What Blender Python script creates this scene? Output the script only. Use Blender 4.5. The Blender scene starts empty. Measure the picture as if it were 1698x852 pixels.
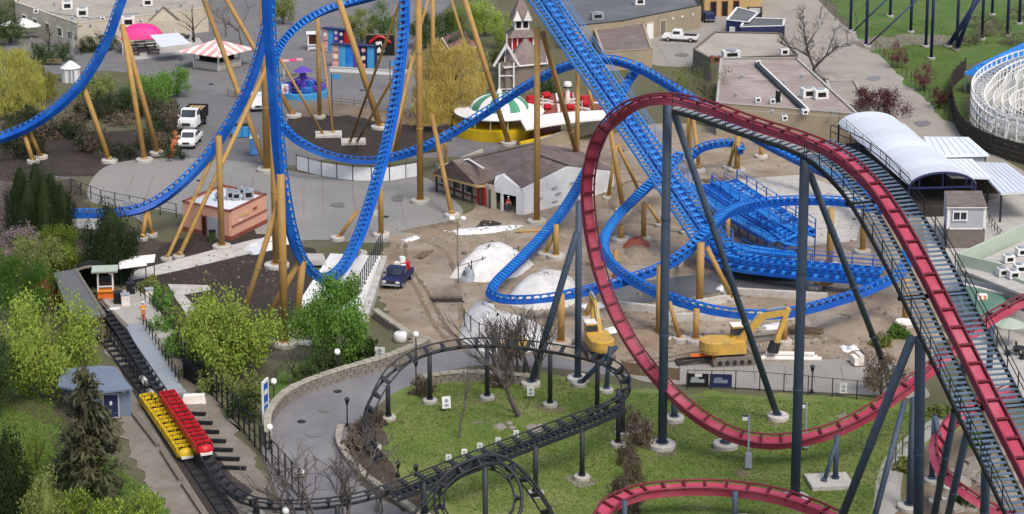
import bpy, bmesh, math, random
from mathutils import Vector as V, Matrix as Mx
random.seed(7)
S = bpy.context.scene
C = S.collection
R = math.radians
# ---------------------------------------------------------------- camera, sky, sun, exposure
CAMH, F, PITCH, PY = 60.0, 3300.0, 11.4, 95.0     # height, focal length in photo pixels, tilt, optical axis row
cd = bpy.data.cameras.new('camera'); cam = bpy.data.objects.new('camera', cd); C.objects.link(cam)
cam.location = (0, 0, CAMH); cam.rotation_euler = (R(90-PITCH), 0, 0)
cd.sensor_width = 36; cd.lens = F/1698*36; cd.shift_y = -(426-PY)/1698
cd.clip_start = 1; cd.clip_end = 6000
S.camera = cam
SUN_EL, SUN_AZ = 55, 150            # azimuth clockwise from +Y
w = bpy.data.worlds.new('World'); S.world = w; w.use_nodes = True
nt = w.node_tree; bg = nt.nodes['Background']
sky = nt.nodes.new('ShaderNodeTexSky'); sky.sky_type = 'NISHITA'; sky.sun_disc = False
sky.sun_elevation = R(SUN_EL); sky.sun_rotation = R(SUN_AZ); sky.air_density = 1.0; sky.dust_density = 4.0; sky.ozone_density = 1.0
nt.links.new(sky.outputs[0], bg.inputs[0]); bg.inputs[1].default_value = 0.15
sl = bpy.data.lights.new('sun', 'SUN'); sl.energy = 1.5; sl.angle = R(20); sl.color = (1, .955, .88)
so = bpy.data.objects.new('sun', sl); C.objects.link(so)
az, el = R(SUN_AZ), R(SUN_EL)
so.rotation_euler = V((math.sin(az)*math.cos(el), math.cos(az)*math.cos(el), math.sin(el))).to_track_quat('Z', 'Y').to_euler()
so.location = (0, 100, 150)
S.view_settings.view_transform = 'Standard'; S.view_settings.look = 'None'
S.view_settings.gamma = 1; S.view_settings.use_curve_mapping = False
S.view_settings.exposure = 0.42
# ---------------------------------------------------------------- picture rows and columns of the photograph -> places on the ground
cp, sp = math.cos(R(PITCH)), math.sin(R(PITCH))
def ray(x, y):
    a, b = (x-849)/F, (PY-y)/F
    return V((a, cp+b*sp, -sp+b*cp))
def G(x, y, z=0.0):
    d = ray(x, y); return V((0, 0, CAMH)) + d*((z-CAMH)/d.z)
def PYd(x, y, Y):
    d = ray(x, y); return V((0, 0, CAMH)) + d*(Y/d.y)
def T(x, y, gy):                      # a point seen at x, y that stands above the ground row gy
    return PYd(x, y, G(x, gy).y)
def ppm(y): return (y+570)*.98/CAMH   # pixels per metre on the ground at row y
def hz(x, gy, y): return T(x, y, gy).z
# ---------------------------------------------------------------- materials
def mat(name, col, rough=.7, var=.15, scale=3., col2=None, bump=0., metal=0., vscale=None, spec=.3, stain=None, coord='Object'):
    m = bpy.data.materials.new(name); m.use_nodes = True
    n, l = m.node_tree.nodes, m.node_tree.links
    b = n['Principled BSDF']; b.inputs['Roughness'].default_value = rough; b.inputs['Metallic'].default_value = metal
    b.inputs['Specular IOR Level'].default_value = spec
    tc = n.new('ShaderNodeTexCoord'); oi = n.new('ShaderNodeObjectInfo')
    no = n.new('ShaderNodeTexNoise'); no.inputs['Scale'].default_value = scale; no.inputs['Detail'].default_value = 6; no.inputs['Roughness'].default_value = .65
    l.new(tc.outputs[coord], no.inputs['Vector'])
    rp = n.new('ShaderNodeValToRGB'); rp.color_ramp.elements[0].position = .3; rp.color_ramp.elements[1].position = .7
    c1 = col2 if col2 else tuple(c*(1-var) for c in col)
    c0 = col if col2 else tuple(min(1, c*(1+var)) for c in col)
    rp.color_ramp.elements[0].color = (*c1, 1); rp.color_ramp.elements[1].color = (*c0, 1)
    l.new(no.outputs[0], rp.inputs[0]); out = rp.outputs[0]
    if stain:                         # (colour, scale, amount): large soft patches of dirt or wear
        n2 = n.new('ShaderNodeTexNoise'); n2.inputs['Scale'].default_value = stain[1]; n2.inputs['Detail'].default_value = 8; n2.inputs['Roughness'].default_value = .7
        l.new(tc.outputs[coord], n2.inputs['Vector'])
        r2 = n.new('ShaderNodeValToRGB'); r2.color_ramp.elements[0].position = .48; r2.color_ramp.elements[1].position = .66
        r2.color_ramp.elements[1].color = (stain[2],)*3+(1,); r2.color_ramp.elements[0].color = (0, 0, 0, 1)
        l.new(n2.outputs[0], r2.inputs[0])
        mx = n.new('ShaderNodeMix'); mx.data_type = 'RGBA'
        l.new(r2.outputs[0], mx.inputs[0]); l.new(out, mx.inputs[6]); mx.inputs[7].default_value = (*stain[0], 1); out = mx.outputs[2]
    hs = n.new('ShaderNodeHueSaturation')           # a little difference from piece to piece
    mr = n.new('ShaderNodeMapRange'); mr.inputs[3].default_value = .88; mr.inputs[4].default_value = 1.1
    l.new(oi.outputs['Random'], mr.inputs[0]); l.new(mr.outputs[0], hs.inputs['Value']); l.new(out, hs.inputs['Color'])
    l.new(hs.outputs[0], b.inputs['Base Color'])
    if bump:
        bp = n.new('ShaderNodeBump'); bp.inputs['Strength'].default_value = bump; bp.inputs['Distance'].default_value = .08
        n3 = n.new('ShaderNodeTexNoise'); n3.inputs['Scale'].default_value = (vscale or scale*4); n3.inputs['Detail'].default_value = 4
        l.new(tc.outputs[coord], n3.inputs['Vector']); l.new(n3.outputs[0], bp.inputs['Height']); l.new(bp.outputs[0], b.inputs['Normal'])
    return m
def leafmat(name, col, col2, tr=.25):
    m = mat(name, col, .6, col2=col2, scale=.9, spec=.15)
    n, l = m.node_tree.nodes, m.node_tree.links
    b = n['Principled BSDF']; o = n['Material Output']
    src = b.inputs['Base Color'].links[0].from_socket                 # every leaf a slightly different tone
    ge = n.new('ShaderNodeNewGeometry'); mr2 = n.new('ShaderNodeMapRange'); mr2.inputs[3].default_value = .62; mr2.inputs[4].default_value = 1.35; l.new(ge.outputs['Random Per Island'], mr2.inputs[0])
    h2 = n.new('ShaderNodeHueSaturation'); l.new(src, h2.inputs['Color']); l.new(mr2.outputs[0], h2.inputs['Value']); mr3 = n.new('ShaderNodeMapRange'); mr3.inputs[3].default_value = .475; mr3.inputs[4].default_value = .515; l.new(ge.outputs['Random Per Island'], mr3.inputs[0]); l.new(mr3.outputs[0], h2.inputs['Hue']); l.new(h2.outputs[0], b.inputs['Base Color'])
    t = n.new('ShaderNodeBsdfTranslucent'); ms = n.new('ShaderNodeMixShader'); ms.inputs[0].default_value = tr
    l.new(b.inputs['Base Color'].links[0].from_socket, t.inputs[0]); l.new(b.outputs[0], ms.inputs[1]); l.new(t.outputs[0], ms.inputs[2]); l.new(ms.outputs[0], o.inputs[0])
    return m
M = {}
def D(k, *a, **kw): M[k] = mat(k, *a, **kw)
# ---------------------------------------------------------------- mesh building
class MB:
    def __init__(s): s.v = []; s.f = []
    def add(s, vs, fs):
        o = len(s.v); s.v += [tuple(v) for v in vs]; s.f += [tuple(i+o for i in f) for f in fs]; return s
    def box(s, c, d, rz=0, M4=None, taper=1.):
        x, y, z = d[0]/2, d[1]/2, d[2]/2; ca, sa = math.cos(rz), math.sin(rz); vs = []
        for sz in (-1, 1):
            k = taper if sz > 0 else 1
            for sx, sy in ((-1, -1), (1, -1), (1, 1), (-1, 1)):
                p = V((sx*x*k, sy*y*k, sz*z)); p = V((p.x*ca-p.y*sa, p.x*sa+p.y*ca, p.z))
                if M4: p = M4 @ p
                vs.append(p + V(c))
        return s.add(vs, [(0, 3, 2, 1), (4, 5, 6, 7), (0, 1, 5, 4), (1, 2, 6, 5), (2, 3, 7, 6), (3, 0, 4, 7)])
    def tube(s, pts, r, n=8, cap=True, closed=False):
        pts = [V(p) for p in pts]; m = len(pts); rs = r if isinstance(r, (list, tuple)) else [r]*m
        vs = []; nrm = None
        for i, p in enumerate(pts):
            t = (pts[min(i+1, m-1)]-pts[max(i-1, 0)])
            if t.length < 1e-9: t = V((0, 0, 1))
            t.normalize()
            if nrm is None: nrm = t.orthogonal().normalized()
            else:
                nrm = nrm - t*nrm.dot(t); nrm = nrm.normalized() if nrm.length > 1e-6 else t.orthogonal().normalized()
            b = t.cross(nrm)
            for k in range(n):
                a = 2*math.pi*k/n; vs.append(p + (nrm*math.cos(a)+b*math.sin(a))*rs[i])
        fs = [(i*n+k, i*n+(k+1) % n, (i+1)*n+(k+1) % n, (i+1)*n+k) for i in range(m-1) for k in range(n)]
        if cap: fs += [tuple(range(n-1, -1, -1)), tuple((m-1)*n+k for k in range(n))]
        return s.add(vs, fs)
    def beam(s, a, b, wd, ht, up=(0, 0, 1)):
        a, b = V(a), V(b); t = (b-a).normalized(); u = V(up); x = t.cross(u)
        if x.length < 1e-5: x = t.orthogonal()
        x.normalize(); u = x.cross(t).normalized(); vs = []
        for p in (a, b):
            for i, j in ((-1, -1), (1, -1), (1, 1), (-1, 1)): vs.append(p + x*(i*wd/2) + u*(j*ht/2))
        return s.add(vs, [(0, 1, 2, 3), (7, 6, 5, 4), (0, 4, 5, 1), (1, 5, 6, 2), (2, 6, 7, 3), (3, 7, 4, 0)])
    def prism(s, poly, z0, z1):          # a polygon (x, y) raised from z0 to z1
        n = len(poly); vs = [(p[0], p[1], z0) for p in poly] + [(p[0], p[1], z1) for p in poly]
        ar = sum(poly[i][0]*poly[(i+1) % n][1]-poly[(i+1) % n][0]*poly[i][1] for i in range(n))
        top, bot = tuple(range(n, 2*n)), tuple(range(n-1, -1, -1))
        sd = [(i, (i+1) % n, n+(i+1) % n, n+i) for i in range(n)]
        if ar < 0: top, bot, sd = top[::-1], bot[::-1], [f[::-1] for f in sd]
        return s.add(vs, [top, bot]+sd)
    def lathe(s, c, prof, n=16):         # prof: (radius, z)
        vs = []; c = V(c)
        for r, z in prof:
            for k in range(n): a = 2*math.pi*k/n; vs.append(c+V((r*math.cos(a), r*math.sin(a), z)))
        fs = [(i*n+k, i*n+(k+1) % n, (i+1)*n+(k+1) % n, (i+1)*n+k) for i in range(len(prof)-1) for k in range(n)]
        fs += [tuple(range(n-1, -1, -1)), tuple((len(prof)-1)*n+k for k in range(n))]
        return s.add(vs, fs)
    def mesh(s, name, m, smooth=False):
        me = bpy.data.meshes.new(name); me.from_pydata(s.v, [], s.f)
        if smooth: me.polygons.foreach_set('use_smooth', [True]*len(me.polygons))
        for q in (m if isinstance(m, (list, tuple)) else [m]): me.materials.append(M[q])
        me.update(); return me
    def build(s, name, m, parent=None, smooth=False, loc=None):
        o = bpy.data.objects.new(name, s.mesh(name, m, smooth)); C.objects.link(o)
        if parent: o.parent = parent
        if loc is not None: o.location = loc
        return o
def inst(name, me, parent=None, loc=(0, 0, 0), rot=(0, 0, 0), sc=(1, 1, 1)):
    o = bpy.data.objects.new(name, me); C.objects.link(o); o.parent = parent
    o.location = loc; o.rotation_euler = rot; o.scale = sc; return o
def tag(o, label, cat, group=None):
    o['label'] = label; o['category'] = cat
    if group: o['group'] = group
    return o
def thing(name, label, cat, loc=(0, 0, 0), rz=0, group=None):
    o = bpy.data.objects.new(name, None); C.objects.link(o); o.location = loc; o.rotation_euler = (0, 0, rz); o.empty_display_size = .5
    return tag(o, label, cat, group)
def kind(o, k): o['kind'] = k; return o
def bx(parent, name, m, *boxes, **k):
    b = MB()
    for q in boxes: b.box(q[:3], q[3:6], *(q[6:7]))
    return b.build(name, m, parent)
def cr(pts, n=8, closed=False):          # smooth curve through points (any dimension)
    m = len(pts); out = []; rg = range(m if closed else m-1)
    g = (lambda i: pts[i % m]) if closed else (lambda i: pts[min(max(i, 0), m-1)])
    for i in rg:
        p0, p1, p2, p3 = g(i-1), g(i), g(i+1), g(i+2)
        for k in range(n):
            t = k/n; t2, t3 = t*t, t*t*t
            out.append(tuple(.5*((2*b)+(-a+c)*t+(2*a-5*b+4*c-d)*t2+(-a+3*b-3*c+d)*t3) for a, b, c, d in zip(p0, p1, p2, p3)))
    if not closed: out.append(tuple(pts[-1]))
    return out
def resample(pts, step):
    pts = [V(p) for p in pts]; out = [pts[0]]; acc = 0
    for a, b in zip(pts, pts[1:]):
        L = (b-a).length
        while acc+L >= step:
            a = a+(b-a)*((step-acc)/L); L = (b-a).length; acc = 0; out.append(a.copy())
            if L < 1e-6: break
        acc += L
    return out
def front(px0, py0, px1, py1):           # a frame whose x runs along a wall foot seen from one picture point to another; returns place, turn, length
    a, b = G(px0, py0), G(px1, py1); d = b-a
    return a, math.atan2(d.y, d.x), d.length
# ---------------------------------------------------------------- colours
D('ground', (.115, .10, .07), .95, scale=.06, col2=(.09, .095, .045), bump=.3, stain=((.07, .08, .03), .15, .8))
D('asphalt', (.155, .15, .15), .9, scale=.4, col2=(.118, .115, .116), bump=.1, stain=((.19, .182, .17), .08, .6))
D('plaza', (.235, .23, .215), .9, scale=.25, col2=(.195, .19, .18), stain=((.27, .255, .225), .05, .5))
D('path', (.205, .20, .21), .9, scale=.5, col2=(.16, .157, .165), stain=((.25, .245, .24), .12, .7))
D('dirt', (.305, .245, .18), .95, scale=.3, col2=(.165, .13, .094), bump=1., vscale=1.6, stain=((.365, .325, .27), .12, .7))
D('dirt_dark', (.20, .152, .105), .95, scale=.5, col2=(.125, .094, .066), bump=.8, vscale=1.8, stain=((.27, .21, .15), .2, .6))
D('mulch', (.045, .034, .028), .95, scale=1.2, col2=(.03, .023, .02), bump=.6, vscale=5, stain=((.07, .05, .04), .25, .6))
D('soil', (.075, .058, .042), .95, scale=.7, col2=(.045, .036, .026), bump=.6, vscale=4, stain=((.1, .085, .05), .25, .6))
D('lawn', (.135, .18, .04), .95, scale=.35, col2=(.08, .125, .025), bump=.4, vscale=7, stain=((.215, .20, .09), .16, .8))
D('lawn_fresh', (.085, .155, .028), .95, scale=.5, col2=(.055, .11, .02), bump=.4, vscale=7, stain=((.15, .15, .06), .2, .65))
D('gravel', (.22, .19, .155), .95, scale=.9, col2=(.17, .145, .115), bump=.5, vscale=6, stain=((.27, .245, .21), .3, .7))
D('concrete', (.42, .405, .37), .9, scale=.6, col2=(.34, .325, .295), stain=((.28, .265, .23), .4, .5))
D('concrete_pale', (.52, .50, .46), .9, scale=1.2, col2=(.40, .38, .34), stain=((.28, .25, .21), .9, .6))
D('road', (.30, .275, .235), .9, scale=.3, col2=(.26, .235, .20), stain=((.21, .19, .165), .12, .6))
D('yard', (.29, .275, .25), .9, scale=.3, col2=(.25, .235, .21), stain=((.2, .19, .17), .1, .6))
D('stone', (.24, .215, .185), .95, scale=1.5, col2=(.15, .135, .115), bump=.5)
D('stone_cap', (.36, .335, .27), .95, scale=1.5, col2=(.27, .25, .2), bump=.3)
D('blue', (.006, .090, .42), .5, scale=.35, col2=(.003, .058, .33), spec=.25, stain=((.03, .16, .48), .3, .6))
D('blue_bright', (.02, .215, .62), .5, scale=.5, col2=(.010, .145, .50), spec=.25, stain=((.08, .31, .64), .5, .5))
D('blue_rail', (.10, .27, .62), .5, scale=.5)
D('gold', (.40, .24, .075), .6, scale=.5, col2=(.32, .19, .058), spec=.3, stain=((.26, .155, .06), .35, .55))
D('gold_pale', (.47, .33, .15), .55, scale=.3, col2=(.41, .28, .12))
D('red', (.45, .066, .115), .6, scale=.4, col2=(.36, .048, .086), spec=.2, stain=((.50, .16, .2), .3, .6))
D('red_dark', (.10, .010, .018), .5, scale=.5)
D('red_rail', (.17, .022, .036), .45, scale=.5)
D('slate', (.052, .078, .118), .6, scale=.4, col2=(.038, .058, .09), spec=.3, stain=((.09, .11, .14), .35, .5))
D('black', (.014, .016, .020), .5, scale=.5, col2=(.010, .011, .014))
D('charcoal', (.028, .031, .036), .55, scale=.5, col2=(.02, .022, .027))
D('step', (.125, .185, .255), .55, scale=.6, col2=(.085, .13, .185), stain=((.21, .27, .33), .7, .5))
D('galv', (.30, .33, .36), .5, scale=.6, col2=(.24, .27, .30))
D('white', (.74, .74, .72), .6, scale=.8, col2=(.66, .66, .64), stain=((.5, .49, .45), .4, .4))
D('white_wrap', (.76, .775, .79), .6, scale=.5, col2=(.66, .675, .69), stain=((.52, .525, .52), .6, .45))
D('tarp', (.64, .64, .63), .7, scale=.7, col2=(.50, .50, .49), bump=.8, vscale=1.5, stain=((.42, .39, .34), .5, .6))
D('white_paint', (.78, .78, .77), .4, scale=1, var=.05)
D('roof_white', (.66, .70, .75), .5, scale=.3, col2=(.58, .62, .67), stain=((.50, .52, .54), .3, .6))
D('roof_tan', (.36, .325, .275), .9, scale=.15, col2=(.30, .27, .225), stain=((.22, .195, .16), .12, .7))
D('roof_grey', (.115, .12, .125), .85, scale=.2, col2=(.095, .1, .105), stain=((.16, .16, .16), .1, .6))
D('roof_pink', (.30, .245, .225), .9, scale=.2, col2=(.23, .185, .17), stain=((.40, .35, .32), .1, .7))
D('shingle', (.19, .15, .135), .9, scale=1.2, col2=(.13, .10, .092), bump=.3, stain=((.24, .2, .185), .3, .5))
D('shingle_red', (.20, .105, .095), .9, scale=1.2, col2=(.16, .085, .078))
D('cream', (.55, .50, .40), .85, scale=.5, col2=(.50, .45, .355))
D('tan_wall', (.36, .30, .21), .85, scale=.4, col2=(.31, .26, .18), stain=((.26, .22, .16), .3, .5))
D('coral', (.68, .37, .26), .8, scale=.6, col2=(.61, .32, .22), stain=((.54, .31, .23), .3, .5))
D('brick_red', (.25, .075, .05), .85, scale=1.5, col2=(.2, .06, .04))
D('pink', (.72, .035, .22), .55, scale=.6, col2=(.66, .028, .19))
D('stripe_pink', (.60, .33, .32), .7, scale=1)
D('stripe_cream', (.74, .68, .62), .7, scale=1)
D('yellow', (.62, .42, .015), .45, scale=1, var=.08)
D('machine', (.58, .36, .06), .65, scale=1.5, col2=(.46, .28, .055), stain=((.27, .2, .12), .9, .7))
D('red_paint', (.42, .012, .018), .4, scale=1, var=.1)
D('door_red', (.36, .03, .03), .5, scale=1, var=.1)
D('green', (.07, .27, .15), .6, scale=1, col2=(.05, .21, .115), stain=((.16, .34, .24), .6, .5))
D('green_roof', (.105, .20, .155), .8, scale=.4, col2=(.085, .165, .13))
D('green_pale', (.40, .47, .38), .8, scale=.5, col2=(.35, .42, .335))
D('purple', (.10, .05, .36), .6, scale=1, var=.3)
D('sky_blue', (.06, .30, .58), .55, scale=1, var=.1)
D('navy', (.018, .025, .085), .5, scale=1, var=.1)
D('orange', (.68, .16, .03), .6, scale=1, var=.1)
D('glass', (.03, .04, .05), .1, scale=1, var=.2, spec=.6)
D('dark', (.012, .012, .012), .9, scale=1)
D('tyre', (.015, .015, .015), .9, scale=1)
D('wood', (.20, .14, .085), .9, scale=1.2, col2=(.15, .105, .065))
D('wood_dark', (.05, .042, .036), .9, scale=1.2, col2=(.036, .03, .026))
D('wood_grey', (.19, .165, .14), .9, scale=1.2, col2=(.14, .12, .1))
D('bark', (.085, .065, .052), .95, scale=2, col2=(.055, .043, .035))
D('bark_grey', (.12, .105, .095), .95, scale=2, col2=(.085, .073, .065))
D('rock', (.26, .235, .2), .95, scale=.8, col2=(.19, .17, .145), bump=.5)
D('shed_blue', (.17, .215, .28), .75, scale=.5, col2=(.14, .18, .24))
D('shed_grey', (.38, .39, .42), .75, scale=.5, col2=(.33, .34, .37))
D('skin', (.5, .32, .24), .6)
D('hivis', (.75, .28, .03), .7, scale=1, var=.1)
D('jeans', (.06, .08, .14), .8)
D('lamp_glass', (.8, .79, .74), .3, var=.03)
D('black_roof', (.03, .035, .05), .6, scale=.4, var=.3)
for k, a, b in (('leaf_yellow', (.54, .53, .14), (.36, .35, .08)), ('leaf_lime', (.36, .46, .085), (.21, .30, .05)), ('leaf_green', (.19, .34, .065), (.10, .22, .038)),
                ('leaf_mid', (.27, .31, .09), (.15, .19, .055)), ('leaf_dark', (.085, .13, .045), (.045, .08, .027)), ('leaf_conifer', (.045, .07, .025), (.022, .04, .014)), ('leaf_pine', (.13, .13, .07), (.08, .085, .045)),
                ('leaf_plum', (.20, .06, .075), (.11, .035, .045)), ('leaf_twig', (.27, .215, .155), (.16, .125, .09)), ('leaf_willow', (.68, .54, .15), (.46, .36, .10)),
                ('leaf_mauve', (.34, .26, .27), (.20, .15, .16)), ('grass_blade', (.19, .27, .06), (.13, .20, .042))):
    M[k] = leafmat(k, a, b, .4)

def leafscale():
    for k in M:
        if k.startswith('leaf'):
            for n_ in M[k].node_tree.nodes:
                if n_.type == 'TEX_NOISE': n_.inputs['Scale'].default_value = 5.
leafscale()
# ---------------------------------------------------------------- ground, paths, lawns
NATURAL = {'dirt', 'dirt_dark', 'mulch', 'soil', 'lawn', 'lawn_fresh', 'gravel'}
def sheet(name, m, poly, lv, smooth=True, nm=6):
    pts = cr(poly, nm, True) if smooth else poly
    w = [G(x, y) for x, y in pts]
    if m in NATURAL:                 # worn, uneven edges
        w = resample(w+[w[0]], .9)[:-1]; rn = random.Random(len(w)); k1 = [rn.gauss(0, 1) for _ in w]; n_ = len(w)
        w = [p+V((k1[i]*.5+k1[i-1]*.4+k1[i-2]*.4, k1[(i+3) % n_]*.6+k1[(i+2) % n_]*.6, 0))*.5 for i, p in enumerate(w)]
    b = MB(); b.add([(p.x, p.y, lv*.012) for p in w], [tuple(range(len(w)))])
    # face up
    a = sum(w[i].x*w[(i+1) % len(w)].y-w[(i+1) % len(w)].x*w[i].y for i in range(len(w)))
    if a < 0: b.f = [f[::-1] for f in b.f]
    o = b.build(name, m)
    bm = bmesh.new(); bm.from_mesh(o.data); bmesh.ops.triangulate(bm, faces=bm.faces[:]); bm.to_mesh(o.data); bm.free()
    return kind(o, 'structure')
b = MB(); b.add([(-800, -150, 0), (800, -150, 0), (800, 1500, 0), (-800, 1500, 0)], [(0, 1, 2, 3)]); kind(b.build('ground', 'ground'), 'structure')
P = False
sheet('upper_plaza', 'asphalt', [(20, 60), (250, 20), (480, -60), (760, -40), (700, 60), (700, 150), (860, 190), (820, 250), (700, 262), (560, 262), (470, 275), (160, 292), (90, 292), (190, 262), (290, 255), (285, 150), (190, 118), (60, 120)], 1)
sheet('plaza', 'plaza', [(176, 276), (300, 262), (430, 272), (520, 290), (690, 292), (735, 318), (768, 352), (730, 372), (640, 402), (520, 398), (440, 405), (360, 372), (262, 348), (150, 334)], 3)
sheet('service_yard', 'yard', [(1040, 55), (1180, 25), (1290, 25), (1345, 60), (1420, 90), (1300, 130), (1180, 112), (1075, 105)], 1)
sheet('service_road', 'road', [(1300, -60), (1380, 25), (1452, 85), (1530, 160), (1640, 250), (1760, 320), (1800, 380), (1640, 330), (1500, 245), (1420, 165), (1330, 105), (1240, 60), (1230, -40)], 2, False)
sheet('lawn', 'lawn_fresh', [(1320, -60), (1400, 30), (1445, 85), (1490, 125), (1560, 195), (1600, 225), (1600, 110), (1750, 60), (1800, -80)], 3, False)
sheet('worn_path', 'gravel', [(1420, 66), (1500, 58), (1580, 60), (1590, 74), (1510, 76), (1440, 84)], 4)
sheet('construction_site', 'dirt', [(650, 395), (740, 372), (800, 330), (870, 250), (1000, 225), (1100, 205), (1250, 222), (1420, 250), (1560, 330), (1620, 420), (1560, 560), (1520, 620), (1410, 632), (1200, 640), (1040, 615), (900, 590), (690, 575), (640, 540), (622, 480)], 4)
sheet('service_lane', 'yard', [(1040, 608), (1140, 604), (1300, 600), (1440, 596), (1500, 615), (1540, 660), (1430, 655), (1290, 648), (1150, 640), (1060, 632)], 5)
sheet('haul_road', 'dirt', [(640, 420), (700, 395), (752, 402), (740, 440), (760, 520), (770, 570), (690, 572), (640, 520), (628, 470)], 6)
sheet('mulch_bed', 'mulch', [(238, 442), (300, 395), (380, 375), (470, 395), (520, 420), (505, 480), (500, 560), (440, 580), (330, 560), (268, 520)], 5)
sheet('mulch_bed', 'mulch', [(478, 198), (560, 192), (640, 205), (720, 212), (735, 240), (680, 258), (600, 262), (520, 248), (480, 225)], 4)
sheet('trackside_soil', 'mulch', [(0, 240), (120, 230), (250, 215), (285, 255), (180, 290), (80, 292), (0, 300), (-40, 270)], 2)
sheet('planting_soil', 'soil', [(115, 300), (160, 345), (250, 395), (330, 400), (300, 440), (210, 470), (150, 470), (90, 400), (60, 320)], 2)
sheet('gravel_bank', 'dirt_dark', [(480, 185), (540, 170), (650, 185), (720, 200), (700, 214), (600, 200), (500, 200)], 3)
sheet('footpath', 'concrete_pale', [(205, 455), (290, 432), (420, 398), (480, 390), (492, 402), (430, 418), (300, 449), (215, 467)], 7, False)
sheet('footpath', 'concrete_pale', [(278, 472), (345, 474), (350, 482), (305, 490), (345, 530), (400, 556), (520, 566), (515, 575), (390, 566), (320, 538), (290, 494)], 7, False)
sheet('station_platform_apron', 'concrete', [(165, 492), (225, 478), (250, 500), (300, 560), (240, 560), (200, 530)], 8, False)
sheet('curved_path', 'path', [(690, 600), (720, 580), (800, 575), (960, 585), (1040, 600), (1040, 625), (930, 612), (800, 606), (715, 625), (645, 660), (598, 700), (572, 740), (590, 790), (640, 830), (720, 870), (760, 920), (500, 920), (470, 840), (440, 770), (438, 715), (470, 665), (560, 632), (640, 612)], 3)
sheet('lawn', 'lawn', [(622, 700), (660, 655), (720, 632), (800, 618), (930, 622), (1060, 645), (1200, 652), (1420, 662), (1560, 690), (1640, 760), (1680, 880), (1560, 960), (1300, 960), (900, 960), (760, 880), (690, 820), (640, 775)], 4)
sheet('lawn', 'lawn_fresh', [(440, 640), (480, 600), (560, 585), (640, 578), (660, 590), (600, 615), (520, 640), (460, 665)], 4)
sheet('planting_strip', 'soil', [(575, 742), (600, 705), (630, 700), (645, 770), (700, 830), (690, 845), (630, 815), (592, 780)], 6)
sheet('maintenance_strip', 'gravel', [(188, 560), (250, 560), (330, 640), (440, 770), (470, 830), (480, 880), (330, 880), (250, 810), (205, 730), (185, 640)], 4)
sheet('track_ballast', 'wood_dark', [(158, 508), (176, 500), (262, 622), (330, 715), (385, 790), (420, 815), (400, 838), (350, 806), (285, 712), (215, 606)], 6, False)
sheet('track_ballast', 'wood_dark', [(196, 610), (226, 606), (282, 690), (345, 776), (415, 880), (370, 890), (320, 812), (262, 722)], 5, False)
sheet('lawn', 'lawn_fresh', [(-40, 560), (20, 620), (120, 700), (200, 770), (290, 850), (330, 920), (100, 960), (-40, 900)], 3)
sheet('dirt_track', 'soil', [(-40, 600), (20, 640), (90, 672), (130, 700), (100, 705), (40, 690), (-40, 655)], 5)
sheet('garden_path', 'concrete', [(1448, 852), (1455, 790), (1480, 745), (1540, 700), (1600, 672), (1615, 685), (1560, 715), (1515, 755), (1495, 800), (1490, 880), (1450, 900)], 6)
sheet('rockery_soil', 'dirt_dark', [(1500, 800), (1530, 750), (1580, 720), (1640, 700), (1720, 730), (1740, 880), (1500, 920)], 7)
sheet('station_forecourt', 'concrete', [(1530, 330), (1620, 335), (1720, 350), (1760, 640), (1640, 640), (1580, 560), (1540, 420)], 6)
sheet('queue_slab', 'concrete_pale', [(1200, 300), (1330, 290), (1440, 330), (1420, 400), (1330, 410), (1240, 370)], 6, False)

def strips(name, m, a, b, c, d, n, wd, lv):
    """joints or seams laid across a paved area, from side a-b to side c-d"""
    A, B, Cc, Dd = G(*a), G(*b), G(*c), G(*d)
    for k in range(1, n):
        f = k/n+random.uniform(-.01, .01); p, q = A.lerp(B, f), Cc.lerp(Dd, f); x = (q-p).normalized(); y = V((-x.y, x.x, 0))*wd
        o = MB().add([p+y+V((0, 0, lv*.012)), p-y+V((0, 0, lv*.012)), q-y+V((0, 0, lv*.012)), q+y+V((0, 0, lv*.012))], [(0, 1, 2, 3)]).build(name, m); kind(o, 'structure')
strips('road_joint', 'stone', (1355, 10), (1640, 290), (1295, 20), (1560, 270), 14, .05, 2.6)
strips('paving_joint', 'stone', (180, 290), (700, 295), (160, 330), (720, 372), 13, .05, 3.6)
strips('paving_joint', 'stone', (1050, 66), (1340, 66), (1080, 104), (1330, 112), 8, .05, 1.6)
strips('lane_joint', 'stone', (1060, 612), (1490, 604), (1060, 630), (1500, 640), 9, .05, 5.6)
for px, py, w_, h_ in ((300, 250, 26, 7), (420, 320, 30, 9), (560, 340, 34, 10), (660, 330, 22, 12), (520, 720, 40, 14), (480, 770, 30, 20), (540, 680, 30, 10), (620, 170, 30, 6), (390, 150, 20, 6), (1130, 92, 24, 6), (1450, 130, 26, 8), (1530, 205, 30, 10)):
    q = [(px+w_*.5*math.cos(a*.9)*random.uniform(.7, 1.2), py+h_*.5*math.sin(a*.9)*random.uniform(.7, 1.2)) for a in range(7)]
    sheet('asphalt_patch', 'asphalt' if random.random() < .6 else 'path', q, 6.3 if py < 400 else 6.6, False)
for px, py in ((330, 300), (600, 150), (500, 700), (560, 650), (350, 140), (300, 100), (1290, 80), (640, 360)):
    o = MB().lathe(G(px, py), [(.35, .0), (.35, .09), (.3, .095)], 14).build('manhole_cover', 'charcoal'); kind(o, 'structure')
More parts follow.
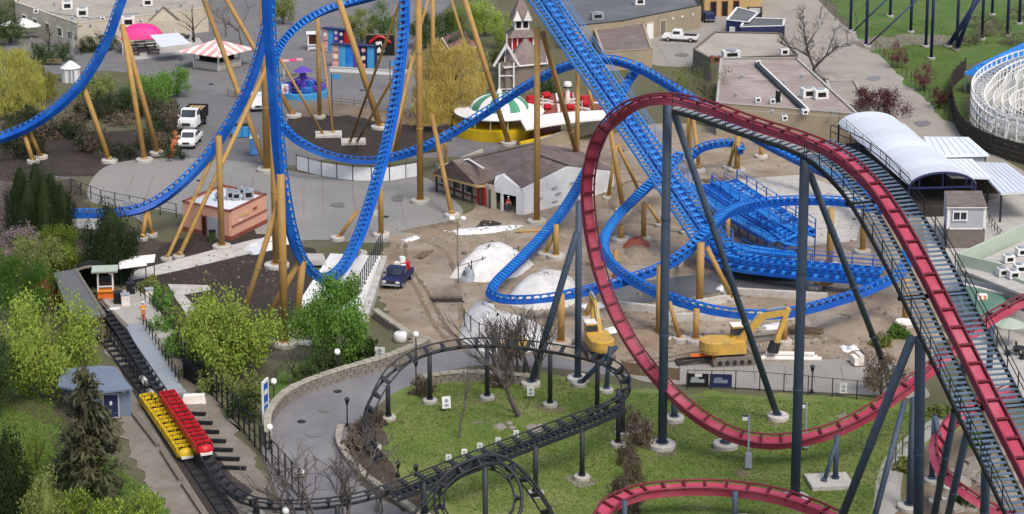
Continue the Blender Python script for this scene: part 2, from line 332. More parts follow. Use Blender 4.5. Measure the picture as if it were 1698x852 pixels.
# ---------------------------------------------------------------- roller coasters
def tie_mesh(name, m, g, sw, drop, t=.14):
    if m == 'red_dark': t = .075
    b = MB(); b.box((0, -.06, 0), (g, .14, t*2.2)); b.beam((-g/2, 0, 0), (-sw/2, -drop, 0), t, .16, (1, 0, 0)); b.beam((g/2, 0, 0), (sw/2, -drop, 0), t, .16, (1, 0, 0))
    return b.mesh(name, m)
TIES = {}
def frames(pts, ups, n=10, step=.8):
    P3 = [T(*p[:3]) if not isinstance(p, V) else p for p in pts]
    U = [V(u).normalized() for u in ups]
    c6 = cr([(*a, *u) for a, u in zip(P3, U)], n)
    # resample evenly
    out = [c6[0]]; acc = 0
    for a, b in zip(c6, c6[1:]):
        a, b = list(a), list(b); L = math.dist(a[:3], b[:3])
        while L > 1e-9 and acc+L >= step:
            k = (step-acc)/L; a = [p+(q-p)*k for p, q in zip(a, b)]; out.append(tuple(a)); L = math.dist(a[:3], b[:3]); acc = 0
        acc += L
    fr = []
    for i, q in enumerate(out):
        p = V(q[:3]); t = (V(out[min(i+1, len(out)-1)][:3])-V(out[max(i-1, 0)][:3])).normalized()
        u = V(q[3:]); u = (u-t*u.dot(t)); u = u.normalized() if u.length > 1e-4 else t.orthogonal().normalized()
        fr.append((p, t, u, u.cross(t).normalized()))      # place, along, up, across
    return fr
def loft(fr, prof, closed=True):
    b = MB(); n = len(prof)
    vs = [p+x*a+u*c for p, t, u, x in fr for a, c in prof]
    fs = [(i*n+k, i*n+(k+1) % n, (i+1)*n+(k+1) % n, (i+1)*n+k) for i in range(len(fr)-1) for k in range(n)]
    fs += [tuple(range(n-1, -1, -1)), tuple((len(fr)-1)*n+k for k in range(n))]
    b.add(vs, fs); return b
def rect(w, h, cx=0, cy=0): return [(cx-w/2, cy-h/2), (cx+w/2, cy-h/2), (cx+w/2, cy+h/2), (cx-w/2, cy+h/2)]
def circ(r, cx=0, cy=0, n=8): return [(cx+r*math.cos(2*math.pi*k/n), cy+r*math.sin(2*math.pi*k/n)) for k in range(n)]
def track(root, key, pts, ups, g=1.35, sw=1.0, sh=1.0, drop=.5, rr=.11, tie=1, mats=('blue', 'blue', 'blue_bright'), step=.75, spine=True):
    if isinstance(ups, tuple): ups = [ups]*len(pts)
    k_ = {'blue': .6, 'red': .64, 'demon': .8}[key]; g, sw, sh, drop, rr = g*k_, sw*k_, sh*k_, drop*k_, rr*k_*1.05
    fr = frames(pts, ups, step=step)
    if spine:
        sec = loft(fr, rect(sw, sh, 0, -drop-sh/2)).build('track_section', mats[0], root)
    else:
        sec = loft(fr, circ(sw/2, 0, -drop-sw/2)).build('track_section', mats[0], root, True)
    for s in (-1, 1): loft(fr, circ(rr, s*g/2, 0, 6)).build('rail', mats[1], sec, True)
    TIES.setdefault(key, []).append((sec, fr[::tie], mats[2], g, sw, drop))
    return sec, fr
def lay_ties(key, limit=290):
    allt = []; me = None; rest = {}
    for sec, fr, m, g, sw, drop in TIES[key]:
        if me is None: me = tie_mesh('cross_tie', m, g, sw, drop)
        for p, t, u, x in fr: allt.append((p.y, p.x, p.z, sec, p, t, u, x, m, g, sw, drop))
    def vis(a):
        d = a[4]-V((0, 0, CAMH)); yy = d.y*cp-d.z*sp; px = 849+F*d.x/yy; py = PY-F*(d.y*sp+d.z*cp)/yy
        return -20 < px < 1718 and -20 < py < 872
    allt.sort(key=lambda a: (not vis(a), a[0]))
    for i, a in enumerate(allt):
        sec, p, t, u, x = a[3:8]
        mw = Mx(((x.x, u.x, t.x, p.x), (x.y, u.y, t.y, p.y), (x.z, u.z, t.z, p.z), (0, 0, 0, 1)))
        if i < limit:
            o = bpy.data.objects.new('cross_tie', me); C.objects.link(o); o.parent = sec; o.matrix_local = mw
        else: rest.setdefault(sec.name, (sec, MB(), a[8]))[1].add([mw @ v.co for v in me.vertices], [tuple(q.vertices) for q in me.polygons])
    for sec, b, m in rest.values(): kind(b.build('distant_cross_ties', m, sec), 'stuff')
# --- the blue coaster
blue = thing('roller_coaster', 'bright blue steel roller coaster with twisting track on gold columns', 'roller coaster')
E = []
def bt(pts, ups, **k): return track(blue, 'blue', pts, ups, **k)
bt([(232, -90, 258), (214, -40, 260), (197, 5, 262), (174, 65, 264), (140, 125, 266), (98, 170, 268), (50, 203, 269), (0, 224, 270), (-60, 240, 270)],
   [(-.5, .8, .1)]*3+[(-.5, .7, .3)]*3+[(-.3, .7, .5)]*3, sw=1.25, sh=1.2)
bt([(98, 344, 404), (108, 346, 404), (120, 347, 402), (190, 346, 398), (240, 337, 392), (290, 306, 384), (340, 256, 374), (385, 190, 366), (415, 128, 360), (435, 60, 356), (446, 0, 352), (452, -60, 350)],
   [(-.1, .05, 1)]*3+[(-.2, .25, .9), (-.35, .5, .8), (-.45, .7, .6), (-.5, .8, .45), (-.5, .85, .3)]+[(-.5, .86, .1)]*4, sw=1.15, sh=1.0)
bt([(446, -60, 575), (448, 20, 574), (457, 140, 572), (468, 260, 570), (482, 345, 565), (503, 418, 553), (537, 455, 535), (566, 436, 515), (590, 388, 490), (611, 328, 465), (632, 255, 437), (648, 185, 412), (659, 110, 392), (667, 40, 376), (668, -40, 365)],
   [(.35, .9, 0)]*3+[(.5, .8, .1), (.7, .5, .3), (.5, 0, .8), (0, -.4, 1), (-.5, -.6, .6), (-.6, -.75, .3)]+[(-.55, -.8, .2)]*4+[(-.5, -.85, .1)]*2, sw=1.2, sh=.9)
bt([(660, -22, 205), (600, -4, 202), (545, 12, 205), (500, 38, 215), (468, 72, 228), (453, 120, 250), (456, 165, 275), (475, 208, 292), (510, 236, 300), (560, 255, 302), (620, 260, 300), (690, 244, 292), (740, 220, 284), (800, 184, 280), (870, 138, 282), (935, 106, 288), (1000, 93, 296), (1060, 108, 300), (1120, 142, 298), (1190, 186, 300), (1260, 228, 305), (1330, 264, 318), (1400, 296, 345), (1450, 328, 385), (1488, 372, 440), (1503, 412, 490), (1490, 445, 525), (1450, 468, 545), (1390, 490, 558), (1300, 512, 568), (1220, 512, 568), (1140, 496, 560), (1070, 468, 540), (1022, 436, 508), (1003, 402, 470), (1018, 366, 425), (1055, 325, 380), (1100, 280, 350), (1130, 250, 335)],
   [(.4, -.5, .7)]*3+[(.6, -.4, .6), (.7, -.3, .6), (.7, .1, .6), (.6, .4, .7), (.3, .3, .9)]+[(0, .25, .95)]*3+[(0, -.1, 1)]*2+[(0, -.25, .95)]*4+[(0, -.3, .95)]*2+[(-.1, -.35, .9)]*3+[(-.3, .1, .9), (-.5, .2, .8), (-.6, .3, .8), (-.5, .4, .8), (-.3, .5, .8), (-.1, .4, .9)]+[(0, .25, .97)]*4+[(.2, .3, .9), (.5, .3, .8), (.6, 0, .8), (.5, -.3, .8), (.3, -.3, .9)]+[(0, -.2, 1)]*2, sw=1.2, sh=.9)
bt([(1060, 105, 292), (1040, 130, 298), (1012, 186, 315), (988, 243, 335), (960, 300, 360), (930, 348, 392), (893, 395, 430), (852, 438, 475), (824, 466, 505), (818, 482, 520), (842, 490, 530), (900, 488, 534), (980, 474, 530), (1060, 451, 522), (1115, 427, 512), (1165, 388, 495), (1203, 350, 460), (1250, 333, 432), (1320, 327, 422), (1400, 329, 422), (1470, 345, 430)],
   [(-.3, 0, .9)]*3+[(-.3, -.1, .9)]*3+[(.1, -.1, 1), (.4, .1, .9), (.6, .2, .8), (.5, .4, .8)]+[(0, .4, .9), (0, .3, .95)]+[(0, .1, 1)]*3+[(0, -.3, 1)]*2+[(0, -.1, 1)]*4, sw=1.1, sh=.8)
bt([(1140, 262, 292), (1160, 242, 288), (1195, 233, 284), (1222, 234, 282), (1230, 250, 290)], (0, -.1, 1), sw=1, sh=.8)
LIFT = [(846, -90, 352), (905, -5, 368), (1047, 200, 402), (1105, 284, 418), (1160, 364, 436), (1196, 412, 452), (1230, 428, 466), (1330, 440, 480), (1470, 452, 492)]
sec, fr = bt(LIFT, (0, -.05, 1), g=2.0, sw=2.0, sh=1.3)
LFR = fr
lay_ties('blue')
# walkways beside the lift
def stair_run(root, name, fr, off, wd, mstep, mrail, sp, limit, drop=.25, railh=1.05, sides=(-1, 1), treads=True, flat=True, md='step', fill=.62):
    """a walkway beside the track: treads, stringers and handrails"""
    wk = loft(fr, rect(.12, .3, off-wd/2, -drop-.18)).build(name, mrail, root)
    loft(fr, rect(.12, .3, off+wd/2, -drop-.18)).build('stringer', mrail, wk)
    b = MB(); b.box((0, 0, 0), (wd-.1, sp*fill, .06)); me = b.mesh('tread', mstep); n = 0; rest = MB()
    tot = 0; last = None
    for i, (p, t, u, x) in enumerate(fr):
        if last is not None and (p-last).length < sp*.98: continue
        last = p; q = p+x*off-u*drop
        th = V((t.x, t.y, 0)).normalized(); xx = V((x.x, x.y, 0)).normalized()
        mw = Mx(((xx.x, th.x, 0, q.x), (xx.y, th.y, 0, q.y), (xx.z, th.z, 1, q.z), (0, 0, 0, 1)))
        if n < limit:
            o = bpy.data.objects.new('tread', me); C.objects.link(o); o.parent = wk; o.matrix_local = mw; n += 1
        else: rest.add([mw @ v.co for v in me.vertices], [tuple(f.vertices) for f in me.polygons])
    if rest.v: kind(rest.build('distant_treads', mstep, wk), 'stuff')
    for s in sides:
        for hh in (railh, railh*.55):
            MB().tube([p+x*(off+s*wd/2)+V((0, 0, hh-drop)) for p, t, u, x in fr[::2]], .035, 5).build('handrail', mrail, wk)
        b = MB(); b.box((0, 0, railh/2), (.06, .06, railh)); pm = b.mesh('railing_post', mrail)
        for p, t, u, x in fr[::4]: inst('railing_post', pm, wk, p+x*(off+s*wd/2)-u*drop)
    return wk
lf = [f for f in LFR if f[0].z > 3.0]
lf2 = frames([T(*p) for p in LIFT[:6]], [(0, -.05, 1)]*6, step=.5)
stair_run(blue, 'lift_walkway', lf2, -1.4, 1.15, 'blue_bright', 'blue_rail', .5, 120, fill=.92)
stair_run(blue, 'lift_walkway', lf2, 1.4, 1.15, 'blue_bright', 'blue_rail', .5, 120, fill=.92)
lf3 = frames([T(*p) for p in LIFT[5:]], [(0, -.05, 1)]*4, step=.5)
stair_run(blue, 'platform_walkway', lf3, 1.75, 1.1, 'blue_bright', 'blue', .6, 60)
stair_run(blue, 'platform_walkway', lf3, -1.75, 1.1, 'blue_bright', 'blue', .6, 60)
BRK = [(1165, 300, 350), (1210, 330, 380), (1262, 362, 412), (1318, 392, 440)]
fb = frames([T(*p) for p in BRK], [(0, 0, 1)]*4, step=.6)
bs = loft(fb, rect(1.6, .7, 0, -.7)).build('brake_run', 'blue', blue)
for s in (-1, 1): loft(fb, circ(.11, s*.75, 0, 6)).build('rail', 'blue_bright', bs, True)
stair_run(blue, 'brake_walkway', fb, 1.9, 1.4, 'blue_bright', 'blue', .6, 60)
stair_run(blue, 'brake_walkway', fb, -1.9, 1.4, 'blue_bright', 'blue', .6, 60)
# --- the red coaster
redc = thing('roller_coaster', 'dark red steel wing roller coaster with broad grey lift stairs on slate columns', 'roller coaster')
RM = ('red', 'red_rail', 'red_dark')
def rt(pts, ups, **k):
    a = dict(g=1.5, sw=1.25, sh=.85, drop=.3, rr=.12, mats=RM, tie=2); a.update(k); return track(redc, 'red', pts, ups, **a)
RL = [(1104, 156, 755), (1140, 161, 765), (1180, 172, 778), (1250, 197, 800), (1330, 222, 826), (1390, 249, 850), (1440, 292, 880), (1480, 345, 912), (1530, 432, 960), (1580, 530, 1010), (1640, 650, 1075), (1698, 765, 1140), (1750, 870, 1200)]
RDROP = [(1790, 462, 680), (1740, 476, 690), (1690, 494, 700), (1630, 528, 715), (1580, 570, 735), (1540, 605, 750), (1490, 645, 762), (1430, 685, 770), (1370, 712, 775), (1290, 728, 775), (1220, 718, 770), (1160, 686, 758), (1110, 642, 742), (1060, 584, 724), (1022, 518, 708), (995, 445, 696), (980, 370, 690), (976, 300, 692), (990, 235, 700), (1022, 186, 715), (1062, 162, 735)]
dn = len(RDROP)
rup = [(-.2, .2, 1)]*3+[(-.3, .1, .9)]*3+[(-.2, -.3, 1)]*3+[(0, -.45, .9)]*3+[(.2, -.65, .75), (.3, -.85, .4), (.35, -.95, .2), (.4, -.9, .1)]+[(.4, -.9, 0), (.25, -.95, .1), (-.05, -.9, .3), (-.3, -.6, .7), (-.15, -.2, .95)]
rt(RDROP+RL, rup+[(0, 0, 1)]*len(RL))
LR = RL[4:]
lr = frames([T(*p) for p in LR], [(0, 0, 1)]*len(LR), step=.42)
stair_run(redc, 'lift_stairs', lr[6:], -1.5, 1.45, 'step', 'black', .42, 145, drop=.5, sides=(-1,))
stair_run(redc, 'lift_stairs', lr[2:], 1.5, 1.45, 'step', 'black', .42, 145, drop=.5, sides=(1,))
for f in lr[20::22]:
    p, t, u, x = f; b = MB(); b.beam(p-x*2.3-u*1.0, p+x*2.3-u*1.0, .22, .22, u).build('walkway_bracket', 'black', redc)
top = frames([T(*p) for p in RL[1:6]], [(0, 0, 1)]*5, step=.6)
stair_run(redc, 'crest_walkway', top, -1.3, .9, 'galv', 'charcoal', .6, 60, drop=.6, sides=(-1,))
rt([(985, 885, 930), (1000, 848, 915), (1025, 824, 890), (1080, 807, 865), (1180, 802, 858), (1280, 814, 870), (1350, 836, 890), (1420, 870, 920), (1470, 910, 950)], [(.6, .5, .6), (.6, .4, .7), (.4, .2, .9), (.2, -.1, 1), (0, -.25, 1), (0, -.25, 1), (0, -.2, 1), (0, 0, 1), (0, 0, 1)])
rt([(1680, 640, 760), (1625, 668, 770), (1578, 700, 790), (1560, 735, 815), (1568, 775, 850), (1600, 806, 880), (1660, 842, 900), (1720, 862, 915)], [(.2, -.1, 1), (.3, -.2, .9), (.6, -.2, .7), (.8, 0, .6), (.7, .3, .6), (.4, .4, .8), (.2, .3, .9), (0, .2, 1)])
lay_ties('red')
# --- the black coaster
demon = thing('roller_coaster', 'low black corkscrew roller coaster circling the lawn beside the curved path', 'roller coaster')
BM = ('charcoal', 'charcoal', 'charcoal')
def dt(pts, ups, **k):
    a = dict(g=1.1, sw=.3, sh=.3, drop=.5, rr=.075, mats=BM, tie=2, step=.7, spine=False); a.update(k); return track(demon, 'demon', pts, ups, **a)
DS = [(150, 486, 500), (195, 542, 560), (250, 622, 645), (305, 702, 727), (345, 760, 787), (370, 797, 825), (410, 824, 856), (470, 832, 868), (560, 827, 870), (640, 808, 862), (700, 786, 846), (760, 763, 830), (880, 718, 795), (960, 688, 770), (1015, 664, 752), (1038, 638, 735), (1022, 610, 715), (980, 590, 700), (900, 574, 688), (800, 566, 682), (720, 576, 690), (662, 604, 700), (628, 648, 712), (612, 694, 730), (618, 730, 750), (640, 760, 775)]
dup_ = [(0, 0, 1)]*6+[(.1, .1, 1)]*4+[(0, 0, 1)]*4+[(-.4, .2, .9), (-.6, 0, .8), (-.4, -.4, .8)]+[(-.1, -.35, .9)]*4+[(.4, -.3, .8), (.7, -.1, .6), (.8, .2, .5), (.8, .3, .5), (.6, .3, .7)]
dt(DS, dup_)
dt([(170, 556, 560), (255, 668, 672), (300, 740, 744), (360, 830, 834), (400, 890, 894)], (0, 0, 1))
# the corkscrew in front of the path
cx = [(560, 960, 1000), (640, 900, 960), (700, 850, 935), (745, 800, 920), (790, 773, 915), (832, 782, 920), (852, 815, 930), (848, 850, 940), (815, 880, 945), (770, 880, 945), (735, 845, 945), (738, 805, 940), (775, 778, 930), (825, 768, 915), (870, 800, 905), (905, 850, 905), (935, 910, 910), (970, 960, 930)]
cc = T(795, 828, 930)
cu = [(cc-T(*p)).normalized()+V((0, -.1, .1)) for p in cx]
cu[0] = cu[1] = V((-.3, 0, 1)); cu[-1] = cu[-2] = V((.3, 0, 1))
dt(cx, cu)
lay_ties('demon')
wf = frames([T(*p) for p in DS[9:15]], [(0, 0, 1)]*6, step=.5)
stair_run(demon, 'lift_walkway', wf, -1.15, .8, 'charcoal', 'charcoal', .5, 80, sides=(-1,), drop=.2)
# ---------------------------------------------------------------- columns
def disc_mesh(r, h, m, name='footing'):
    b = MB(); b.lathe((0, 0, 0), [(r, -.15), (r, h-.06), (r-.06, h)], 20); return b.mesh(name, m)
FT = disc_mesh(1.0, .42, 'concrete_pale'); FTs = disc_mesh(.62, .35, 'concrete')
def support(label, group, m, legs, foot='disc', r=.4, name='coaster_support'):
    """legs: (base x, base y, top x, top y, ground row under the top or None, radius)"""
    bs = [G(q[0], q[1]) for q in legs]
    root = thing(name, label, 'coaster support', bs[0], 0, group)
    for q, b0 in zip(legs, bs):
        rr = (q[5] if len(q) > 5 and q[5] else r)*.8
        tp = T(q[2], q[3], q[4] if q[4] else q[1]); base = b0-bs[0]; tp = tp-bs[0]
        if abs(q[0]-q[2]) < 14 and not q[4]: tp.x, tp.y = base.x, base.y
        tb = MB(); L = (tp-base)
        tb.tube([base+V((0, 0, .1)), tp], rr, 12); o = tb.build('column', m, root, True)
        n = int(L.length/11)                                # bolted flanges along the tube
        for k in range(1, n+1):
            c = base+L*(k/(n+1)); dd = L.normalized()
            MB().tube([c-dd*.07, c+dd*.07], rr*1.12, 12).build('flange', m, o)
        MB().tube([base+V((0, 0, .3)), base+L.normalized()*.5+V((0, 0, .0))], rr*1.45, 12).build('base_plate', m, o)
        if foot == 'disc': inst('footing', FT, root, base, (0, 0, random.random()*6), (max(.75, rr/.32)*random.uniform(.92, 1.08),)*2+(1,))
        elif foot == 'small': inst('footing', FTs, root, base)
        elif foot == 'slab' and q is legs[0]:
            cc_ = (bs[-1]-bs[0])/2; bx(root, 'footing', 'concrete_pale', (cc_.x, cc_.y, .1, 2.2+abs(cc_.x)*2, 2.0+abs(cc_.y)*2, .5, .1))
    return root
LG = 'gold coaster columns'
def gold(*legs, lab='gold steel column on concrete footing holding up the blue coaster track', **k): return support(lab, LG, 'gold', legs, **k)
gold((240, 268, 203, 40, 262), (262, 256, 207, 55, 261), lab='gold V-shaped leg pair beside the orange barriers under the blue curve'); gold((182, 269, 138, 142, 266), lab='gold leg slanting alone from the thicket to the blue curve'); gold((55, 270, 40, 222, 269, .33), (68, 263, 48, 215, 268, .33), lab='short gold leg pair under the lowest left stretch of the blue curve')
gold((443, 282, 331, -20, 200, .42), lab='long gold leg slanting down past the blue coaster to the plaza')
gold((487, 194, 362, -25, 180, .4), lab='gold leg slanting across the plaza behind striped pavilion to the booths'); gold((443, 284, 440, -40, None, .52), lab='thick vertical gold column behind the vertical blue drop on the plaza')
gold((472, 573, 470, 288, None, .46), lab='thick gold column in front of the vertical blue drop, footed in mulch'); gold((459, 443, 456, 190, None, .5), lab='thick gold column behind the vertical blue drop beside the plastic sheeting'); gold((368, 412, 366, 225, None, .4), lab='gold column standing against the coral utility building')
gold((296, 428, 443, 110, 357, .3), (276, 432, 352, 262, 372, .25), foot='small', lab='pair of slender gold legs slanting up to the blue coaster from the mulch')
gold((390, 566, 467, 318, 568, .32), lab='slim gold leg slanting from the lime tree to the vertical blue drop'); gold((432, 546, 500, 428, 552, .36), lab='gold leg slanting left from the foot of the vertical blue drop'); gold((490, 551, 503, 425, 552, .4), lab='gold leg standing upright below the foot of the vertical blue drop'); gold((592, 424, 594, 392, 470, .4), lab='stubby gold post on the white slab under the blue dip')
gold((236, 398, 243, 348, 393, .3), (252, 392, 244, 348, 393, .3), foot='small', lab='short pair of gold legs under the low end of the blue track')
gold((631, 213, 559, -10, None, .5), lab='thick gold leg slanting in front of the game booths'); gold((530, 196, 529, 28, None, .36), lab='thin vertical gold column beside the purple ride')
gold((537, 226, 463, 95, 235, .2), (553, 224, 534, 70, 215, .2), foot='slab', lab='thin gold leg pair on a square concrete slab left in the mulch bed')
gold((580, 238, 668, -10, 370, .2), (592, 236, 658, 118, 392, .2), foot='slab', lab='thin gold leg pair on a square concrete slab leaning right in the mulch bed')
gold((697, 336, 699, -40, None, .46), lab='thick vertical gold column at the plaza edge beside the half finished house'); gold((719, 207, 719, -40, None, .36), lab='thin vertical gold column in front of the golden willow'); gold((844, 240, 768, -10, 250, .42), lab='gold leg slanting down to the dome ride'); gold((750, 360, 716, 190, 335, .34), lab='gold leg slanting to the corner of the half finished house porch')
gold((632, 392, 633, 278, None, .36), lab='gold column on the plaza under the rising blue leg'); gold((617, 356, 627, 310, None, .25), lab='small gold brace on the plaza under the rising blue leg'); gold((560, 398, 592, 350, None, .28), lab='gold brace slanting on the plaza below the blue dip'); gold((655, 262, 683, 92, None, .26), (640, 292, 684, 95, 262, .26), lab='crossed thin gold legs beside the rising blue leg')
gold((675, 120, 716, -20, None, .24), lab='thin gold brace slanting above the mulch bed toward the willow'); gold((790, 135, 742, -20, None, .26), lab='gold brace slanting in front of the blue hut'); gold((730, 275, 738, 236, None, .36), (742, 278, 738, 236, 275, .3), foot='small', lab='short gold leg pair under the blue track beside the willow')
gold((890, 370, 893, 45, None, .42), (966, 290, 900, 55, 366, .38), lab='tall gold column with slanted brace beneath the upper lift hill')
gold((957, 285, 957, 118, None, .34), lab='gold column between the dome ride and lift hill'); gold((990, 205, 972, 130, None, .26), lab='small gold brace behind the lift hill on the red ride floor side'); gold((1034, 352, 1012, 215, None, .36), lab='gold column standing on dirt behind the steep red drop'); gold((1008, 330, 1022, 240, None, .26), (1060, 318, 1024, 240, 330, .26), foot='small', lab='gold A-shaped brace standing on dirt under the lift hill')
gold((1067, 398, 1067, 336, None, .34), lab='short gold column under the blue curl at the red tarp'); gold((1098, 376, 1075, 340, None, .24), lab='small gold brace beside the blue curl under the lift'); gold((1142, 268, 1142, 176, None, .4), (1160, 285, 1148, 182, 268, .3), lab='gold column pair behind the tallest slate column'); gold((1222, 285, 1222, 226, None, .44), (1208, 280, 1220, 232, 285, .26), lab='stout gold column pair under the short far blue track')
gold((922, 428, 922, 372, None, .36), (903, 424, 918, 388, 426, .26), lab='short gold column pair beside the end wall of the half finished house'); gold((930, 572, 934, 488, None, .42), (970, 530, 986, 484, None, .3), lab='gold column pair under the low turnaround of the blue coaster')
gold((1093, 565, 1094, 440, None, .42), (1128, 566, 1110, 500, None, .26), lab='gold column and brace in front of the sunken track beside the excavators')
gold((1154, 568, 1158, 512, None, .36), lab='short gold column under the blue helix in front of trench'); gold((1160, 506, 1164, 402, None, .46), (1216, 500, 1172, 410, 500, .32), (1122, 440, 1150, 412, 495, .26), lab='three gold legs splayed under the foot of the blue lift hill')
gold((1140, 388, 1118, 340, None, .36), lab='gold column beneath the lift walkway above the dirt'); gold((1206, 420, 1206, 355, None, .3), lab='gold column in front of the blue brake run'); gold((1375, 442, 1378, 345, None, .4), lab='gold column behind the slate brace on pale concrete'); gold((1430, 420, 1424, 340, None, .36), lab='gold column under the blue track beside the lift stairs'); gold((1350, 478, 1385, 465, None, .3), lab='low gold post at the end of the dark trench'); gold((1030, 400, 1040, 372, None, .4), lab='gold post inside the blue curl beside spoil'); gold((1020, 468, 1012, 415, None, .36), lab='gold post under the outer edge of the blue curl'); gold((1500, 540, 1494, 460, None, .34), lab='gold post under the blue helix end beside lift stairs'); gold((1300, 570, 1300, 522, None, .3), lab='gold post under the lowest blue helix beside excavator'); gold((1262, 262, 1262, 235, None, .3), lab='low gold post behind the falling blue track')
LS = 'slate coaster columns'
def slate(*legs, lab='slate blue steel column on concrete footing holding up the red coaster track', **k): return support(lab, LS, 'slate', legs, **k)
slate((1098, 742, 1110, 166, None, .44), (1290, 695, 1118, 188, 752, .33), lab='tallest slate column and its long slanted brace at the red coaster crest')
slate((958, 632, 961, 335, None, .36), lab='slate column beside the steep red drop with a concrete pad')
slate((880, 640, 957, 385, 645, .36), lab='slate leg slanting up to the red drop from the bare shrubs')
slate((1318, 832, 1335, 255, None, .44), (1476, 632, 1342, 285, 815, .33), lab='tall slate column and slanted brace beneath the red lift summit')
slate((1522, 930, 1526, 560, 985, .42), (1380, 900, 1512, 560, 985, .36), lab='slate column pair meeting under the grey lift stairs')
slate((1508, 845, 1508, 660, None, .34), (1445, 880, 1500, 665, 845, .26), lab='slate column pair under the red valley climb beside garden path'); slate((1540, 900, 1600, 600, 1010, .3), lab='slate leg slanting up to the lift stairs above the rockery'); slate((1630, 960, 1636, 720, 1080, .36), lab='slate column under the lowest lift stairs'); slate((1555, 930, 1610, 690, 1040, .3), lab='slate leg behind the lift stairs column over the rockery')
slate((1385, 800, 1389, 722, None, .26), (1365, 805, 1386, 735, 800, .2), foot='slab', lab='short slate leg pair on a square slab under the red valley')
slate((1118, 698, 1118, 655, None, .34), lab='short slate post under the red track below the tallest slate column'); slate((1218, 870, 1218, 815, None, .26), foot='slab', lab='short slate post on a square slab under the bottom red bend'); slate((1035, 905, 1038, 830, None, .24), lab='slate post at the left end of the bottom red bend'); slate((1203, 742, 1206, 722, None, .4), lab='squat slate post under the bottom of the red valley'); slate((1556, 838, 1560, 760, None, .26), lab='slate post under the red ring in the rockery')
slate((1545, 800, 1545, 690, None, .26), (1575, 812, 1550, 690, 800, .26), foot='small', lab='crossed short slate legs behind the red ring'); slate((1640, 620, 1640, 540, None, .34), lab='slate column under the red track beside green restaurant canopy')
slate((960, 640, 1022, 575, 650, .26), (1005, 650, 1012, 575, 650, .26), foot='small', lab='short crossed slate braces beside the excavator')
LD = 'black coaster columns'
def blackc(*legs, lab='black post on a square concrete pad under the black coaster track', **k): return support(lab, LD, 'charcoal', legs, foot='small', r=.26, **k)
BL = iter(['tall black post under the far black bend beside the leaning board', 'black post where the black track dips to the path lantern', 'black post behind the brown shrubs at the stone wall', 'black post beside the bare tree under the far black bend', 'black post on the lawn under the black lift walkway', 'black post under the black lift near the white boards', 'black post beside the brown shrub strip', 'black post beside the slate cross braces', 'black post at the left side of the corkscrew', 'black post inside the corkscrew loop', 'black post under the black bend near the fence end', 'short black post among brown shrubs at the inner path', 'black post under the black bend beside slate column', 'black post under the black track crossing the path'])
for bxx, byy, tyy in ((713, 668, 588), (644, 696, 640), (808, 662, 575), (912, 674, 582), (965, 795, 715), (888, 822, 740), (1032, 722, 655), (990, 690, 600), (703, 862, 800), (805, 940, 775), (425, 858, 836), (620, 745, 715), (1025, 740, 645), (560, 880, 838)):
    blackc((bxx, byy, bxx, tyy, None, .24), lab=next(BL))

# blue station deck, stairs and posts at the foot of the lift
def zs(name, pts, th, m, root): 
    w = [G(*p) for p in pts]; q = MB(); n = len(w); q.add([p for p in w]+[p-V((0, 0, th)) for p in w], [tuple(range(n-1, -1, -1)), tuple(range(n, 2*n))]+[(i, (i+1) % n, n+(i+1) % n, n+i) for i in range(n)]); return q.build(name, m, root)
dk = zs('station_deck', [(1176, 304, 2.95), (1180, 303, 2.95), (1304, 400, 2.95), (1300, 402, 2.95)], .4, 'blue', blue); zs('deck_beam', [(1218, 297, 2.95), (1222, 296, 2.95), (1352, 380, 2.95), (1348, 382, 2.95)], .4, 'blue', dk)
for k in range(20): f0, f1 = k/20, (k+.62)/20; zs('deck_plank', [(1178+122*f0, 306+96*f0, 3.0), (1222+130*f0, 296+84*f0, 3.0), (1222+130*f1, 296+84*f1, 3.0), (1178+122*f1, 306+96*f1, 3.0)], .08, 'blue_bright' if k % 3 else 'blue', dk)
for k in range(9):
    for (a, b) in (((1180, 306), (1302, 402)), ((1222, 296), (1352, 380))):
        f = k/8; p = G(a[0]+(b[0]-a[0])*f, a[1]+(b[1]-a[1])*f, 3.0); MB().tube([(p.x, p.y, 0), (p.x, p.y, 4.1)], .07, 6).build('deck_post', 'blue', dk)
for (a, b) in (((1180, 306), (1302, 402)), ((1222, 296), (1352, 380))):
    for h_ in (3.55, 4.1): MB().tube([G(a[0], a[1], 3.0)+V((0, 0, h_-3)), G(b[0], b[1], 3.0)+V((0, 0, h_-3))], .045, 5).build('deck_rail', 'blue_bright', dk)
for k in range(14):
    f = k/13; p = G(1300+36*f, 402+8*f, 3.0-2.8*f) ; bxo = MB(); bxo.box((p.x, p.y, p.z), (.5, 1.3, .06), .5); bxo.build('stair_tread', 'blue_bright', dk)
d2 = zs('lower_deck', [(1196, 418, 1.6), (1320, 432, 1.6), (1330, 446, 1.6), (1200, 436, 1.6)], .7, 'blue', blue); zs('deck_plate', [(1198, 400, 2.2), (1318, 416, 2.2), (1322, 424, 2.2), (1200, 412, 2.2)], .25, 'blue_bright', blue)
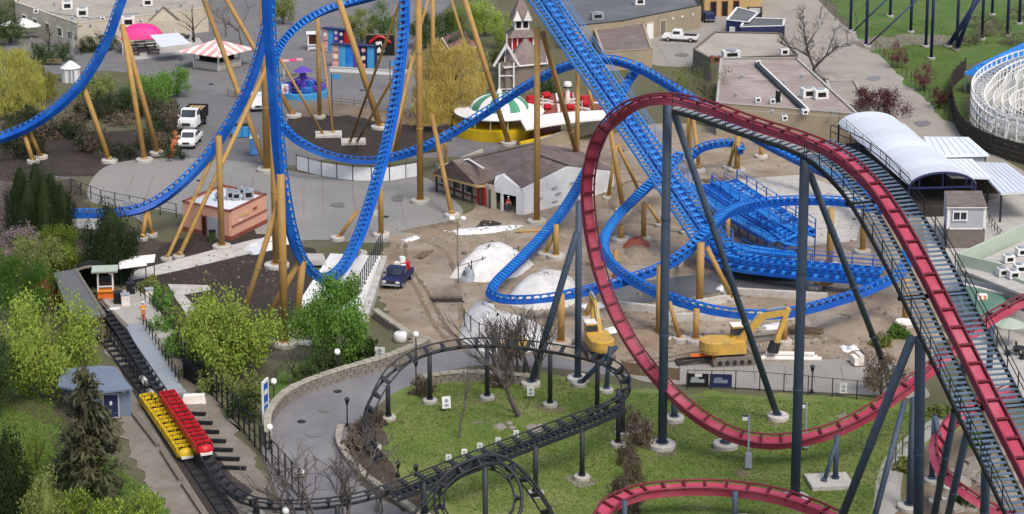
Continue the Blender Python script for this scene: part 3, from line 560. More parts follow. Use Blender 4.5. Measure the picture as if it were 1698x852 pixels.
# ---------------------------------------------------------------- building blocks
def wall(root, name, a, b, h, m, t=.2, z0=0.):
    A, B = (G(*a) if len(a) == 2 else V(a)), (G(*b) if len(b) == 2 else V(b))
    c = (A+B)/2; d = B-A; q = MB(); q.box((c.x, c.y, z0+h/2), (d.length, t, h), math.atan2(d.y, d.x)); return q.build(name, m, root)
def slab(root, name, pts, th, m):
    """a sheet with thickness; pts are (x, y, z): picture point and height"""
    w = [G(*p) for p in pts]; n = len(w)
    nr = V((0, 0, 0))
    for i in range(n): nr += (w[i]-w[0]).cross(w[(i+1) % n]-w[0])
    nr.normalize()
    if nr.z < 0: w = w[::-1]; nr = -nr
    q = MB(); q.add([p for p in w]+[p-nr*th for p in w], [tuple(range(n)), tuple(range(2*n-1, n-1, -1))]+[(i, n+i, n+(i+1) % n, (i+1) % n) for i in range(n)])
    return q.build(name, m, root)
def poly_building(name, label, foot, h, mw, mr, par=.35, cap=None, cat='building', base=None, over=0):
    root = thing(name, label, cat)
    w = [G(*p) for p in foot]; n = len(w); c = sum(w, V((0, 0, 0)))/n
    for i in range(n):
        a, b = w[i], w[(i+1) % n]; wall(root, 'wall', a, b, h+par, mw, .24)
        q = MB(); d = b-a; m_ = (a+b)/2; q.box((m_.x, m_.y, h+par+.04), (d.length+.3, .36, .08), math.atan2(d.y, d.x)); q.build('coping', cap or mw, root)
        if base: q = MB(); q.box((m_.x, m_.y, base[0]/2), (d.length+.1, .34, base[0]), math.atan2(d.y, d.x)); q.build('plinth', base[1], root)
    q = MB(); q.prism([(p.x+(c.x-p.x)*.02, p.y+(c.y-p.y)*.02) for p in w], h-.2, h); q.build('roof', mr, root)
    return root
def on_roof(px, py, h): return G(px, py, h)
def hvac(px, py, h, sx=1.6, sy=1.3, sz=1.1, rz=.2, lab='white air conditioning box on a flat roof', m='white', grp='rooftop units'):
    p = on_roof(px, py, h); t = thing('air_conditioner', lab, 'air conditioner', p, rz, grp)
    bx(t, 'housing', m, (0, 0, sz/2+.1, sx, sy, sz)); bx(t, 'skid', 'galv', (0, 0, .05, sx*.9, sy*.9, .1))
    MB().lathe((0, 0, sz+.1), [(sx*.3, 0), (sx*.3, .14), (sx*.22, .16)], 14).build('fan_cowl', 'galv', t)
    bx(t, 'grille', 'dark', (0, -sy/2-.01, sz*.5+.1, sx*.6, .03, sz*.5)); return t
def opening(root, name, a, b, f0, f1, z0, z1, m, proud=.14, frame=None, t=.1):
    """a door or window in the wall from a to b, between the fractions f0 and f1"""
    A, B = G(*a), G(*b); d = B-A; p, q = A+d*f0, A+d*f1; c = (p+q)/2; rz = math.atan2(d.y, d.x)
    nrm = V((d.y, -d.x, 0)).normalized()
    if nrm.y > 0 and abs(nrm.y) > .05: nrm = -nrm
    c = c+nrm*proud; k = MB(); k.box((c.x, c.y, (z0+z1)/2), ((q-p).length, t, z1-z0), rz); o = k.build(name, m, root)
    if frame:
        L = (q-p).length; c2 = c+nrm*.03; fr = MB(); x = d.normalized()
        for s in (-1, 1): e = c2+x*(s*L/2); fr.box((e.x, e.y, (z0+z1)/2), (.12, t+.04, z1-z0+.24), rz)
        for zz in (z0, z1): fr.box((c2.x, c2.y, zz), (L+.12, t+.05, .12), rz)
        fr.build('frame', frame, o)
    return o
def post(root, px, py, h, m, r=.08, name='post', sq=False):
    p = G(px, py); q = MB()
    if sq: q.box((p.x, p.y, h/2), (2*r, 2*r, h))
    else: q.tube([p, p+V((0, 0, h))], r, 8)
    return q.build(name, m, root)
# ---------------------------------------------------------------- far left: long flat building, canopies, pavilion
b1 = poly_building('flat_roofed_building', 'long cream building with tan flat roof behind the pink canopy', [(130, 80), (345, 52), (330, -60), (60, -60), (28, 42)], 3.6, 'cream', 'roof_tan')
for f in (.12, .3, .5, .7, .86): opening(b1, 'window', (28, 42), (130, 80), f, f+.07, 1.0, 2.3, 'glass', frame='white')
opening(b1, 'door', (28, 42), (130, 80), .9, .96, 0, 2.3, 'white', frame='cream')
for x, y, s in ((137, 28, 1.8), (213, 44, 2.0), (112, 16, 1.7), (245, 10, 1.6), (170, 34, .7), (60, 22, .8), (233, 38, .6)): hvac(x, y, 3.6, s, s*.8, s*.75)
for k in range(9): f = k/9; MB().beam(G(40+92*f, 12+36*f, 3.64), G(160+160*f, -30+44*f, 3.64), .12, .05).build('roof_seam', 'concrete', b1)
for x, y in ((90, 10), (150, 46), (190, 20), (260, 22), (300, 12), (120, 34), (200, 50)): p = on_roof(x, y, 3.6); MB().lathe(p, [(.18, 0), (.18, .5), (.3, .52), (.1, .75)], 10).build('vent_pipe', 'galv', b1)
q = MB(); q.tube([G(60, 16, 3.75), G(150, 30, 3.75), G(230, 20, 3.75)], .09, 6); q.build('conduit', 'galv', b1)
sk = thing('roof_gable', 'small grey gable ornament standing on the cream building', 'gable', on_roof(272, 34, 3.6), .1)
MB().add([(-2.2, 0, 0), (2.2, 0, 0), (0, 0, 2), (-2.2, .4, 0), (2.2, .4, 0), (0, .4, 2)], [(0, 1, 2), (5, 4, 3), (0, 3, 4, 1), (1, 4, 5, 2), (2, 5, 3, 0)]).build('gable_wall', 'cream', sk)
q = MB(); q.beam((-2.5, .2, -.1), (0, .2, 2.2), .7, .14); q.beam((2.5, .2, -.1), (0, .2, 2.2), .7, .14); q.build('trim', 'wood_grey', sk)
def vault(w, d, h, n=14, m=8, ex=2.4):
    vs = []; 
    for j in range(m+1):
        for i in range(n+1):
            u, v = -1+2*i/n, -1+2*j/m; vs.append((u*w/2, v*d/2, h*(max(0, (1-abs(u)**ex))*max(0, (1-abs(v)**(ex*1.6))))**.55))
    o = len(vs); vs2 = vs+[(x*.98, y*.98, z-.06) for x, y, z in vs]; k = n+1
    f = [(j*k+i, j*k+i+1, (j+1)*k+i+1, (j+1)*k+i) for j in range(m) for i in range(n)]
    return MB().add(vs2, f+[tuple(o+q for q in t[::-1]) for t in f])
t = thing('canopy', 'hot pink domed fabric canopy shading dark picnic tables', 'canopy', G(236, 86), .12)
vault(6.2, 4.6, 2.0).build('fabric_cover', 'pink', t, True, (0, 0, 2.4))
for sx in (-1, 1):
    for sy in (-1, 1): MB().tube([(sx*2.8, sy*2.0, 0), (sx*2.8, sy*2.0, 2.6)], .07).build('post', 'white', t)
bx(t, 'edge_beam', 'white', (0, -2.1, 2.42, 5.8, .12, .14), (0, 2.1, 2.42, 5.8, .12, .14), (2.9, 0, 2.44, .12, 4.3, .14), (-2.9, 0, 2.44, .12, 4.3, .14))
for x, y, r in ((220, 82, .2), (238, 86, .3), (255, 90, .1), (232, 76, .2), (250, 80, .4), (222, 92, .3)):
    p = thing('picnic_table', 'dark brown picnic table with benches under the pink canopy', 'picnic table', G(x, y), r, 'picnic tables under the canopy')
    bx(p, 'table_top', 'wood_dark', (0, 0, .74, 1.8, .75, .06)); bx(p, 'bench', 'wood_dark', (0, .72, .44, 1.8, .26, .05)); bx(p, 'bench', 'wood_dark', (0, -.72, .44, 1.8, .26, .05))
    for s in (-1, 1): bx(p, 'leg', 'wood_dark', (s*.7, 0, .36, .08, 1.5, .08), (s*.7, 0, .37, .08, .1, .7), (s*.7, .5, .2, .08, .1, .42), (s*.7, -.5, .2, .08, .1, .42))
kind(slab(None, 'patio', [(218, 100, .04), (345, 84, .04), (330, 62, .04), (210, 74, .04)], .04, 'concrete'), 'structure')
t = thing('awning', 'grey white sloping fabric awning on thin white posts beside pink canopy', 'awning')
slab(t, 'fabric_cover', [(249, 58, 3.5), (296, 54, 3.5), (317, 72, 2.6), (267, 78, 2.6)], .08, 'roof_white')
for x, y in ((267, 78), (317, 72), (292, 75)): post(t, x, y, 2.6, 'white', .07)
for x, y in ((290, 66), (303, 64), (310, 67)):
    p = thing('bistro_set', 'dark round table and stools under the white awning', 'table', G(x, y), 0, 'tables under the awning')
    MB().lathe((0, 0, 0), [(.3, 0), (.05, .05), (.05, .72), (.5, .73), (.5, .78)], 12).build('table', 'wood_dark', p)
    for a in range(3): MB().lathe((.8*math.cos(a*2.1), .8*math.sin(a*2.1), 0), [(.2, 0), (.16, .42), (.2, .46)], 8).build('stool', 'wood_dark', p)
# striped pavilion
t = thing('pavilion', 'square food stand with pink and white striped hip roof', 'pavilion', G(360, 110), R(-33))
bw = 2.4; rw = 4.0
for k in range(4):
    c, s = math.cos(k*math.pi/2), math.sin(k*math.pi/2); rt4 = lambda x, y, z: (x*c-y*s, x*s+y*c, z)
    MB().add([rt4(-bw, -bw, 0), rt4(bw, -bw, 0), rt4(bw, -bw, 1.0), rt4(-bw, -bw, 1.0), rt4(-bw, -bw+.2, 0), rt4(bw, -bw+.2, 0), rt4(bw, -bw+.2, 1.0), rt4(-bw, -bw+.2, 1.0)], [(0, 1, 2, 3), (7, 6, 5, 4), (3, 2, 6, 7), (0, 4, 5, 1)]).build('counter_wall', 'cream', t)
    MB().box(rt4(0, -bw+.02, 1.05), (bw*2+.3 if k % 2 == 0 else .5, .5 if k % 2 == 0 else bw*2+.3, .08)).build('counter', 'white', t)
    MB().box(rt4(0, -bw+.0, .45), (bw*2+.05 if k % 2 == 0 else .26, .26 if k % 2 == 0 else bw*2+.05, .12)).build('trim_band', 'white', t)
    MB().box(rt4(-bw, -bw, 1.3), (.2, .2, 2.6)).build('post', 'white', t)
    N = 10
    for i in range(N):
        x0, x1 = -rw+2*rw*i/N, -rw+2*rw*(i+1)/N
        zf = lambda x, y: 2.5+(1-max(abs(x), abs(y))/rw)*1.6
        ya, yb = -rw, 0
        pts = []
        xa, xb = x0, x1
        top = [(xb, -max(abs(xb), .01)), (xa, -max(abs(xa), .01))]
        pts = [(xa, -rw), (xb, -rw)]+top
        v = [rt4(x, y, zf(x, y)+(.03 if i % 2 else 0)) for x, y in pts]; v2 = [rt4(x, y, zf(x, y)-.1) for x, y in pts]
        MB().add(v+v2, [(0, 1, 2, 3), (7, 6, 5, 4), (0, 4, 5, 1), (1, 5, 6, 2), (3, 2, 6, 7), (0, 3, 7, 4)]).build('roof_stripe', 'stripe_pink' if i % 2 else 'stripe_cream', t)
bx(t, 'serving_shelf', 'dark', (0, 0, 1.7, 3.6, 3.6, 1.1)); MB().lathe((0, 0, 4.05), [(.25, 0), (.2, .3), (.04, .6)], 10).build('finial', 'white', t)
# brightly panelled game booths
def booth_row(px0, py0, px1, py1, h, cols, lab, deep=1.2):
    a, rz, L = front(px0, py0, px1, py1); t = thing('game_booth', lab, 'booth', a, rz); n = len(cols); wdt = L/n
    bx(t, 'back_wall', 'navy', (L/2, deep/2+.1, h/2, L, deep, h))
    for i, (c, dots) in enumerate(cols):
        pn = bx(t, 'panel', c, (wdt*(i+.5), 0, h/2, wdt-.08, .14, h-.06))
        for k in range(dots):
            z = h*(k+.5)/dots; q = MB(); q.tube([(wdt*(i+.5), -.07, z), (wdt*(i+.5), -.12, z)], min(wdt, h/dots)*.3, 14); q.build('emblem', 'stripe_cream' if (i+k) % 2 else 'stripe_pink', pn)
            bx(pn, 'rib', 'navy', (wdt*(i+.5), -.08, h*k/dots+.05, wdt-.1, .06, .08))
    bx(t, 'cornice', 'navy', (L/2, .3, h+.08, L+.2, deep, .16)); return t
booth_row(551, 112, 621, 116, 3.5, [('stripe_pink', 3), ('sky_blue', 0), ('blue_bright', 0), ('purple', 0), ('navy', 3), ('sky_blue', 0)], 'row of tall red, blue and purple game panels behind white kerb')
booth_row(536, 86, 580, 90, 3.7, [('stripe_pink', 2), ('sky_blue', 0), ('purple', 4), ('navy', 3), ('red_paint', 0)], 'shorter row of purple and pink game panels behind the blue one')
t = thing('mural_board', 'large dark mural board with red arch and white shapes', 'mural', *front(606, 92, 655, 92)[:2]); L = front(606, 92, 655, 92)[2]
bx(t, 'board', 'dark', (L/2, 0, 1.6, L, .2, 3.2)); bx(t, 'frame', 'wood', (L/2, .02, 3.25, L+.2, .3, .12), (0, .02, 1.6, .12, .3, 3.2), (L, .02, 1.6, .12, .3, 3.2))
q = MB(); q.tube([(L*.15+L*.7*k/10, -.12, 2.0+1.0*math.sin(math.pi*k/10)) for k in range(11)], .22, 6); q.build('painted_arch', 'red_paint', t)
q = MB(); q.beam((L*.5, -.13, .5), (L*.45, -.13, 2.2), .1, .9, (1, 0, 0)); q.beam((L*.25, -.13, .5), (L*.45, -.13, 1.6), .1, .4, (1, 0, 0)); q.beam((L*.62, -.13, .6), (L*.48, -.13, 1.8), .1, .35, (1, 0, 0)); q.build('painted_shape', 'white', t)
t = thing('low_wall', 'low white kerb wall in front of the game booths', 'wall'); wall(t, 'wall', (548, 118), (650, 124), .6, 'white', .5); wall(t, 'coping', (548, 118), (650, 124), .1, 'concrete_pale', .6, .6)
t = thing('ticket_booth', 'small white framed kiosk beside the game booths', 'kiosk', G(520, 82), .1)
for sx in (-1, 1):
    for sy in (-1, 1): bx(t, 'post', 'white', (sx*.8, sy*.8, 1.3, .2, .2, 2.6))
bx(t, 'counter', 'white', (0, -.8, .9, 1.6, .5, .12), (0, -.85, .45, 1.6, .1, .5)); bx(t, 'roof', 'white', (0, 0, 2.65, 2.2, 2.2, .14)); bx(t, 'back_panel', 'brick_red', (0, .8, 1.2, 1.5, .1, 2.3))
# purple family ride
t = thing('amusement_ride', 'purple family ride with small cars on round blue deck', 'ride', G(503, 158), 0)
MB().lathe((0, 0, 0), [(3.4, 0), (3.4, .75), (3.3, .85)], 24).build('deck', 'sky_blue', t)
MB().lathe((0, 0, .85), [(.5, 0), (.45, 2.4), (1.3, 2.6), (.2, 3.3)], 14).build('centre_post', 'purple', t)
for k in range(10):
    a = k*math.pi/5; x, y = 2.5*math.cos(a), 2.5*math.sin(a)
    c = MB(); c.lathe((x, y, .85), [(.5, 0), (.62, .3), (.6, .75), (.45, .8)], 10); cc = c.build('tub_car', ('purple', 'navy', 'blue_bright')[k % 3], t)
    MB().beam((x, y, 1.55), (0, 0, 2.9), .1, .1).build('sweep_arm', 'purple', cc)
for k in range(12):
    a = k*math.pi/6; MB().tube([(3.35*math.cos(a), 3.35*math.sin(a), .8), (3.35*math.cos(a), 3.35*math.sin(a), 1.8)], .05, 6).build('fence_post', 'blue_bright', t)
for zz in (1.3, 1.8): MB().tube([(3.35*math.cos(k*.262), 3.35*math.sin(k*.262), zz) for k in range(25)], .04, 5).build('railing', 'purple', t)
t = thing('ride_sign', 'pink and white board sign beside the purple ride', 'sign', G(473, 164), .2); bx(t, 'board', 'stripe_cream', (0, 0, 1.2, .95, .1, 1.8)); bx(t, 'post', 'white', (-.3, .05, .2, .1, .1, .4), (.3, .05, .2, .1, .1, .4)); MB().tube([(0, -.05, 1.3), (0, -.09, 1.3)], .35, 12).build('emblem', 'stripe_pink', t)
t = thing('ride_roof', 'pink flat canopy behind the purple ride', 'canopy', G(486, 128), .2)
for k, c in enumerate(('stripe_pink', 'pink', 'stripe_pink')): bx(t, 'roof_panel', c, (-1+k*1.0, 0, 2.5+.05*k, .95, 1.6, .08))
for sx in (-1.3, 1.3): bx(t, 'post', 'white', (sx, 0, 1.25, .1, .1, 2.5))
# ---------------------------------------------------------------- upper middle: hut, towered house, dome ride, house under wrap
def hip_house(name, label, foot, h, rh, mw, mr, over=.5):
    root = thing(name, label, 'building'); w = [G(*p) for p in foot]; c = sum(w, V((0, 0, 0)))/4
    for i in range(4): wall(root, 'wall', w[i], w[(i+1) % 4], h, mw, .2)
    e = [c+(p-c)*((p-c).length+over)/(p-c).length for p in w]; la, lb = (w[1]-w[0]).length, (w[2]-w[1]).length
    if la > lb: r0, r1 = (e[0]+e[3])/2+(e[1]-e[0])*.25, (e[1]+e[2])/2-(e[1]-e[0])*.25
    else: r0, r1 = (e[0]+e[1])/2+(e[2]-e[1])*.25, (e[3]+e[2])/2-(e[2]-e[1])*.25
    up = V((0, 0, h)); ev = [p+up-V((0, 0, .1)) for p in e]; rv = [r0+V((0, 0, h+rh)), r1+V((0, 0, h+rh))]
    f = [(0, 1, 5, 4), (2, 3, 4, 5), (1, 2, 5), (3, 0, 4)] if la > lb else [(0, 1, 4), (2, 3, 5), (1, 2, 5, 4), (3, 0, 4, 5)]
    MB().add(ev+rv, f+[(3, 2, 1, 0)]).build('roof', mr, root)
    q = MB()
    for i in range(4): q.beam(ev[i]-V((0, 0, .06)), ev[(i+1) % 4]-V((0, 0, .06)), .14, .2)
    q.build('fascia', 'white', root); return root
t = hip_house('hut', 'small blue hut with dull red hip roof behind the willow', [(748, 108), (793, 102), (782, 84), (738, 90)], 2.6, 1.3, 'navy', 'shingle_red', .7)
for k in range(6): opening(t, 'board', (748, 108), (793, 102), .02+k*.165, .14+k*.165, .1, 2.5, 'purple' if k % 2 else 'blue', .12)
t = hip_house('gabled_house', 'dark shingled house joined to the red and white turret', [(838, 158), (905, 150), (900, 115), (842, 122)], 4.2, 3.0, 'wood_grey', 'shingle', .5)
t = thing('turret', 'red and white turret with pointed shingle roof and dormers', 'tower', G(864, 140), R(8))
bx(t, 'base', 'wood_grey', (0, 0, 2.5, 3.2, 3.2, 5.0)); bx(t, 'red_storey', 'red_paint', (0, 0, 6.0, 3.1, 3.1, 2.4)); 
for k in range(5): bx(t, 'pilaster', 'white', (-1.5+k*.75, -1.58, 6.0, .16, .1, 2.4)); bx(t, 'pilaster', 'white', (1.58, -1.5+k*.75, 6.0, .1, .16, 2.4))
MB().add([(-2.1, -2.1, 7.2), (2.1, -2.1, 7.2), (2.1, 2.1, 7.2), (-2.1, 2.1, 7.2), (-1.1, -1.1, 8.2), (1.1, -1.1, 8.2), (1.1, 1.1, 8.2), (-1.1, 1.1, 8.2)], [(0, 1, 5, 4), (1, 2, 6, 5), (2, 3, 7, 6), (3, 0, 4, 7), (3, 2, 1, 0)]).build('skirt_roof', 'shingle', t)
bl = bx(t, 'belfry', 'white', (0, 0, 8.9, 2.1, 2.1, 1.5))
for s in (-1, 1): bx(bl, 'belfry_opening', 'dark', (s*.5, -1.04, 8.9, .7, .06, 1.0)); bx(bl, 'belfry_opening', 'dark', (1.04, s*.5, 8.9, .06, .7, 1.0))
sr = MB().add([(-1.5, -1.5, 9.6), (1.5, -1.5, 9.6), (1.5, 1.5, 9.6), (-1.5, 1.5, 9.6), (0, 0, 13.2)], [(0, 1, 4), (1, 2, 4), (2, 3, 4), (3, 0, 4), (3, 2, 1, 0)]).build('spire_roof', 'shingle', t)
for s in (-1, 1): MB().add([(s*.75-.6, -1.55, 9.5), (s*.75+.6, -1.55, 9.5), (s*.75, -1.5, 11.0), (s*.75, -.6, 10.6)], [(0, 1, 2), (1, 3, 2), (3, 0, 2)]).build('dormer', 'white', sr)
t = thing('gable_porch', 'white gothic gable porch with slender posts beside turret', 'porch', G(840, 158), R(5))
for s in (-1, 1): bx(t, 'post', 'white', (s*1.0, 0, 2.3, .22, .22, 4.6))
q = MB(); q.beam((-1.8, 0, 4.2), (0, 0, 7.2), .3, .35); q.beam((1.8, 0, 4.2), (0, 0, 7.2), .3, .35); q.beam((0, 0, 6.9), (0, 0, 8.6), .16, .16); q.build('bargeboard', 'white', t)
bx(t, 'balustrade', 'white', (0, 0, .9, 2.0, .1, .1), (0, 0, .5, 2.0, .1, .1), (0, 0, 2.8, 2.0, .1, .16)); bx(t, 'screen', 'wood_grey', (0, .4, 2.6, 1.8, .1, 4.2))
# dome ride
p0 = G(828, 218); t = thing('carousel_pavilion', 'round ride pavilion with green and white striped dome and yellow base', 'carousel', p0)
N = 16
for k in range(N):
    vs = []; fs = []
    for j in range(7):
        a = j/6*math.pi/2*.96; r = 3.8*math.cos(a); z = 3.1+2.0*math.sin(a)
        for s in (0, .5, 1): th = (k+s)*2*math.pi/N; vs.append((r*math.cos(th), r*math.sin(th), z+(.05 if k % 2 else 0)))
    for j in range(6):
        for s in range(2): i = j*3+s; fs.append((i, i+1, i+4, i+3))
    MB().add(vs, fs).build('dome_panel', 'green' if k % 2 else 'white', t, True)
MB().lathe((0, 0, 5.0), [(.4, 0), (.3, .4), (.05, .8)], 12).build('finial', 'white', t)
MB().lathe((0, 0, 0), [(3.75, 2.95), (5.7, 2.6), (5.8, 2.75), (3.8, 3.2)], 32).build('ring_roof', 'white', t, False)
MB().lathe((0, 0, 0), [(5.0, 0), (6.0, 0), (6.0, 1.35), (5.0, 1.35)], 32).build('yellow_wall', 'yellow', t)
MB().lathe((0, 0, 0), [(4.6, .02), (4.6, .12)], 32).build('floor', 'wood_dark', t); MB().lathe((0, 0, .1), [(1.4, 0), (1.4, 2.8)], 16).build('core', 'dark', t)
for k in range(14): a = k*2*math.pi/14; MB().tube([(4.9*math.cos(a), 4.9*math.sin(a), .5), (4.9*math.cos(a), 4.9*math.sin(a), 2.65)], .08, 8).build('post', 'white', t)
for k in range(8):
    a = k*2*math.pi/8+.2; MB().lathe((3.2*math.cos(a), 3.2*math.sin(a), .1), [(.4, 0), (.7, .35), (.65, .8), (.5, .85)], 10).build('tub_seat', ('red_paint', 'navy', 'yellow')[k % 3], t)
t = thing('ride_canopy', 'sweeping white canopy joined to the dome ride beside red floor', 'canopy')
cv = cr([(872, 214), (915, 206), (960, 200), (1004, 196)], 5); cw = cr([(1012, 182), (965, 184), (915, 188), (862, 196)], 5)
slab(t, 'roof', [(x, y, 2.9) for x, y in cv+cw], .22, 'white')
for x, y in ((890, 211), (925, 206), (965, 200), (1000, 196), (900, 192), (950, 186)): post(t, x, y, 2.7, 'white', .08)
slab(t, 'counter', [(880, 222, 1.0), (930, 214, 1.0), (930, 206, 1.0), (880, 212, 1.0)], .9, 'brick_red')
t = thing('dance_floor', 'red round ride floor with white bands behind the white canopy', 'ride floor')
MB().lathe(G(925, 176), [(6.2, 0), (6.2, .35), (6.0, .4)], 32).build('deck', 'brick_red', t)
for k in range(8):
    a = k*math.pi/4; c = G(925, 176); d = V((math.cos(a), math.sin(a), 0)); MB().beam(c+d*1+V((0, 0, .5)), c+d*5.8+V((0, 0, .5)), .35, .16).build('band', 'white', t)
for k in range(8):
    a = k*math.pi/4+.39; c = G(925, 176)+V((4*math.cos(a), 4*math.sin(a), .4)); MB().lathe(c, [(.5, 0), (.7, .3), (.6, .7), (.4, .75)], 10).build('tub_car', 'red_paint', t)
t = thing('mascot_post', 'white figure post with round top above red floor', 'post', G(941, 178)); MB().lathe((0, 0, 0), [(.5, 0), (.35, 1.5), (.28, 2.3), (.22, 2.7)], 12).build('body', 'stripe_cream', t, True); MB().lathe((0, 0, 2.6), [(.2, 0), (.55, .15), (.6, .6), (.45, .95), (.1, 1.05)], 14).build('cap', 'white', t, True); MB().lathe((0, 0, 2.75), [(.57, 0), (.6, .1), (.57, .2)], 14).build('band', 'dark', t)
t = thing('low_wall', 'tan block wall with yellow end beside the brown roofed house', 'wall'); wall(t, 'wall', (895, 250), (1000, 214), 1.4, 'tan_wall', .3); wall(t, 'coping', (895, 250), (1000, 214), .1, 'concrete', .4, 1.4); wall(t, 'painted_end', (862, 255), (920, 241), 1.5, 'yellow', .36)
# --- the house under construction
def face3(root, name, w, th, m, back=None):
    n = len(w); nr = V((0, 0, 0))
    for i in range(n): nr += (w[i]-w[0]).cross(w[(i+1) % n]-w[0])
    nr.normalize()
    if nr.dot(V((0, 0, CAMH))-w[0]) < 0: w = w[::-1]; nr = -nr
    q = MB(); q.add(list(w)+[p-nr*th for p in w], [tuple(range(n)), tuple(range(2*n-1, n-1, -1))]+[(i, n+i, n+(i+1) % n, (i+1) % n) for i in range(n)])
    return q.build(name, m, root)
t = thing('house', 'half finished house with brown shingle roof, white wrap walls and red porch door', 'house')
hh = 2.9
wall(t, 'porch_wall', (728, 313), (815, 345), 2.6, 'cream', .2); wall(t, 'side_wall', (728, 313), (800, 282), 2.6, 'cream', .2)
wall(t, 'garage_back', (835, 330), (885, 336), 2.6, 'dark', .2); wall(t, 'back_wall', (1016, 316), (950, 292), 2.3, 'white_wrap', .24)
face3(t, 'end_wall', [G(869, 357), G(1017, 316), T(1017, 284, 316), T(942, 276, 337), T(866, 314, 357)], .2, 'white_wrap')
face3(t, 'gable_front', [T(820, 318, 347), T(833, 321, 350), T(858, 326, 355), T(867, 316, 357), T(834, 291, 350), T(819, 307, 347)], .16, 'white_wrap')
wall(t, 'corner_panel', (857, 355), (869, 357), 2.7, 'white_wrap', .26); wall(t, 'corner_panel', (812, 345), (822, 347), 2.6, 'cream', .26); wall(t, 'garage_post', (831, 349), (834, 350), 2.1, 'white_wrap', .2)
opening(t, 'red_door', (728, 313), (815, 345), .76, .92, 0, 2.2, 'door_red', .2)
for f in (.06, .3, .54): opening(t, 'window', (728, 313), (815, 345), f, f+.15, .9, 2.1, 'glass', .14, 'white')
opening(t, 'red_band', (728, 313), (815, 345), .02, .74, .5, .75, 'brick_red', .16)
for k in range(7): f = k/6; post(t, 724+88*f, 318+28*f, 2.2, 'wood_dark', .11, 'porch_post', True)
for i in range(4):
    for j in range(3): opening(t, 'wrap_print', (869, 357), (1017, 316), .1+i*.2+(j % 2)*.04, .16+i*.2+(j % 2)*.04, .5+j*.8, .72+j*.8, 'shed_grey', .03, t=.03)
def roofp(name, pts, m='shingle'): return face3(t, name, [T(*p) for p in pts], .16, m)
Y_ = lambda x, y, z: G(x, y, z)
def rz_(name, pts, m='shingle'): return face3(t, name, [G(*p) for p in pts], .16, m)
rz_('roof', [(716, 287, 2.4), (790, 307, 2.4), (828, 305, 2.5), (838, 291, 3.6), (776, 263, 4.9), (750, 266, 4.9)])
rz_('roof', [(776, 263, 4.9), (838, 291, 3.6), (866, 313, 2.9), (892, 300, 3.0), (944, 274, 4.3), (896, 257, 5.0), (888, 237, 5.3)])
rz_('roof', [(716, 287, 2.4), (750, 266, 4.9), (776, 263, 4.9), (888, 237, 5.3), (860, 240, 3.0), (760, 262, 2.4)])
rz_('roof', [(944, 274, 4.3), (896, 257, 5.0), (888, 237, 5.3), (960, 248, 3.6), (1020, 282, 2.3)])
rz_('flashing', [(776, 264, 5.05), (802, 280, 4.5), (778, 268, 4.6), (768, 266, 4.9)], 'white'); rz_('flashing', [(819, 305, 2.75), (834, 290, 3.8), (868, 315, 2.95), (864, 312, 3.0), (836, 287, 3.85), (822, 292, 3.6)], 'white_wrap')
q = MB(); pts = [G(716, 288, 2.3), G(790, 309, 2.3), G(828, 307, 2.4)]
for a_, b_ in zip(pts, pts[1:]): q.beam(a_, b_, .16, .26)
q.build('fascia', 'gold_pale', t)
q = MB(); q.beam(G(776, 262, 5.0), G(888, 236, 5.4), .3, .12); q.beam(G(896, 256, 5.1), G(944, 273, 4.4), .3, .12); q.build('ridge_cap', 'wood_grey', t)
# ---------------------------------------------------------------- upper right: service buildings
t = poly_building('workshop', 'tan workshop with dark flat roof and garage doors by white pickup', [(940, 84), (1030, 74), (1161, 46), (1100, -50), (900, -40)], 3.6, 'tan_wall', 'roof_grey', .2, 'charcoal')
for f, w_, m_ in ((.30, .085, 'white'), (.47, .07, 'wood_grey'), (.12, .05, 'tan_wall')): opening(t, 'garage_door', (1030, 74), (1161, 46), f, f+w_, 0, 2.6, m_, .14, 'cream')
for f in (.62, .74, .88): opening(t, 'wall_lamp', (1030, 74), (1161, 46), f, f+.02, 2.4, 2.7, 'white', .2)
hvac(990, 32, 3.6, 2.0, 1.4, 1.0, m='galv'); hvac(1060, 8, 3.6)
t = poly_building('brown_roofed_shed', 'low building with plain brown roof beneath the lift hill', [(1000, 118), (1080, 112), (1066, 68), (985, 74)], 2.8, 'tan_wall', 'shingle', .05)
t = poly_building('solar_shed', 'dark shed with blue grey roof and white edge left of its twin', [(1205, 62), (1240, 66), (1256, 50), (1222, 40)], 2.8, 'navy', 'roof_grey', .06, 'white', 'shed')
opening(t, 'window', (1205, 62), (1240, 66), .15, .4, .8, 1.9, 'white', .14)
t = poly_building('solar_shed', 'long dark shed with white edged grey roof beside its twin', [(1228, 72), (1298, 70), (1300, 58), (1236, 56)], 2.6, 'navy', 'roof_grey', .06, 'white', 'shed')
for f in (.1, .35, .6, .85): opening(t, 'window', (1228, 72), (1298, 70), f, f+.1, .9, 1.9, 'glass', .14, 'charcoal')
poly_building('storage_hut', 'tiny hut with pale roof behind the solar sheds', [(1240, 44), (1262, 45), (1262, 34), (1240, 34)], 2.2, 'wood_dark', 'concrete', .05, None, 'hut')
t = poly_building('mustard_house', 'mustard yellow building with dark openings at the yard end', [(1168, 28), (1262, 24), (1262, -30), (1160, -30)], 3.5, 'gold_pale', 'roof_tan', .1)
for f in (.1, .3, .5): opening(t, 'doorway', (1168, 28), (1262, 24), f, f+.1, 0, 2.6, 'dark', .13, 'brick_red')
t = poly_building('flat_store', 'flat roofed store with pale roof and dark front beside bare tree', [(1150, 118), (1178, 134), (1320, 128), (1292, 90), (1185, 88)], 3.2, 'wood_grey', 'roof_tan', .12)
for f in (.55, .8): opening(t, 'shutter', (1178, 134), (1320, 128), f, f+.15, .1, 2.7, 'dark', .14)
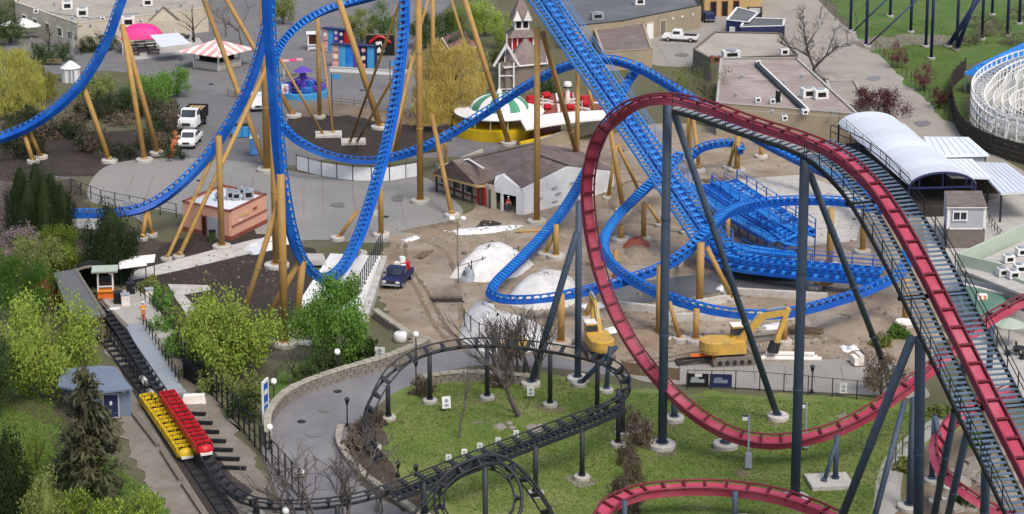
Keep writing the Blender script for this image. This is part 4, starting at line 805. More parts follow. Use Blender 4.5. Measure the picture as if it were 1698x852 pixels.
hvac(1212, 96, 3.2, 2.6, 1.3, 1.0); hvac(1186, 104, 3.2, 1.4, 1.0, .9, m='brick_red', lab='small rusty rooftop box on the pale roof'); hvac(1300, 92, 3.2, 1.2, 1.0, 1.0)
t = poly_building('long_flat_building', 'wide building with mottled pink grey roof and white seam', [(1188, 225), (1420, 245), (1320, 146), (1195, 146)], 4.2, 'tan_wall', 'roof_pink', .12, 'concrete')
pa, pb = on_roof(1255, 110, 4.2), on_roof(1334, 186, 4.2); MB().beam(pa+V((0, 0, .25)), pb+V((0, 0, .25)), .6, .5).build('roof_seam', 'charcoal', t); MB().beam(pa+V((.5, 0, .2)), pb+V((.5, 0, .2)), .25, .4).build('roof_seam', 'white', t)
for k in range(7): f = (k+.5)/7; MB().beam(G(1195+40*f, 118+70*f, 4.24), G(1318+95*f, 112+88*f, 4.24), .14, .05).build('roof_seam', 'concrete', t)
for x, y in ((1230, 130), (1300, 140), (1330, 130), (1280, 190), (1380, 190), (1220, 160)): MB().lathe(on_roof(x, y, 4.2), [(.15, 0), (.15, .45), (.28, .47), (.1, .65)], 10).build('vent_pipe', 'galv', t)
for x, y in ((1340, 162), (1360, 164)): hvac(x, y, 4.2, 1.8, 1.4, 1.2)
for x, y in ((1256, 170), (1280, 172), (1290, 168), (1300, 200), (1256, 108), (1334, 190)): hvac(x, y, 4.2, .7, .7, .6, lab='little white vent box on the mottled roof', grp='roof vents')
hvac(1290, 170, 4.2, .5, .5, 1.4, m='dark', lab='short dark pipe vent on the mottled roof')
poly_building('flat_annex', 'grey flat annex at the end of the mottled roof', [(1385, 205), (1440, 210), (1415, 165), (1370, 165)], 2.6, 'concrete', 'roof_tan', .1)
# ---------------------------------------------------------------- right: white station roofs, cabin, green roofs
t = thing('station_roof', 'white barrel vaulted station roof beside red lift stairs', 'station roof')
ax0, ax1 = G(1438, 252), G(1560, 360); dv = ax1-ax0; dx = dv.normalized(); ac = V((-dx.y, dx.x, 0)); 
if ac.x < 0: ac = -ac
hw = 3.9; NS = 10; NA = 12
for k in range(NS):
    vs = []
    for e in (k/NS, (k+1)/NS-.0006):
        for th_ in (0, -.12):
            for j in range(NA+1):
                a = math.pi*(.06+.88*j/NA); vs.append(ax0+dv*e+ac*(-math.cos(a)*(hw+th_))+V((0, 0, 3.4+math.sin(a)*(1.75+th_))))
    n = NA+1; fs = []
    for j in range(NA): fs += [(j, j+1, 2*n+j+1, 2*n+j), (n+j+1, n+j, 3*n+j, 3*n+j+1), (j+1, j, n+j, n+j+1), (2*n+j, 2*n+j+1, 3*n+j+1, 3*n+j)]
    MB().add(vs, fs).build('roof_panel', 'roof_white', t, False)
arch = [ax1+dx*.15+ac*(-math.cos(math.pi*j/16)*3.7)+V((0, 0, 3.4+math.sin(math.pi*j/16)*1.65)) for j in range(17)]
MB().tube(arch, .14, 6).build('end_arch', 'navy', t); q = MB()
for j in (4, 8, 12): q.beam(arch[j], V((arch[j].x, arch[j].y, 3.3)), .1, .12)
q.beam(arch[0], arch[-1], .14, .2); q.build('arch_strut', 'navy', t)
for e in (0, .33, .66, 1):
    for s in (-1, 1): c = ax0+dv*e+ac*(s*3.7); MB().tube([c, c+V((0, 0, 3.6))], .12).build('post', 'navy', t)
q = MB()
for h_ in (.6, 1.1): q.tube([ax0+dv*e+ac*(-3.75)+V((0, 0, 3.9+h_)) for e in (0, .25, .5, .75, 1)], .03, 5)
for e in range(9): c = ax0+dv*(e/8)+ac*(-3.75); q.tube([c+V((0, 0, 3.6)), c+V((0, 0, 5.0))], .03, 5)
q.build('roof_railing', 'charcoal', t)
c = (ax0+ax1)/2; q = MB(); q.box((c.x, c.y, .6), (dv.length, 5.5, 1.2), math.atan2(dv.y, dv.x)); q.build('platform', 'wood_dark', t)
def white_roof(label, pts, z, walls=None, deep=True):
    t = thing('shed_roof', label, 'roof'); s = slab(t, 'roof', [(x, y, z) for x, y in pts], .25, 'roof_white')
    w = [G(x, y, z) for x, y in pts]; c = sum(w, V((0, 0, 0)))/len(w); n = len(w)
    e0, e1, e2, e3 = w[:4]
    for k in range(1, 8):                                     # raised seams of the sheet metal
        f = k/8; MB().beam(e0.lerp(e1, f)+V((0, 0, .03)), e3.lerp(e2, f)+V((0, 0, .03)), .08, .07).build('seam', 'roof_white', s)
    ins = [V((p.x+(c.x-p.x)*.1, p.y+(c.y-p.y)*.1, 0)) for p in w]
    for i in range(n): MB().tube([ins[i], ins[i]+V((0, 0, z-.2))], .12).build('post', 'charcoal', t)
    if walls: 
        for i in walls: wall(t, 'wall', ins[i], ins[(i+1) % n], z-.3, 'shed_grey' if not deep else 'wood_dark', .16)
    return t
white_roof('white metal roof behind the barrel vault, beside the plum tree', [(1425, 203), (1500, 205), (1560, 258), (1475, 250)], 4.4, (0, 3, 2))
white_roof('white metal roof with grey wall beside the dark timber wall', [(1532, 226), (1606, 227), (1640, 256), (1545, 258)], 4.2, (0, 1, 2, 3), False)
white_roof('low white metal roof over the dark station entrance', [(1540, 263), (1612, 263), (1644, 294), (1578, 292)], 3.8, (0,))
white_roof('white metal roof over the queue, at the timber wall end', [(1612, 268), (1668, 270), (1730, 316), (1660, 320)], 3.5, (0,))
t = thing('cabin', 'small grey cabin with white framed window raised on timber base', 'cabin')
foot = [(1570, 412), (1630, 412), (1622, 388), (1566, 388)]; zb = 2.1
w4 = [G(*p) for p in foot]
for i in range(4): wall(t, 'base_wall', w4[i], w4[(i+1) % 4], zb, 'wood_grey', .2); wall(t, 'wall', w4[i], w4[(i+1) % 4], 2.4, 'shed_grey', .24, zb); wall(t, 'sill_trim', w4[i], w4[(i+1) % 4], .14, 'white', .3, zb)
opening(t, 'window', foot[0], foot[1], .12, .5, zb+1.0, zb+1.9, 'glass', .16, 'white'); opening(t, 'window_bar', foot[0], foot[1], .30, .33, zb+1.0, zb+1.9, 'white', .22)
for p in foot: q = G(*p); bx(t, 'corner_trim', 'white', (q.x, q.y, zb+1.2, .3, .3, 2.4))
cz = sum(w4, V((0, 0, 0)))/4; e = [cz+(p-cz)*1.1 for p in w4]; q = MB(); q.prism([(p.x, p.y) for p in e], zb+2.42, zb+2.58); q.build('roof', 'shingle', t); q = MB(); q.prism([(p.x, p.y) for p in [cz+(p-cz)*1.12 for p in w4]], zb+2.3, zb+2.41); q.build('fascia', 'white', t)
t = thing('restaurant', 'pale green parapet roof with lower dark green canopy at right edge', 'building')
hg = 3.8
slab(t, 'roof', [(1592, 446, hg), (1700, 398, hg), (1780, 430, hg), (1780, 520, hg), (1662, 474, hg)], .2, 'concrete_pale')
def zwall(nm, a, b, z0, h, m, th=.25):
    A, B = G(a[0], a[1], z0), G(b[0], b[1], z0); d = B-A; c = (A+B)/2; q = MB(); q.box((c.x, c.y, z0+h/2), (d.length, th, h), math.atan2(d.y, d.x)); return q.build(nm, m, t)
zwall('parapet', (1588, 456), (1662, 474), hg-1.0, 2.1, 'green_pale'); zwall('parapet', (1588, 456), (1705, 402), hg-1.0, 2.1, 'green_pale'); zwall('parapet', (1662, 474), (1780, 520), hg-1.0, 1.3, 'green_pale')
slab(t, 'canopy_roof', [(1590, 470, 2.9), (1664, 488, 2.9), (1692, 512, 2.1), (1622, 532, 2.1), (1598, 502, 2.1)], .14, 'green_roof'); slab(t, 'canopy_roof', [(1664, 470, 3.1), (1780, 500, 3.1), (1780, 470, 3.4), (1668, 455, 3.4)], .14, 'green_roof')
zwall('white_fascia', (1590, 472), (1664, 490), 2.75, .25, 'stripe_cream')
wall(t, 'wall', (1600, 520), (1720, 560), 2.0, 'stripe_cream', .2); wall(t, 'wall', (1600, 520), (1590, 490), 2.0, 'stripe_cream', .2); wall(t, 'wall', (1700, 548), (1800, 590), 3.2, 'stripe_cream', .2)
for x, y in ((1650, 450), (1672, 436), (1690, 452), (1680, 462), (1662, 458), (1693, 424)): hvac(x, y, hg, 1.0, .8, .7, lab='small white vent box on the restaurant roof', grp='restaurant roof vents')
t = thing('roof_sign', 'small orange and white box on dark green canopy roof', 'box', G(1628, 500, 2.35)); bx(t, 'box', 'stripe_cream', (0, 0, .35, .9, .6, .7)); bx(t, 'stripe', 'orange', (-.22, -.31, .35, .16, .03, .6), (.22, -.31, .35, .16, .03, .6)); bx(t, 'base', 'orange', (0, 0, .03, 1.1, .8, .06))
# ---------------------------------------------------------------- lower left: black coaster station, platform, shed
t = thing('station_building', 'grey flat roofed boarding station beside platform under leafy trees', 'station')
slab(t, 'roof', [(86, 452, 3.3), (124, 446, 3.3), (172, 520, 3.3), (122, 528, 3.3)], .3, 'roof_grey'); q = slab(t, 'roof_edge', [(122, 445, 3.36), (127, 444, 3.36), (175, 519, 3.36), (170, 521, 3.36)], .34, 'wood_grey')
for x, y in ((125, 500), (170, 570), (98, 500), (130, 575)): post(t, x, y, 3.1, 'wood', .12)
wall(t, 'wall', (60, 510), (98, 505), 3.0, 'brick_red', .2); wall(t, 'wall', (98, 505), (130, 572), 3.0, 'brick_red', .2); wall(t, 'wall', (130, 572), (164, 566), 1.6, 'brick_red', .2, 1.4)
t = thing('tunnel_portal', 'dark arched tunnel mouth at the station end', 'tunnel', G(152, 488), R(10))
q = MB(); pr = [(-1.9, 0)]+[(-1.9*math.cos(math.pi*k/10), 1.4+1.3*math.sin(math.pi*k/10)) for k in range(11)]+[(1.9, 0)]
n = len(pr); q.add([(x, 0, z) for x, z in pr]+[(x, 2.4, z) for x, z in pr], [(i, i+1, n+i+1, n+i) for i in range(n-1)]+[tuple(range(2*n-1, n-1, -1))]); q.build('tunnel_shell', 'dark', t)
q = MB(); q.tube([(x*1.05, -.05, z*1.03) for x, z in pr], .14, 6); q.build('portal_rim', 'wood_grey', t)
t = thing('platform', 'long raised concrete station platform beside the black coaster track', 'platform')
slab(t, 'deck', [(166, 498, .9), (222, 482, .9), (252, 506, .9), (292, 556, .9), (250, 562, .9), (236, 534, .9), (208, 540, .9)], .9, 'concrete'); slab(t, 'tread_edge', [(164, 499, .92), (171, 497, .92), (214, 540, .92), (207, 542, .92)], .1, 'wood_grey')
slab(t, 'ramp', [(208, 540, .9), (236, 534, .9), (304, 644, .75), (272, 652, .75)], .3, 'galv')
for k in range(4): slab(t, 'stair_step', [(272+k*2, 652+k*3, .7-k*.16), (306+k*2, 645+k*3, .7-k*.16), (308+k*2, 649+k*3, .7-k*.16), (274+k*2, 656+k*3, .7-k*.16)], .12, 'galv')
t = thing('control_booth', 'open control booth with flat tan roof and orange base on platform', 'booth', G(176, 492, .9), R(8))
bx(t, 'base', 'orange', (0, 0, .35, 1.5, 1.2, .7)); bx(t, 'desk', 'hivis', (0, -.5, .75, 1.5, .5, .1)); bx(t, 'roof', 'green_pale', (0, 0, 2.75, 2.4, 1.9, .12)); bx(t, 'roof_edge', 'wood_grey', (0, 0, 2.66, 2.44, 1.94, .1))
for sx in (-1, 1):
    for sy in (-1, 1): bx(t, 'post', 'white', (sx*.68, sy*.55, 1.6, .1, .1, 2.1))
bx(t, 'glass_screen', 'glass', (0, .56, 1.4, 1.3, .04, 1.0)); bx(t, 'screen_trim', 'white', (0, -.58, 1.2, 1.3, .08, .12))
for x, y, m_, lab in ((196, 502, 'dark', 'black storage bin beside the control booth'), (208, 505, 'stripe_cream', 'white cabinet beside the black bin on platform'), (248, 508, 'stripe_cream', 'tall white cabinet beside platform fence'), (217, 486, 'dark', 'black box under the shade sails at the platform')):
    p = thing('cabinet', lab, 'cabinet', G(x, y, .9 if x < 240 else 0), .3); s_ = 1.7 if x > 240 else 1.0
    bx(p, 'body', m_, (0, 0, .5*s_, .75, .7, s_)); bx(p, 'lid', 'charcoal' if m_ == 'dark' else 'galv', (0, 0, s_+.04, .85, .8, .08)); bx(p, 'handle', 'galv', (.2, -.37, .6*s_, .05, .05, .2))
p = thing('floor_mat', 'pale square mat lying on the station platform', 'mat', G(188, 512, .9), .3); bx(p, 'mat', 'white', (0, 0, .02, 1.1, .6, .03)); bx(p, 'border', 'concrete', (0, 0, .012, 1.2, .7, .02))
t = thing('storage_shed', 'blue grey metal shed with dark roll door beside gravel strip', 'shed')
foot = [(110, 694), (206, 692), (219, 690), (180, 640), (100, 648)]; f0, f1, f2, f3, f4 = (104, 676), (218, 692), (222, 688), (176, 640), (100, 640)
fa = [(150, 692), (217, 690), (190, 655), (108, 660)]
for i, j in ((0, 1), (1, 2), (2, 3), (3, 0)): wall(t, 'wall', fa[i], fa[j], 2.5, 'shed_blue', .2)
slab(t, 'roof', [(100, 612, 2.6), (168, 606, 2.9), (190, 608, 2.9), (220, 644, 2.6), (150, 652, 2.5), (96, 640, 2.5)], .16, 'shed_blue')
for k in range(7): f = k/7; MB().beam(G(100+52*f+4, 642+9*f, 2.56), G(102+84*f, 612-3*f, 2.72), .07, .08).build('roof_seam', 'shed_blue', t)
opening(t, 'roll_door', fa[0], fa[1], .34, .72, 0, 2.0, 'navy', .14, 'shed_grey'); opening(t, 'notice', fa[0], fa[1], .5, .56, 1.1, 1.4, 'white', .22); opening(t, 'wall_lamp', fa[0], fa[1], .84, .88, 2.1, 2.3, 'white', .22)
# coral utility building
t = poly_building('utility_building', 'coral pink utility building with white flat roof near the plaza', [(306, 382), (383, 399), (441, 370), (370, 354)], 3.0, 'coral', 'roof_white', .2, 'brick_red', 'building', (.5, 'brick_red'))
opening(t, 'doorway', (306, 382), (383, 399), .42, .5, 0, 2.1, 'dark', .14, 'brick_red'); opening(t, 'grey_screen', (306, 382), (383, 399), .55, .86, 0, 2.3, 'shed_grey', .3)
opening(t, 'ledge', (383, 399), (441, 370), 0, 1, 1.5, 1.62, 'brick_red', .2); opening(t, 'vent', (383, 399), (441, 370), .25, .5, 2.1, 2.4, 'gold_pale', .14); opening(t, 'vent', (383, 399), (441, 370), .6, .72, 2.2, 2.45, 'brick_red', .14)
p = G(380, 385, 0); slab(t, 'lean_to_roof', [(368, 366, 1.9), (384, 372, 1.7), (402, 362, 1.9), (384, 356, 1.9)], .1, 'white')
for x, y, s in ((383, 330, 1.0), (392, 331, .9), (412, 330, 1.1), (362, 332, .7), (400, 322, .7)): hvac(x, y, 3.0, s, s, s*.9, m='galv', lab='grey vent unit on the white coral building roof', grp='coral building vents')
p = thing('wheelie_bins', 'dark green bins beside the coral building doorway', 'bin', G(352, 400), .2); bx(p, 'bin', 'leaf_dark', (0, 0, .55, .7, .7, 1.1)); bx(p, 'lid', 'dark', (0, 0, 1.13, .76, .76, .08)); bx(p, 'wheel', 'tyre', (-.25, .35, .12, .08, .22, .22), (.25, .35, .12, .08, .22, .22))
# wooden coaster at the right edge
t = thing('wooden_coaster', 'white timber roller coaster bend inside dark plank wall', 'roller coaster')
ctrl = [(1760, 262), (1700, 250), (1645, 236), (1614, 212), (1610, 190), (1630, 170), (1668, 154), (1730, 136)]
cp_ = [V(p) for p in resample([G(x, y) for x, y in cr(ctrl, 8)], 1.6)]
tops = [3.0+1.6*min(1, max(0, (i-2)/len(cp_)*1.3)) for i in range(len(cp_))]
cen = G(1720, 190)
inner = [p+(cen-p).normalized()*2.0 for p in cp_]
for lv in (.35, .7, 1.0):
    for path in (cp_, inner):
        q = MB(); q.tube([p+V((0, 0, h_*lv)) for p, h_ in zip(path, tops)], .13, 4); q.build('ledger', 'white', t)
q = MB(); q.tube([p+V((0, 0, h_+.9)) for p, h_ in zip(cp_, tops)], .09, 4); q.build('handrail', 'white', t)
for i, (a, b_) in enumerate(zip(cp_, inner)):
    h_ = tops[i]; bx(t, 'timber_post', 'white', (a.x, a.y, (h_+.9)/2, .2, .2, h_+.9)); bx(t, 'timber_post', 'white', (b_.x, b_.y, h_/2, .2, .2, h_)); MB().beam(a+V((0, 0, h_)), b_+V((0, 0, h_)), .2, .2).build('cross_beam', 'white', t)
    if i % 2: MB().beam(a+V((0, 0, .2)), b_+V((0, 0, h_*.9)), .14, .14).build('brace', 'white', t)
for s in (.35, .65): q = MB(); q.tube([a.lerp(b_, s)+V((0, 0, h_+.2)) for a, b_, h_ in zip(cp_, inner, tops)], .08, 4); q.build('rail', 'galv', t)
for k, off in enumerate((3.6, 5.4, 7.4)):                     # the lattice of timber bents inside the bend
    row = [p+(cen-p).normalized()*off for p in cp_]
    for lv in (.3, .62, .95): q = MB(); q.tube([p+V((0, 0, h_*lv)) for p, h_ in zip(row, tops)], .09, 4); q.build('ledger', 'white', t)
    for i, p in enumerate(row):
        bx(t, 'timber_post', 'white', (p.x, p.y, tops[i]*.475, .16, .16, tops[i]*.95))
        if i+1 < len(row): MB().beam(p+V((0, 0, .2)), row[i+1]+V((0, 0, tops[i]*.9)), .1, .1).build('brace', 'white', t)
t = thing('plank_wall', 'curved dark plank wall around the white timber coaster', 'wall')
pw = [G(x, y) for x, y in cr([(1600, 126), (1578, 150), (1580, 190), (1592, 222), (1625, 248), (1680, 268), (1760, 288)], 6)]; pw = resample(pw, 1.5)
for k in range(4):
    for a, b_ in zip(pw, pw[1:]):
        d = b_-a; c = (a+b_)/2; q = MB(); q.box((c.x, c.y, .36+k*.62), (d.length*1.01, .1+.03*(k % 2), .56), math.atan2(d.y, d.x)); q.build('plank', 'wood_dark', t)
for a in pw[::2]: bx(t, 'post', 'wood_dark', (a.x, a.y, 1.35, .2, .2, 2.7))
t = thing('blue_canopy', 'long bright blue tent roof behind the white timber coaster', 'canopy')
slab(t, 'roof', [(1598, 122, 2.8), (1740, 50, 2.8), (1744, 76, 4.0), (1618, 108, 4.0)], .1, 'blue_bright'); slab(t, 'roof', [(1598, 122, 2.8), (1618, 108, 4.0), (1744, 76, 4.0), (1760, 88, 2.8), (1622, 128, 2.8)], .1, 'blue_bright')
for x, y in ((1600, 150), (1640, 134), (1690, 112), (1622, 156)): post(t, x, y, 2.8, 'white', .1)
# ---------------------------------------------------------------- trees and shrubs
def crown_mesh(kind_, m, n=2600, seed=1, leaf=.3):
    """leaf-sized faces gathered in clumps through a unit crown (radius 1, height 0..1)"""
    rnd = random.Random(seed); vs = []; fs = []
    LB = (.22 if kind_ in ('round', 'willow', 'shrub') else .1, rnd.uniform(0, 6), rnd.uniform(0, 6))
    ncl = 60 if kind_ != 'column' else 140; cl = []
    while len(cl) < ncl:
        x, y, z = rnd.uniform(-1, 1), rnd.uniform(-1, 1), rnd.uniform(0, 1); a0 = math.atan2(y, x); r = math.hypot(x, y)/(1+LB[0]*math.sin(3*a0+LB[1]+z*3)+LB[0]*.7*math.sin(5*a0+LB[2]-z*5))
        if kind_ == 'round': ok = (r/.95)**2+((z-.5)/.5)**2 < 1 and (r*r+((z-.5)/.5)**2 > .12)
        elif kind_ == 'cone': ok = r < (1-z)*.95+.04
        elif kind_ == 'column': ok = r < .95*min(1, (1-z)*2.2+.08)*min(1, z*4+.55)
        elif kind_ == 'willow': ok = r < .95*math.sqrt(max(0, 1-((z-.35)/.68)**2)) if z > .35 else r < .98 and r > .35
        elif kind_ == 'shrub': ok = (r/.95)**2+(z/.95)**2 < 1
        else: ok = True
        if ok: cl.append((x, y, z, rnd.uniform(.14, .3)))
    per0 = n//ncl
    for cx, cy, cz, cr_ in cl:
        per = int(per0*rnd.choice((.3, .6, 1, 1.2, 1.9)))
        tilt = rnd.uniform(0, 6.28)
        for _ in range(per):
            if kind_ == 'willow':
                dx, dy, dz = rnd.gauss(0, cr_*.5), rnd.gauss(0, cr_*.5), -abs(rnd.gauss(0, .22))+.05
            else: dx, dy, dz = rnd.gauss(0, cr_*.55), rnd.gauss(0, cr_*.55), rnd.gauss(0, cr_*.38)
            p = V((cx+dx, cy+dy, max(.0, cz+dz))); s = leaf*rnd.uniform(.5, 1.15)*.5
            a = V((rnd.gauss(0, 1), rnd.gauss(0, 1), rnd.gauss(0, .6))).normalized(); b_ = a.orthogonal().normalized()
            if kind_ == 'willow': a = V((rnd.gauss(0, .25), rnd.gauss(0, .25), 1)).normalized(); b_ = a.orthogonal().normalized()*.55; a = a*1.7
            i = len(vs); vs += [p+a*s, p+b_*s*.7, p-a*s, p-b_*s*.7]; fs.append((i, i+1, i+2, i+3))
    return MB().add(vs, fs).mesh('crown', m)
def pine_mesh(m, seed=1):
    rnd = random.Random(seed); vs = []; fs = []
    for w_ in range(15):
        z = .12+.86*w_/15; R_ = (1-z)**.8*1.0+.05; nb = 9 if w_ < 10 else 6
        for k in range(nb):
            a = rnd.uniform(0, 6.28); L = R_*rnd.uniform(.6, 1.05)
            for j in range(26):
                f = rnd.random()**.7; p = V((math.cos(a)*L*f, math.sin(a)*L*f, z-.05*f*f+rnd.gauss(0, .012)))+V((rnd.gauss(0, .06), rnd.gauss(0, .06), 0))*(.4+f)
                d = V((math.cos(a)+rnd.gauss(0, .5), math.sin(a)+rnd.gauss(0, .5), rnd.gauss(-.1, .2))).normalized(); s_ = d.cross(V((0, 0, 1))).normalized()
                i = len(vs); l_ = rnd.uniform(.06, .12); vs += [p-d*l_, p+s_*l_*.35, p+d*l_, p-s_*l_*.35]; fs.append((i, i+1, i+2, i+3))
    return MB().add(vs, fs).mesh('crown', m)
CR = {}
def crown(kind_, m, var, n, leaf):
    k = (kind_, m, var, n, leaf)
    if k not in CR: CR[k] = pine_mesh(m, var) if kind_ == 'pine' else crown_mesh(kind_, m, n, var+hash_(m), leaf)
    return CR[k]
def hash_(s): return sum(ord(c)*(i+1) for i, c in enumerate(s)) % 997
def limbs(h, r, spread, n, seed, top=.75, m='bark'):
    rnd = random.Random(seed); q = MB(); pts = [V((0, 0, -.1)), V((rnd.gauss(0, .04)*h, rnd.gauss(0, .04)*h, h*.35)), V((rnd.gauss(0, .06)*h, rnd.gauss(0, .06)*h, h*top))]
    q.tube(pts, [r, r*.75, r*.3], 8)
    for k in range(n):
        f = rnd.uniform(.25, .9); a = rnd.uniform(0, 6.28); s = pts[0].lerp(pts[1], f*2) if f < .5 else pts[1].lerp(pts[2], f*2-1)
        e = s+V((math.cos(a)*spread*rnd.uniform(.4, .8), math.sin(a)*spread*rnd.uniform(.4, .8), h*rnd.uniform(.12, .3))); mid = s.lerp(e, .5)+V((0, 0, h*.03))
        q.tube([s, mid, e], [r*.45, r*.3, r*.1], 6)
    return q
TREE_N = [0]
def tree(label, cat, px, py, top, wpx, kind_, m, n=2600, leaf=None, lift=.22, bark='bark', group=None, name='tree', gy=None):
    """a tree whose foot is seen at px, py, its top at row top and its crown wpx pixels wide"""
    TREE_N[0] += 1; p = G(px, py); h = hz(px, py, top); rad = wpx/2/ppm(py)*1.02
    t = thing(name, label, cat, p, random.random()*6, group); k = TREE_N[0]
    hb = h*lift
    limbs(h*(.82 if kind_ != 'pine' else 1.15), max(.1, h*.022), rad*.8, 7 if kind_ not in ('pine', 'column', 'cone') else 2, k).build('trunk', bark, t, True)
    lf = (leaf or .34)*.66; n = int(n*(5.6 if kind_ == 'willow' else 4. if kind_ in ('column', 'willow', 'cone') else 3.6))
    if kind_ in ('column', 'cone'):
        q = MB(); q.lathe((0, 0, hb), [(rad*a_, (h-hb)*b_) for a_, b_ in (((.62, 0), (.72, .3), (.55, .62), (.12, .93)) if kind_ == 'column' else ((.5, 0), (.42, .3), (.22, .62), (.04, .9)))], 12); rn = random.Random(k); q.v = [(x*rn.uniform(.8, 1.12), y*rn.uniform(.8, 1.12), z) for x, y, z in q.v]; q.build('inner_foliage', m, t)
    cm = crown(kind_, m, k % 3, n, round(lf/max(rad, (h-hb)*.6), 2))
    inst('crown', cm, t, (0, 0, hb), (0, 0, random.random()*6), (rad, rad, h-hb)); return t
def shrub(label, px, py, top, wpx, m, n=900, leaf=.28, cat='shrub', group=None, name='shrub', dense=False):
    p = G(px, py); h = max(.3, hz(px, py, top)); rad = wpx/2/ppm(py); TREE_N[0] += 1
    t = thing(name, label, cat, p, random.random()*6, group); n = int(n*1.7)
    q = MB(); rnd = random.Random(TREE_N[0])
    for k in range(7): a = rnd.uniform(0, 6.28); q.tube([(0, 0, -.05), (math.cos(a)*rad*.3, math.sin(a)*rad*.3, h*.4), (math.cos(a)*rad*.7, math.sin(a)*rad*.7, h*rnd.uniform(.6, .9))], [.05, .035, .012], 5)
    q.build('stems', 'bark', t); inst('foliage', crown('shrub', m, TREE_N[0] % 3, n, round(leaf*.95/max(rad, h*.7), 2)), t, (0, 0, 0), (0, 0, random.random()*6), (rad, rad, h)); return t
def bare(label, px, py, top, wpx, group=None, bark='bark_grey', depth=4, stems=1, name='bare_tree', seed=None, cat='tree', upright=1.):
    p = G(px, py); h = hz(px, py, top); rad = wpx/2/ppm(py); TREE_N[0] += 1; rnd = random.Random(seed or TREE_N[0]*7)
    t = thing(name, label, cat, p, 0, group); q = MB(); br = MB()
    def grow(s, d, L, r, lv, tgt):
        e = s+d*L; mid = s.lerp(e, .5)+V((rnd.gauss(0, .06), rnd.gauss(0, .06), rnd.gauss(0, .03)))*L
        tgt.tube([s, mid, e], [r, r*.8, r*.6], 6 if lv > 2 else 4, cap=False)
        if lv == 0: return
        for k in range(rnd.choice((2, 3, 3))):
            ax = V((rnd.gauss(0, 1), rnd.gauss(0, 1), rnd.gauss(.1, .35))).normalized(); nd = (d*.9*upright+ax*rnd.uniform(.45, .85)); nd.x *= 1+(rad/h*.35 if upright == 1 else 0); nd.y *= 1+(rad/h*.35 if upright == 1 else 0); nd.z = abs(nd.z) if upright > 1 else nd.z
            grow(s.lerp(e, rnd.uniform(.6, 1)), nd.normalized(), L*rnd.uniform(.6, .82), r*.58, lv-1, br)
    for k in range(stems):
        d = V((rnd.gauss(0, .12+.1*(stems > 1)), rnd.gauss(0, .12+.1*(stems > 1)), 1)).normalized(); o = V((rnd.gauss(0, .25), rnd.gauss(0, .25), -.1)) if stems > 1 else V((0, 0, -.1))
        grow(o, d, h*(.36 if depth > 3 else .42), max(.05, h*.018), depth, q)
    q.build('trunk', bark, t, True); br.build('branches', bark, t); return t
# far left
tree('yellow green weeping tree beside the cream building lawn', 'tree', 14, 192, 62, 104, 'willow', 'leaf_yellow', 3600, .32, .08)
tree('yellowish young tree leaning beside the weeping tree', 'tree', 62, 170, 100, 60, 'willow', 'leaf_yellow', 1400, .3, .15)
tree('thin pale tree growing out of the clipped hedge', 'tree', 80, 92, 12, 90, 'round', 'leaf_mid', 380, .22, .3)
tree('soft olive tree at the corner of the cream building', 'tree', 322, 70, -20, 90, 'round', 'leaf_mid', 600, .22, .25)
bare('bare tree behind the striped pavilion', 402, 76, -15, 60); bare('bare tree on the plaza behind the pavilion', 375, 62, -10, 60)
for x, y, tp, w_, m_ in ((255, 178, 118, 70, 'leaf_green'), (292, 160, 112, 56, 'leaf_green'), (160, 175, 125, 60, 'leaf_mid'), (205, 190, 150, 60, 'leaf_dark')): tree({'leaf_green': 'fresh green bushy tree beside the slanted gold leg', 'leaf_mid': 'olive bushy tree behind the blue curve', 'leaf_dark': 'dark small tree behind slanted gold columns'}[m_], 'tree', x, y, tp, w_, 'round', m_, 1500, .3, .12, group='trees behind the left gold columns')
for i in range(46):
    x = 5+random.random()*285; y = 190+random.random()*74
    m_ = random.choice(('leaf_twig', 'leaf_conifer', 'leaf_conifer', 'leaf_pine')); shrub({'leaf_twig': 'brown leafless thicket shrub on dark soil below the blue curve', 'leaf_conifer': 'dark green thicket shrub on dark soil below the blue curve', 'leaf_pine': 'dull evergreen thicket shrub on dark soil below the blue curve'}[m_], x, y, y-random.uniform(24, 44), random.uniform(34, 60), m_, 700, .24, group='thicket under the blue curve')
for x, y, w_ in ((82, 104, 60), (104, 100, 40), (140, 88, 40), (162, 86, 40), (184, 84, 34), (64, 100, 36)): shrub('dark clipped hedge shrub in front of the cream building', x, y, y-34, w_, 'leaf_dark', 1300, .22, 'hedge', 'clipped hedge clumps')
for x, y, tp, w_ in ((2, 40, 0, 70), (18, 75, 30, 50)): tree('dark leafy tree behind the cream building corner', 'tree', x, y, tp, w_, 'round', 'leaf_dark', 1000, .3, .1, group='trees at the building corner')
# upper middle
tree('golden weeping willow between the gold columns', 'tree', 752, 208, 60, 124, 'willow', 'leaf_willow', 6500, .32, .1)
tree('second golden willow spilling toward the dome ride', 'tree', 722, 190, 95, 70, 'willow', 'leaf_willow', 2400, .3, .1)
for x, y, tp, w_, m_ in ((768, 72, 5, 70, 'leaf_lime'), (805, 60, 0, 60, 'leaf_lime'), (836, 80, 20, 46, 'leaf_lime'), (740, 70, 20, 60, 'leaf_dark'), (705, 80, 20, 60, 'leaf_dark'), (640, 70, 0, 60, 'leaf_green'), (600, 70, 15, 60, 'leaf_mid'), (830, 118, 70, 40, 'leaf_mid'), (470, 40, -10, 50, 'leaf_mid'), (770, 100, 52, 50, 'leaf_dark')): tree({'leaf_lime': 'lime green spring tree above the blue hut', 'leaf_dark': 'dark green tree behind the blue hut and willow', 'leaf_green': 'fresh green tree behind the mural board', 'leaf_mid': 'olive tree in the upper park behind the booths'}[m_], 'tree', x, y, tp, w_, 'round', m_, 1300, .3, .15, group='trees in the upper park')
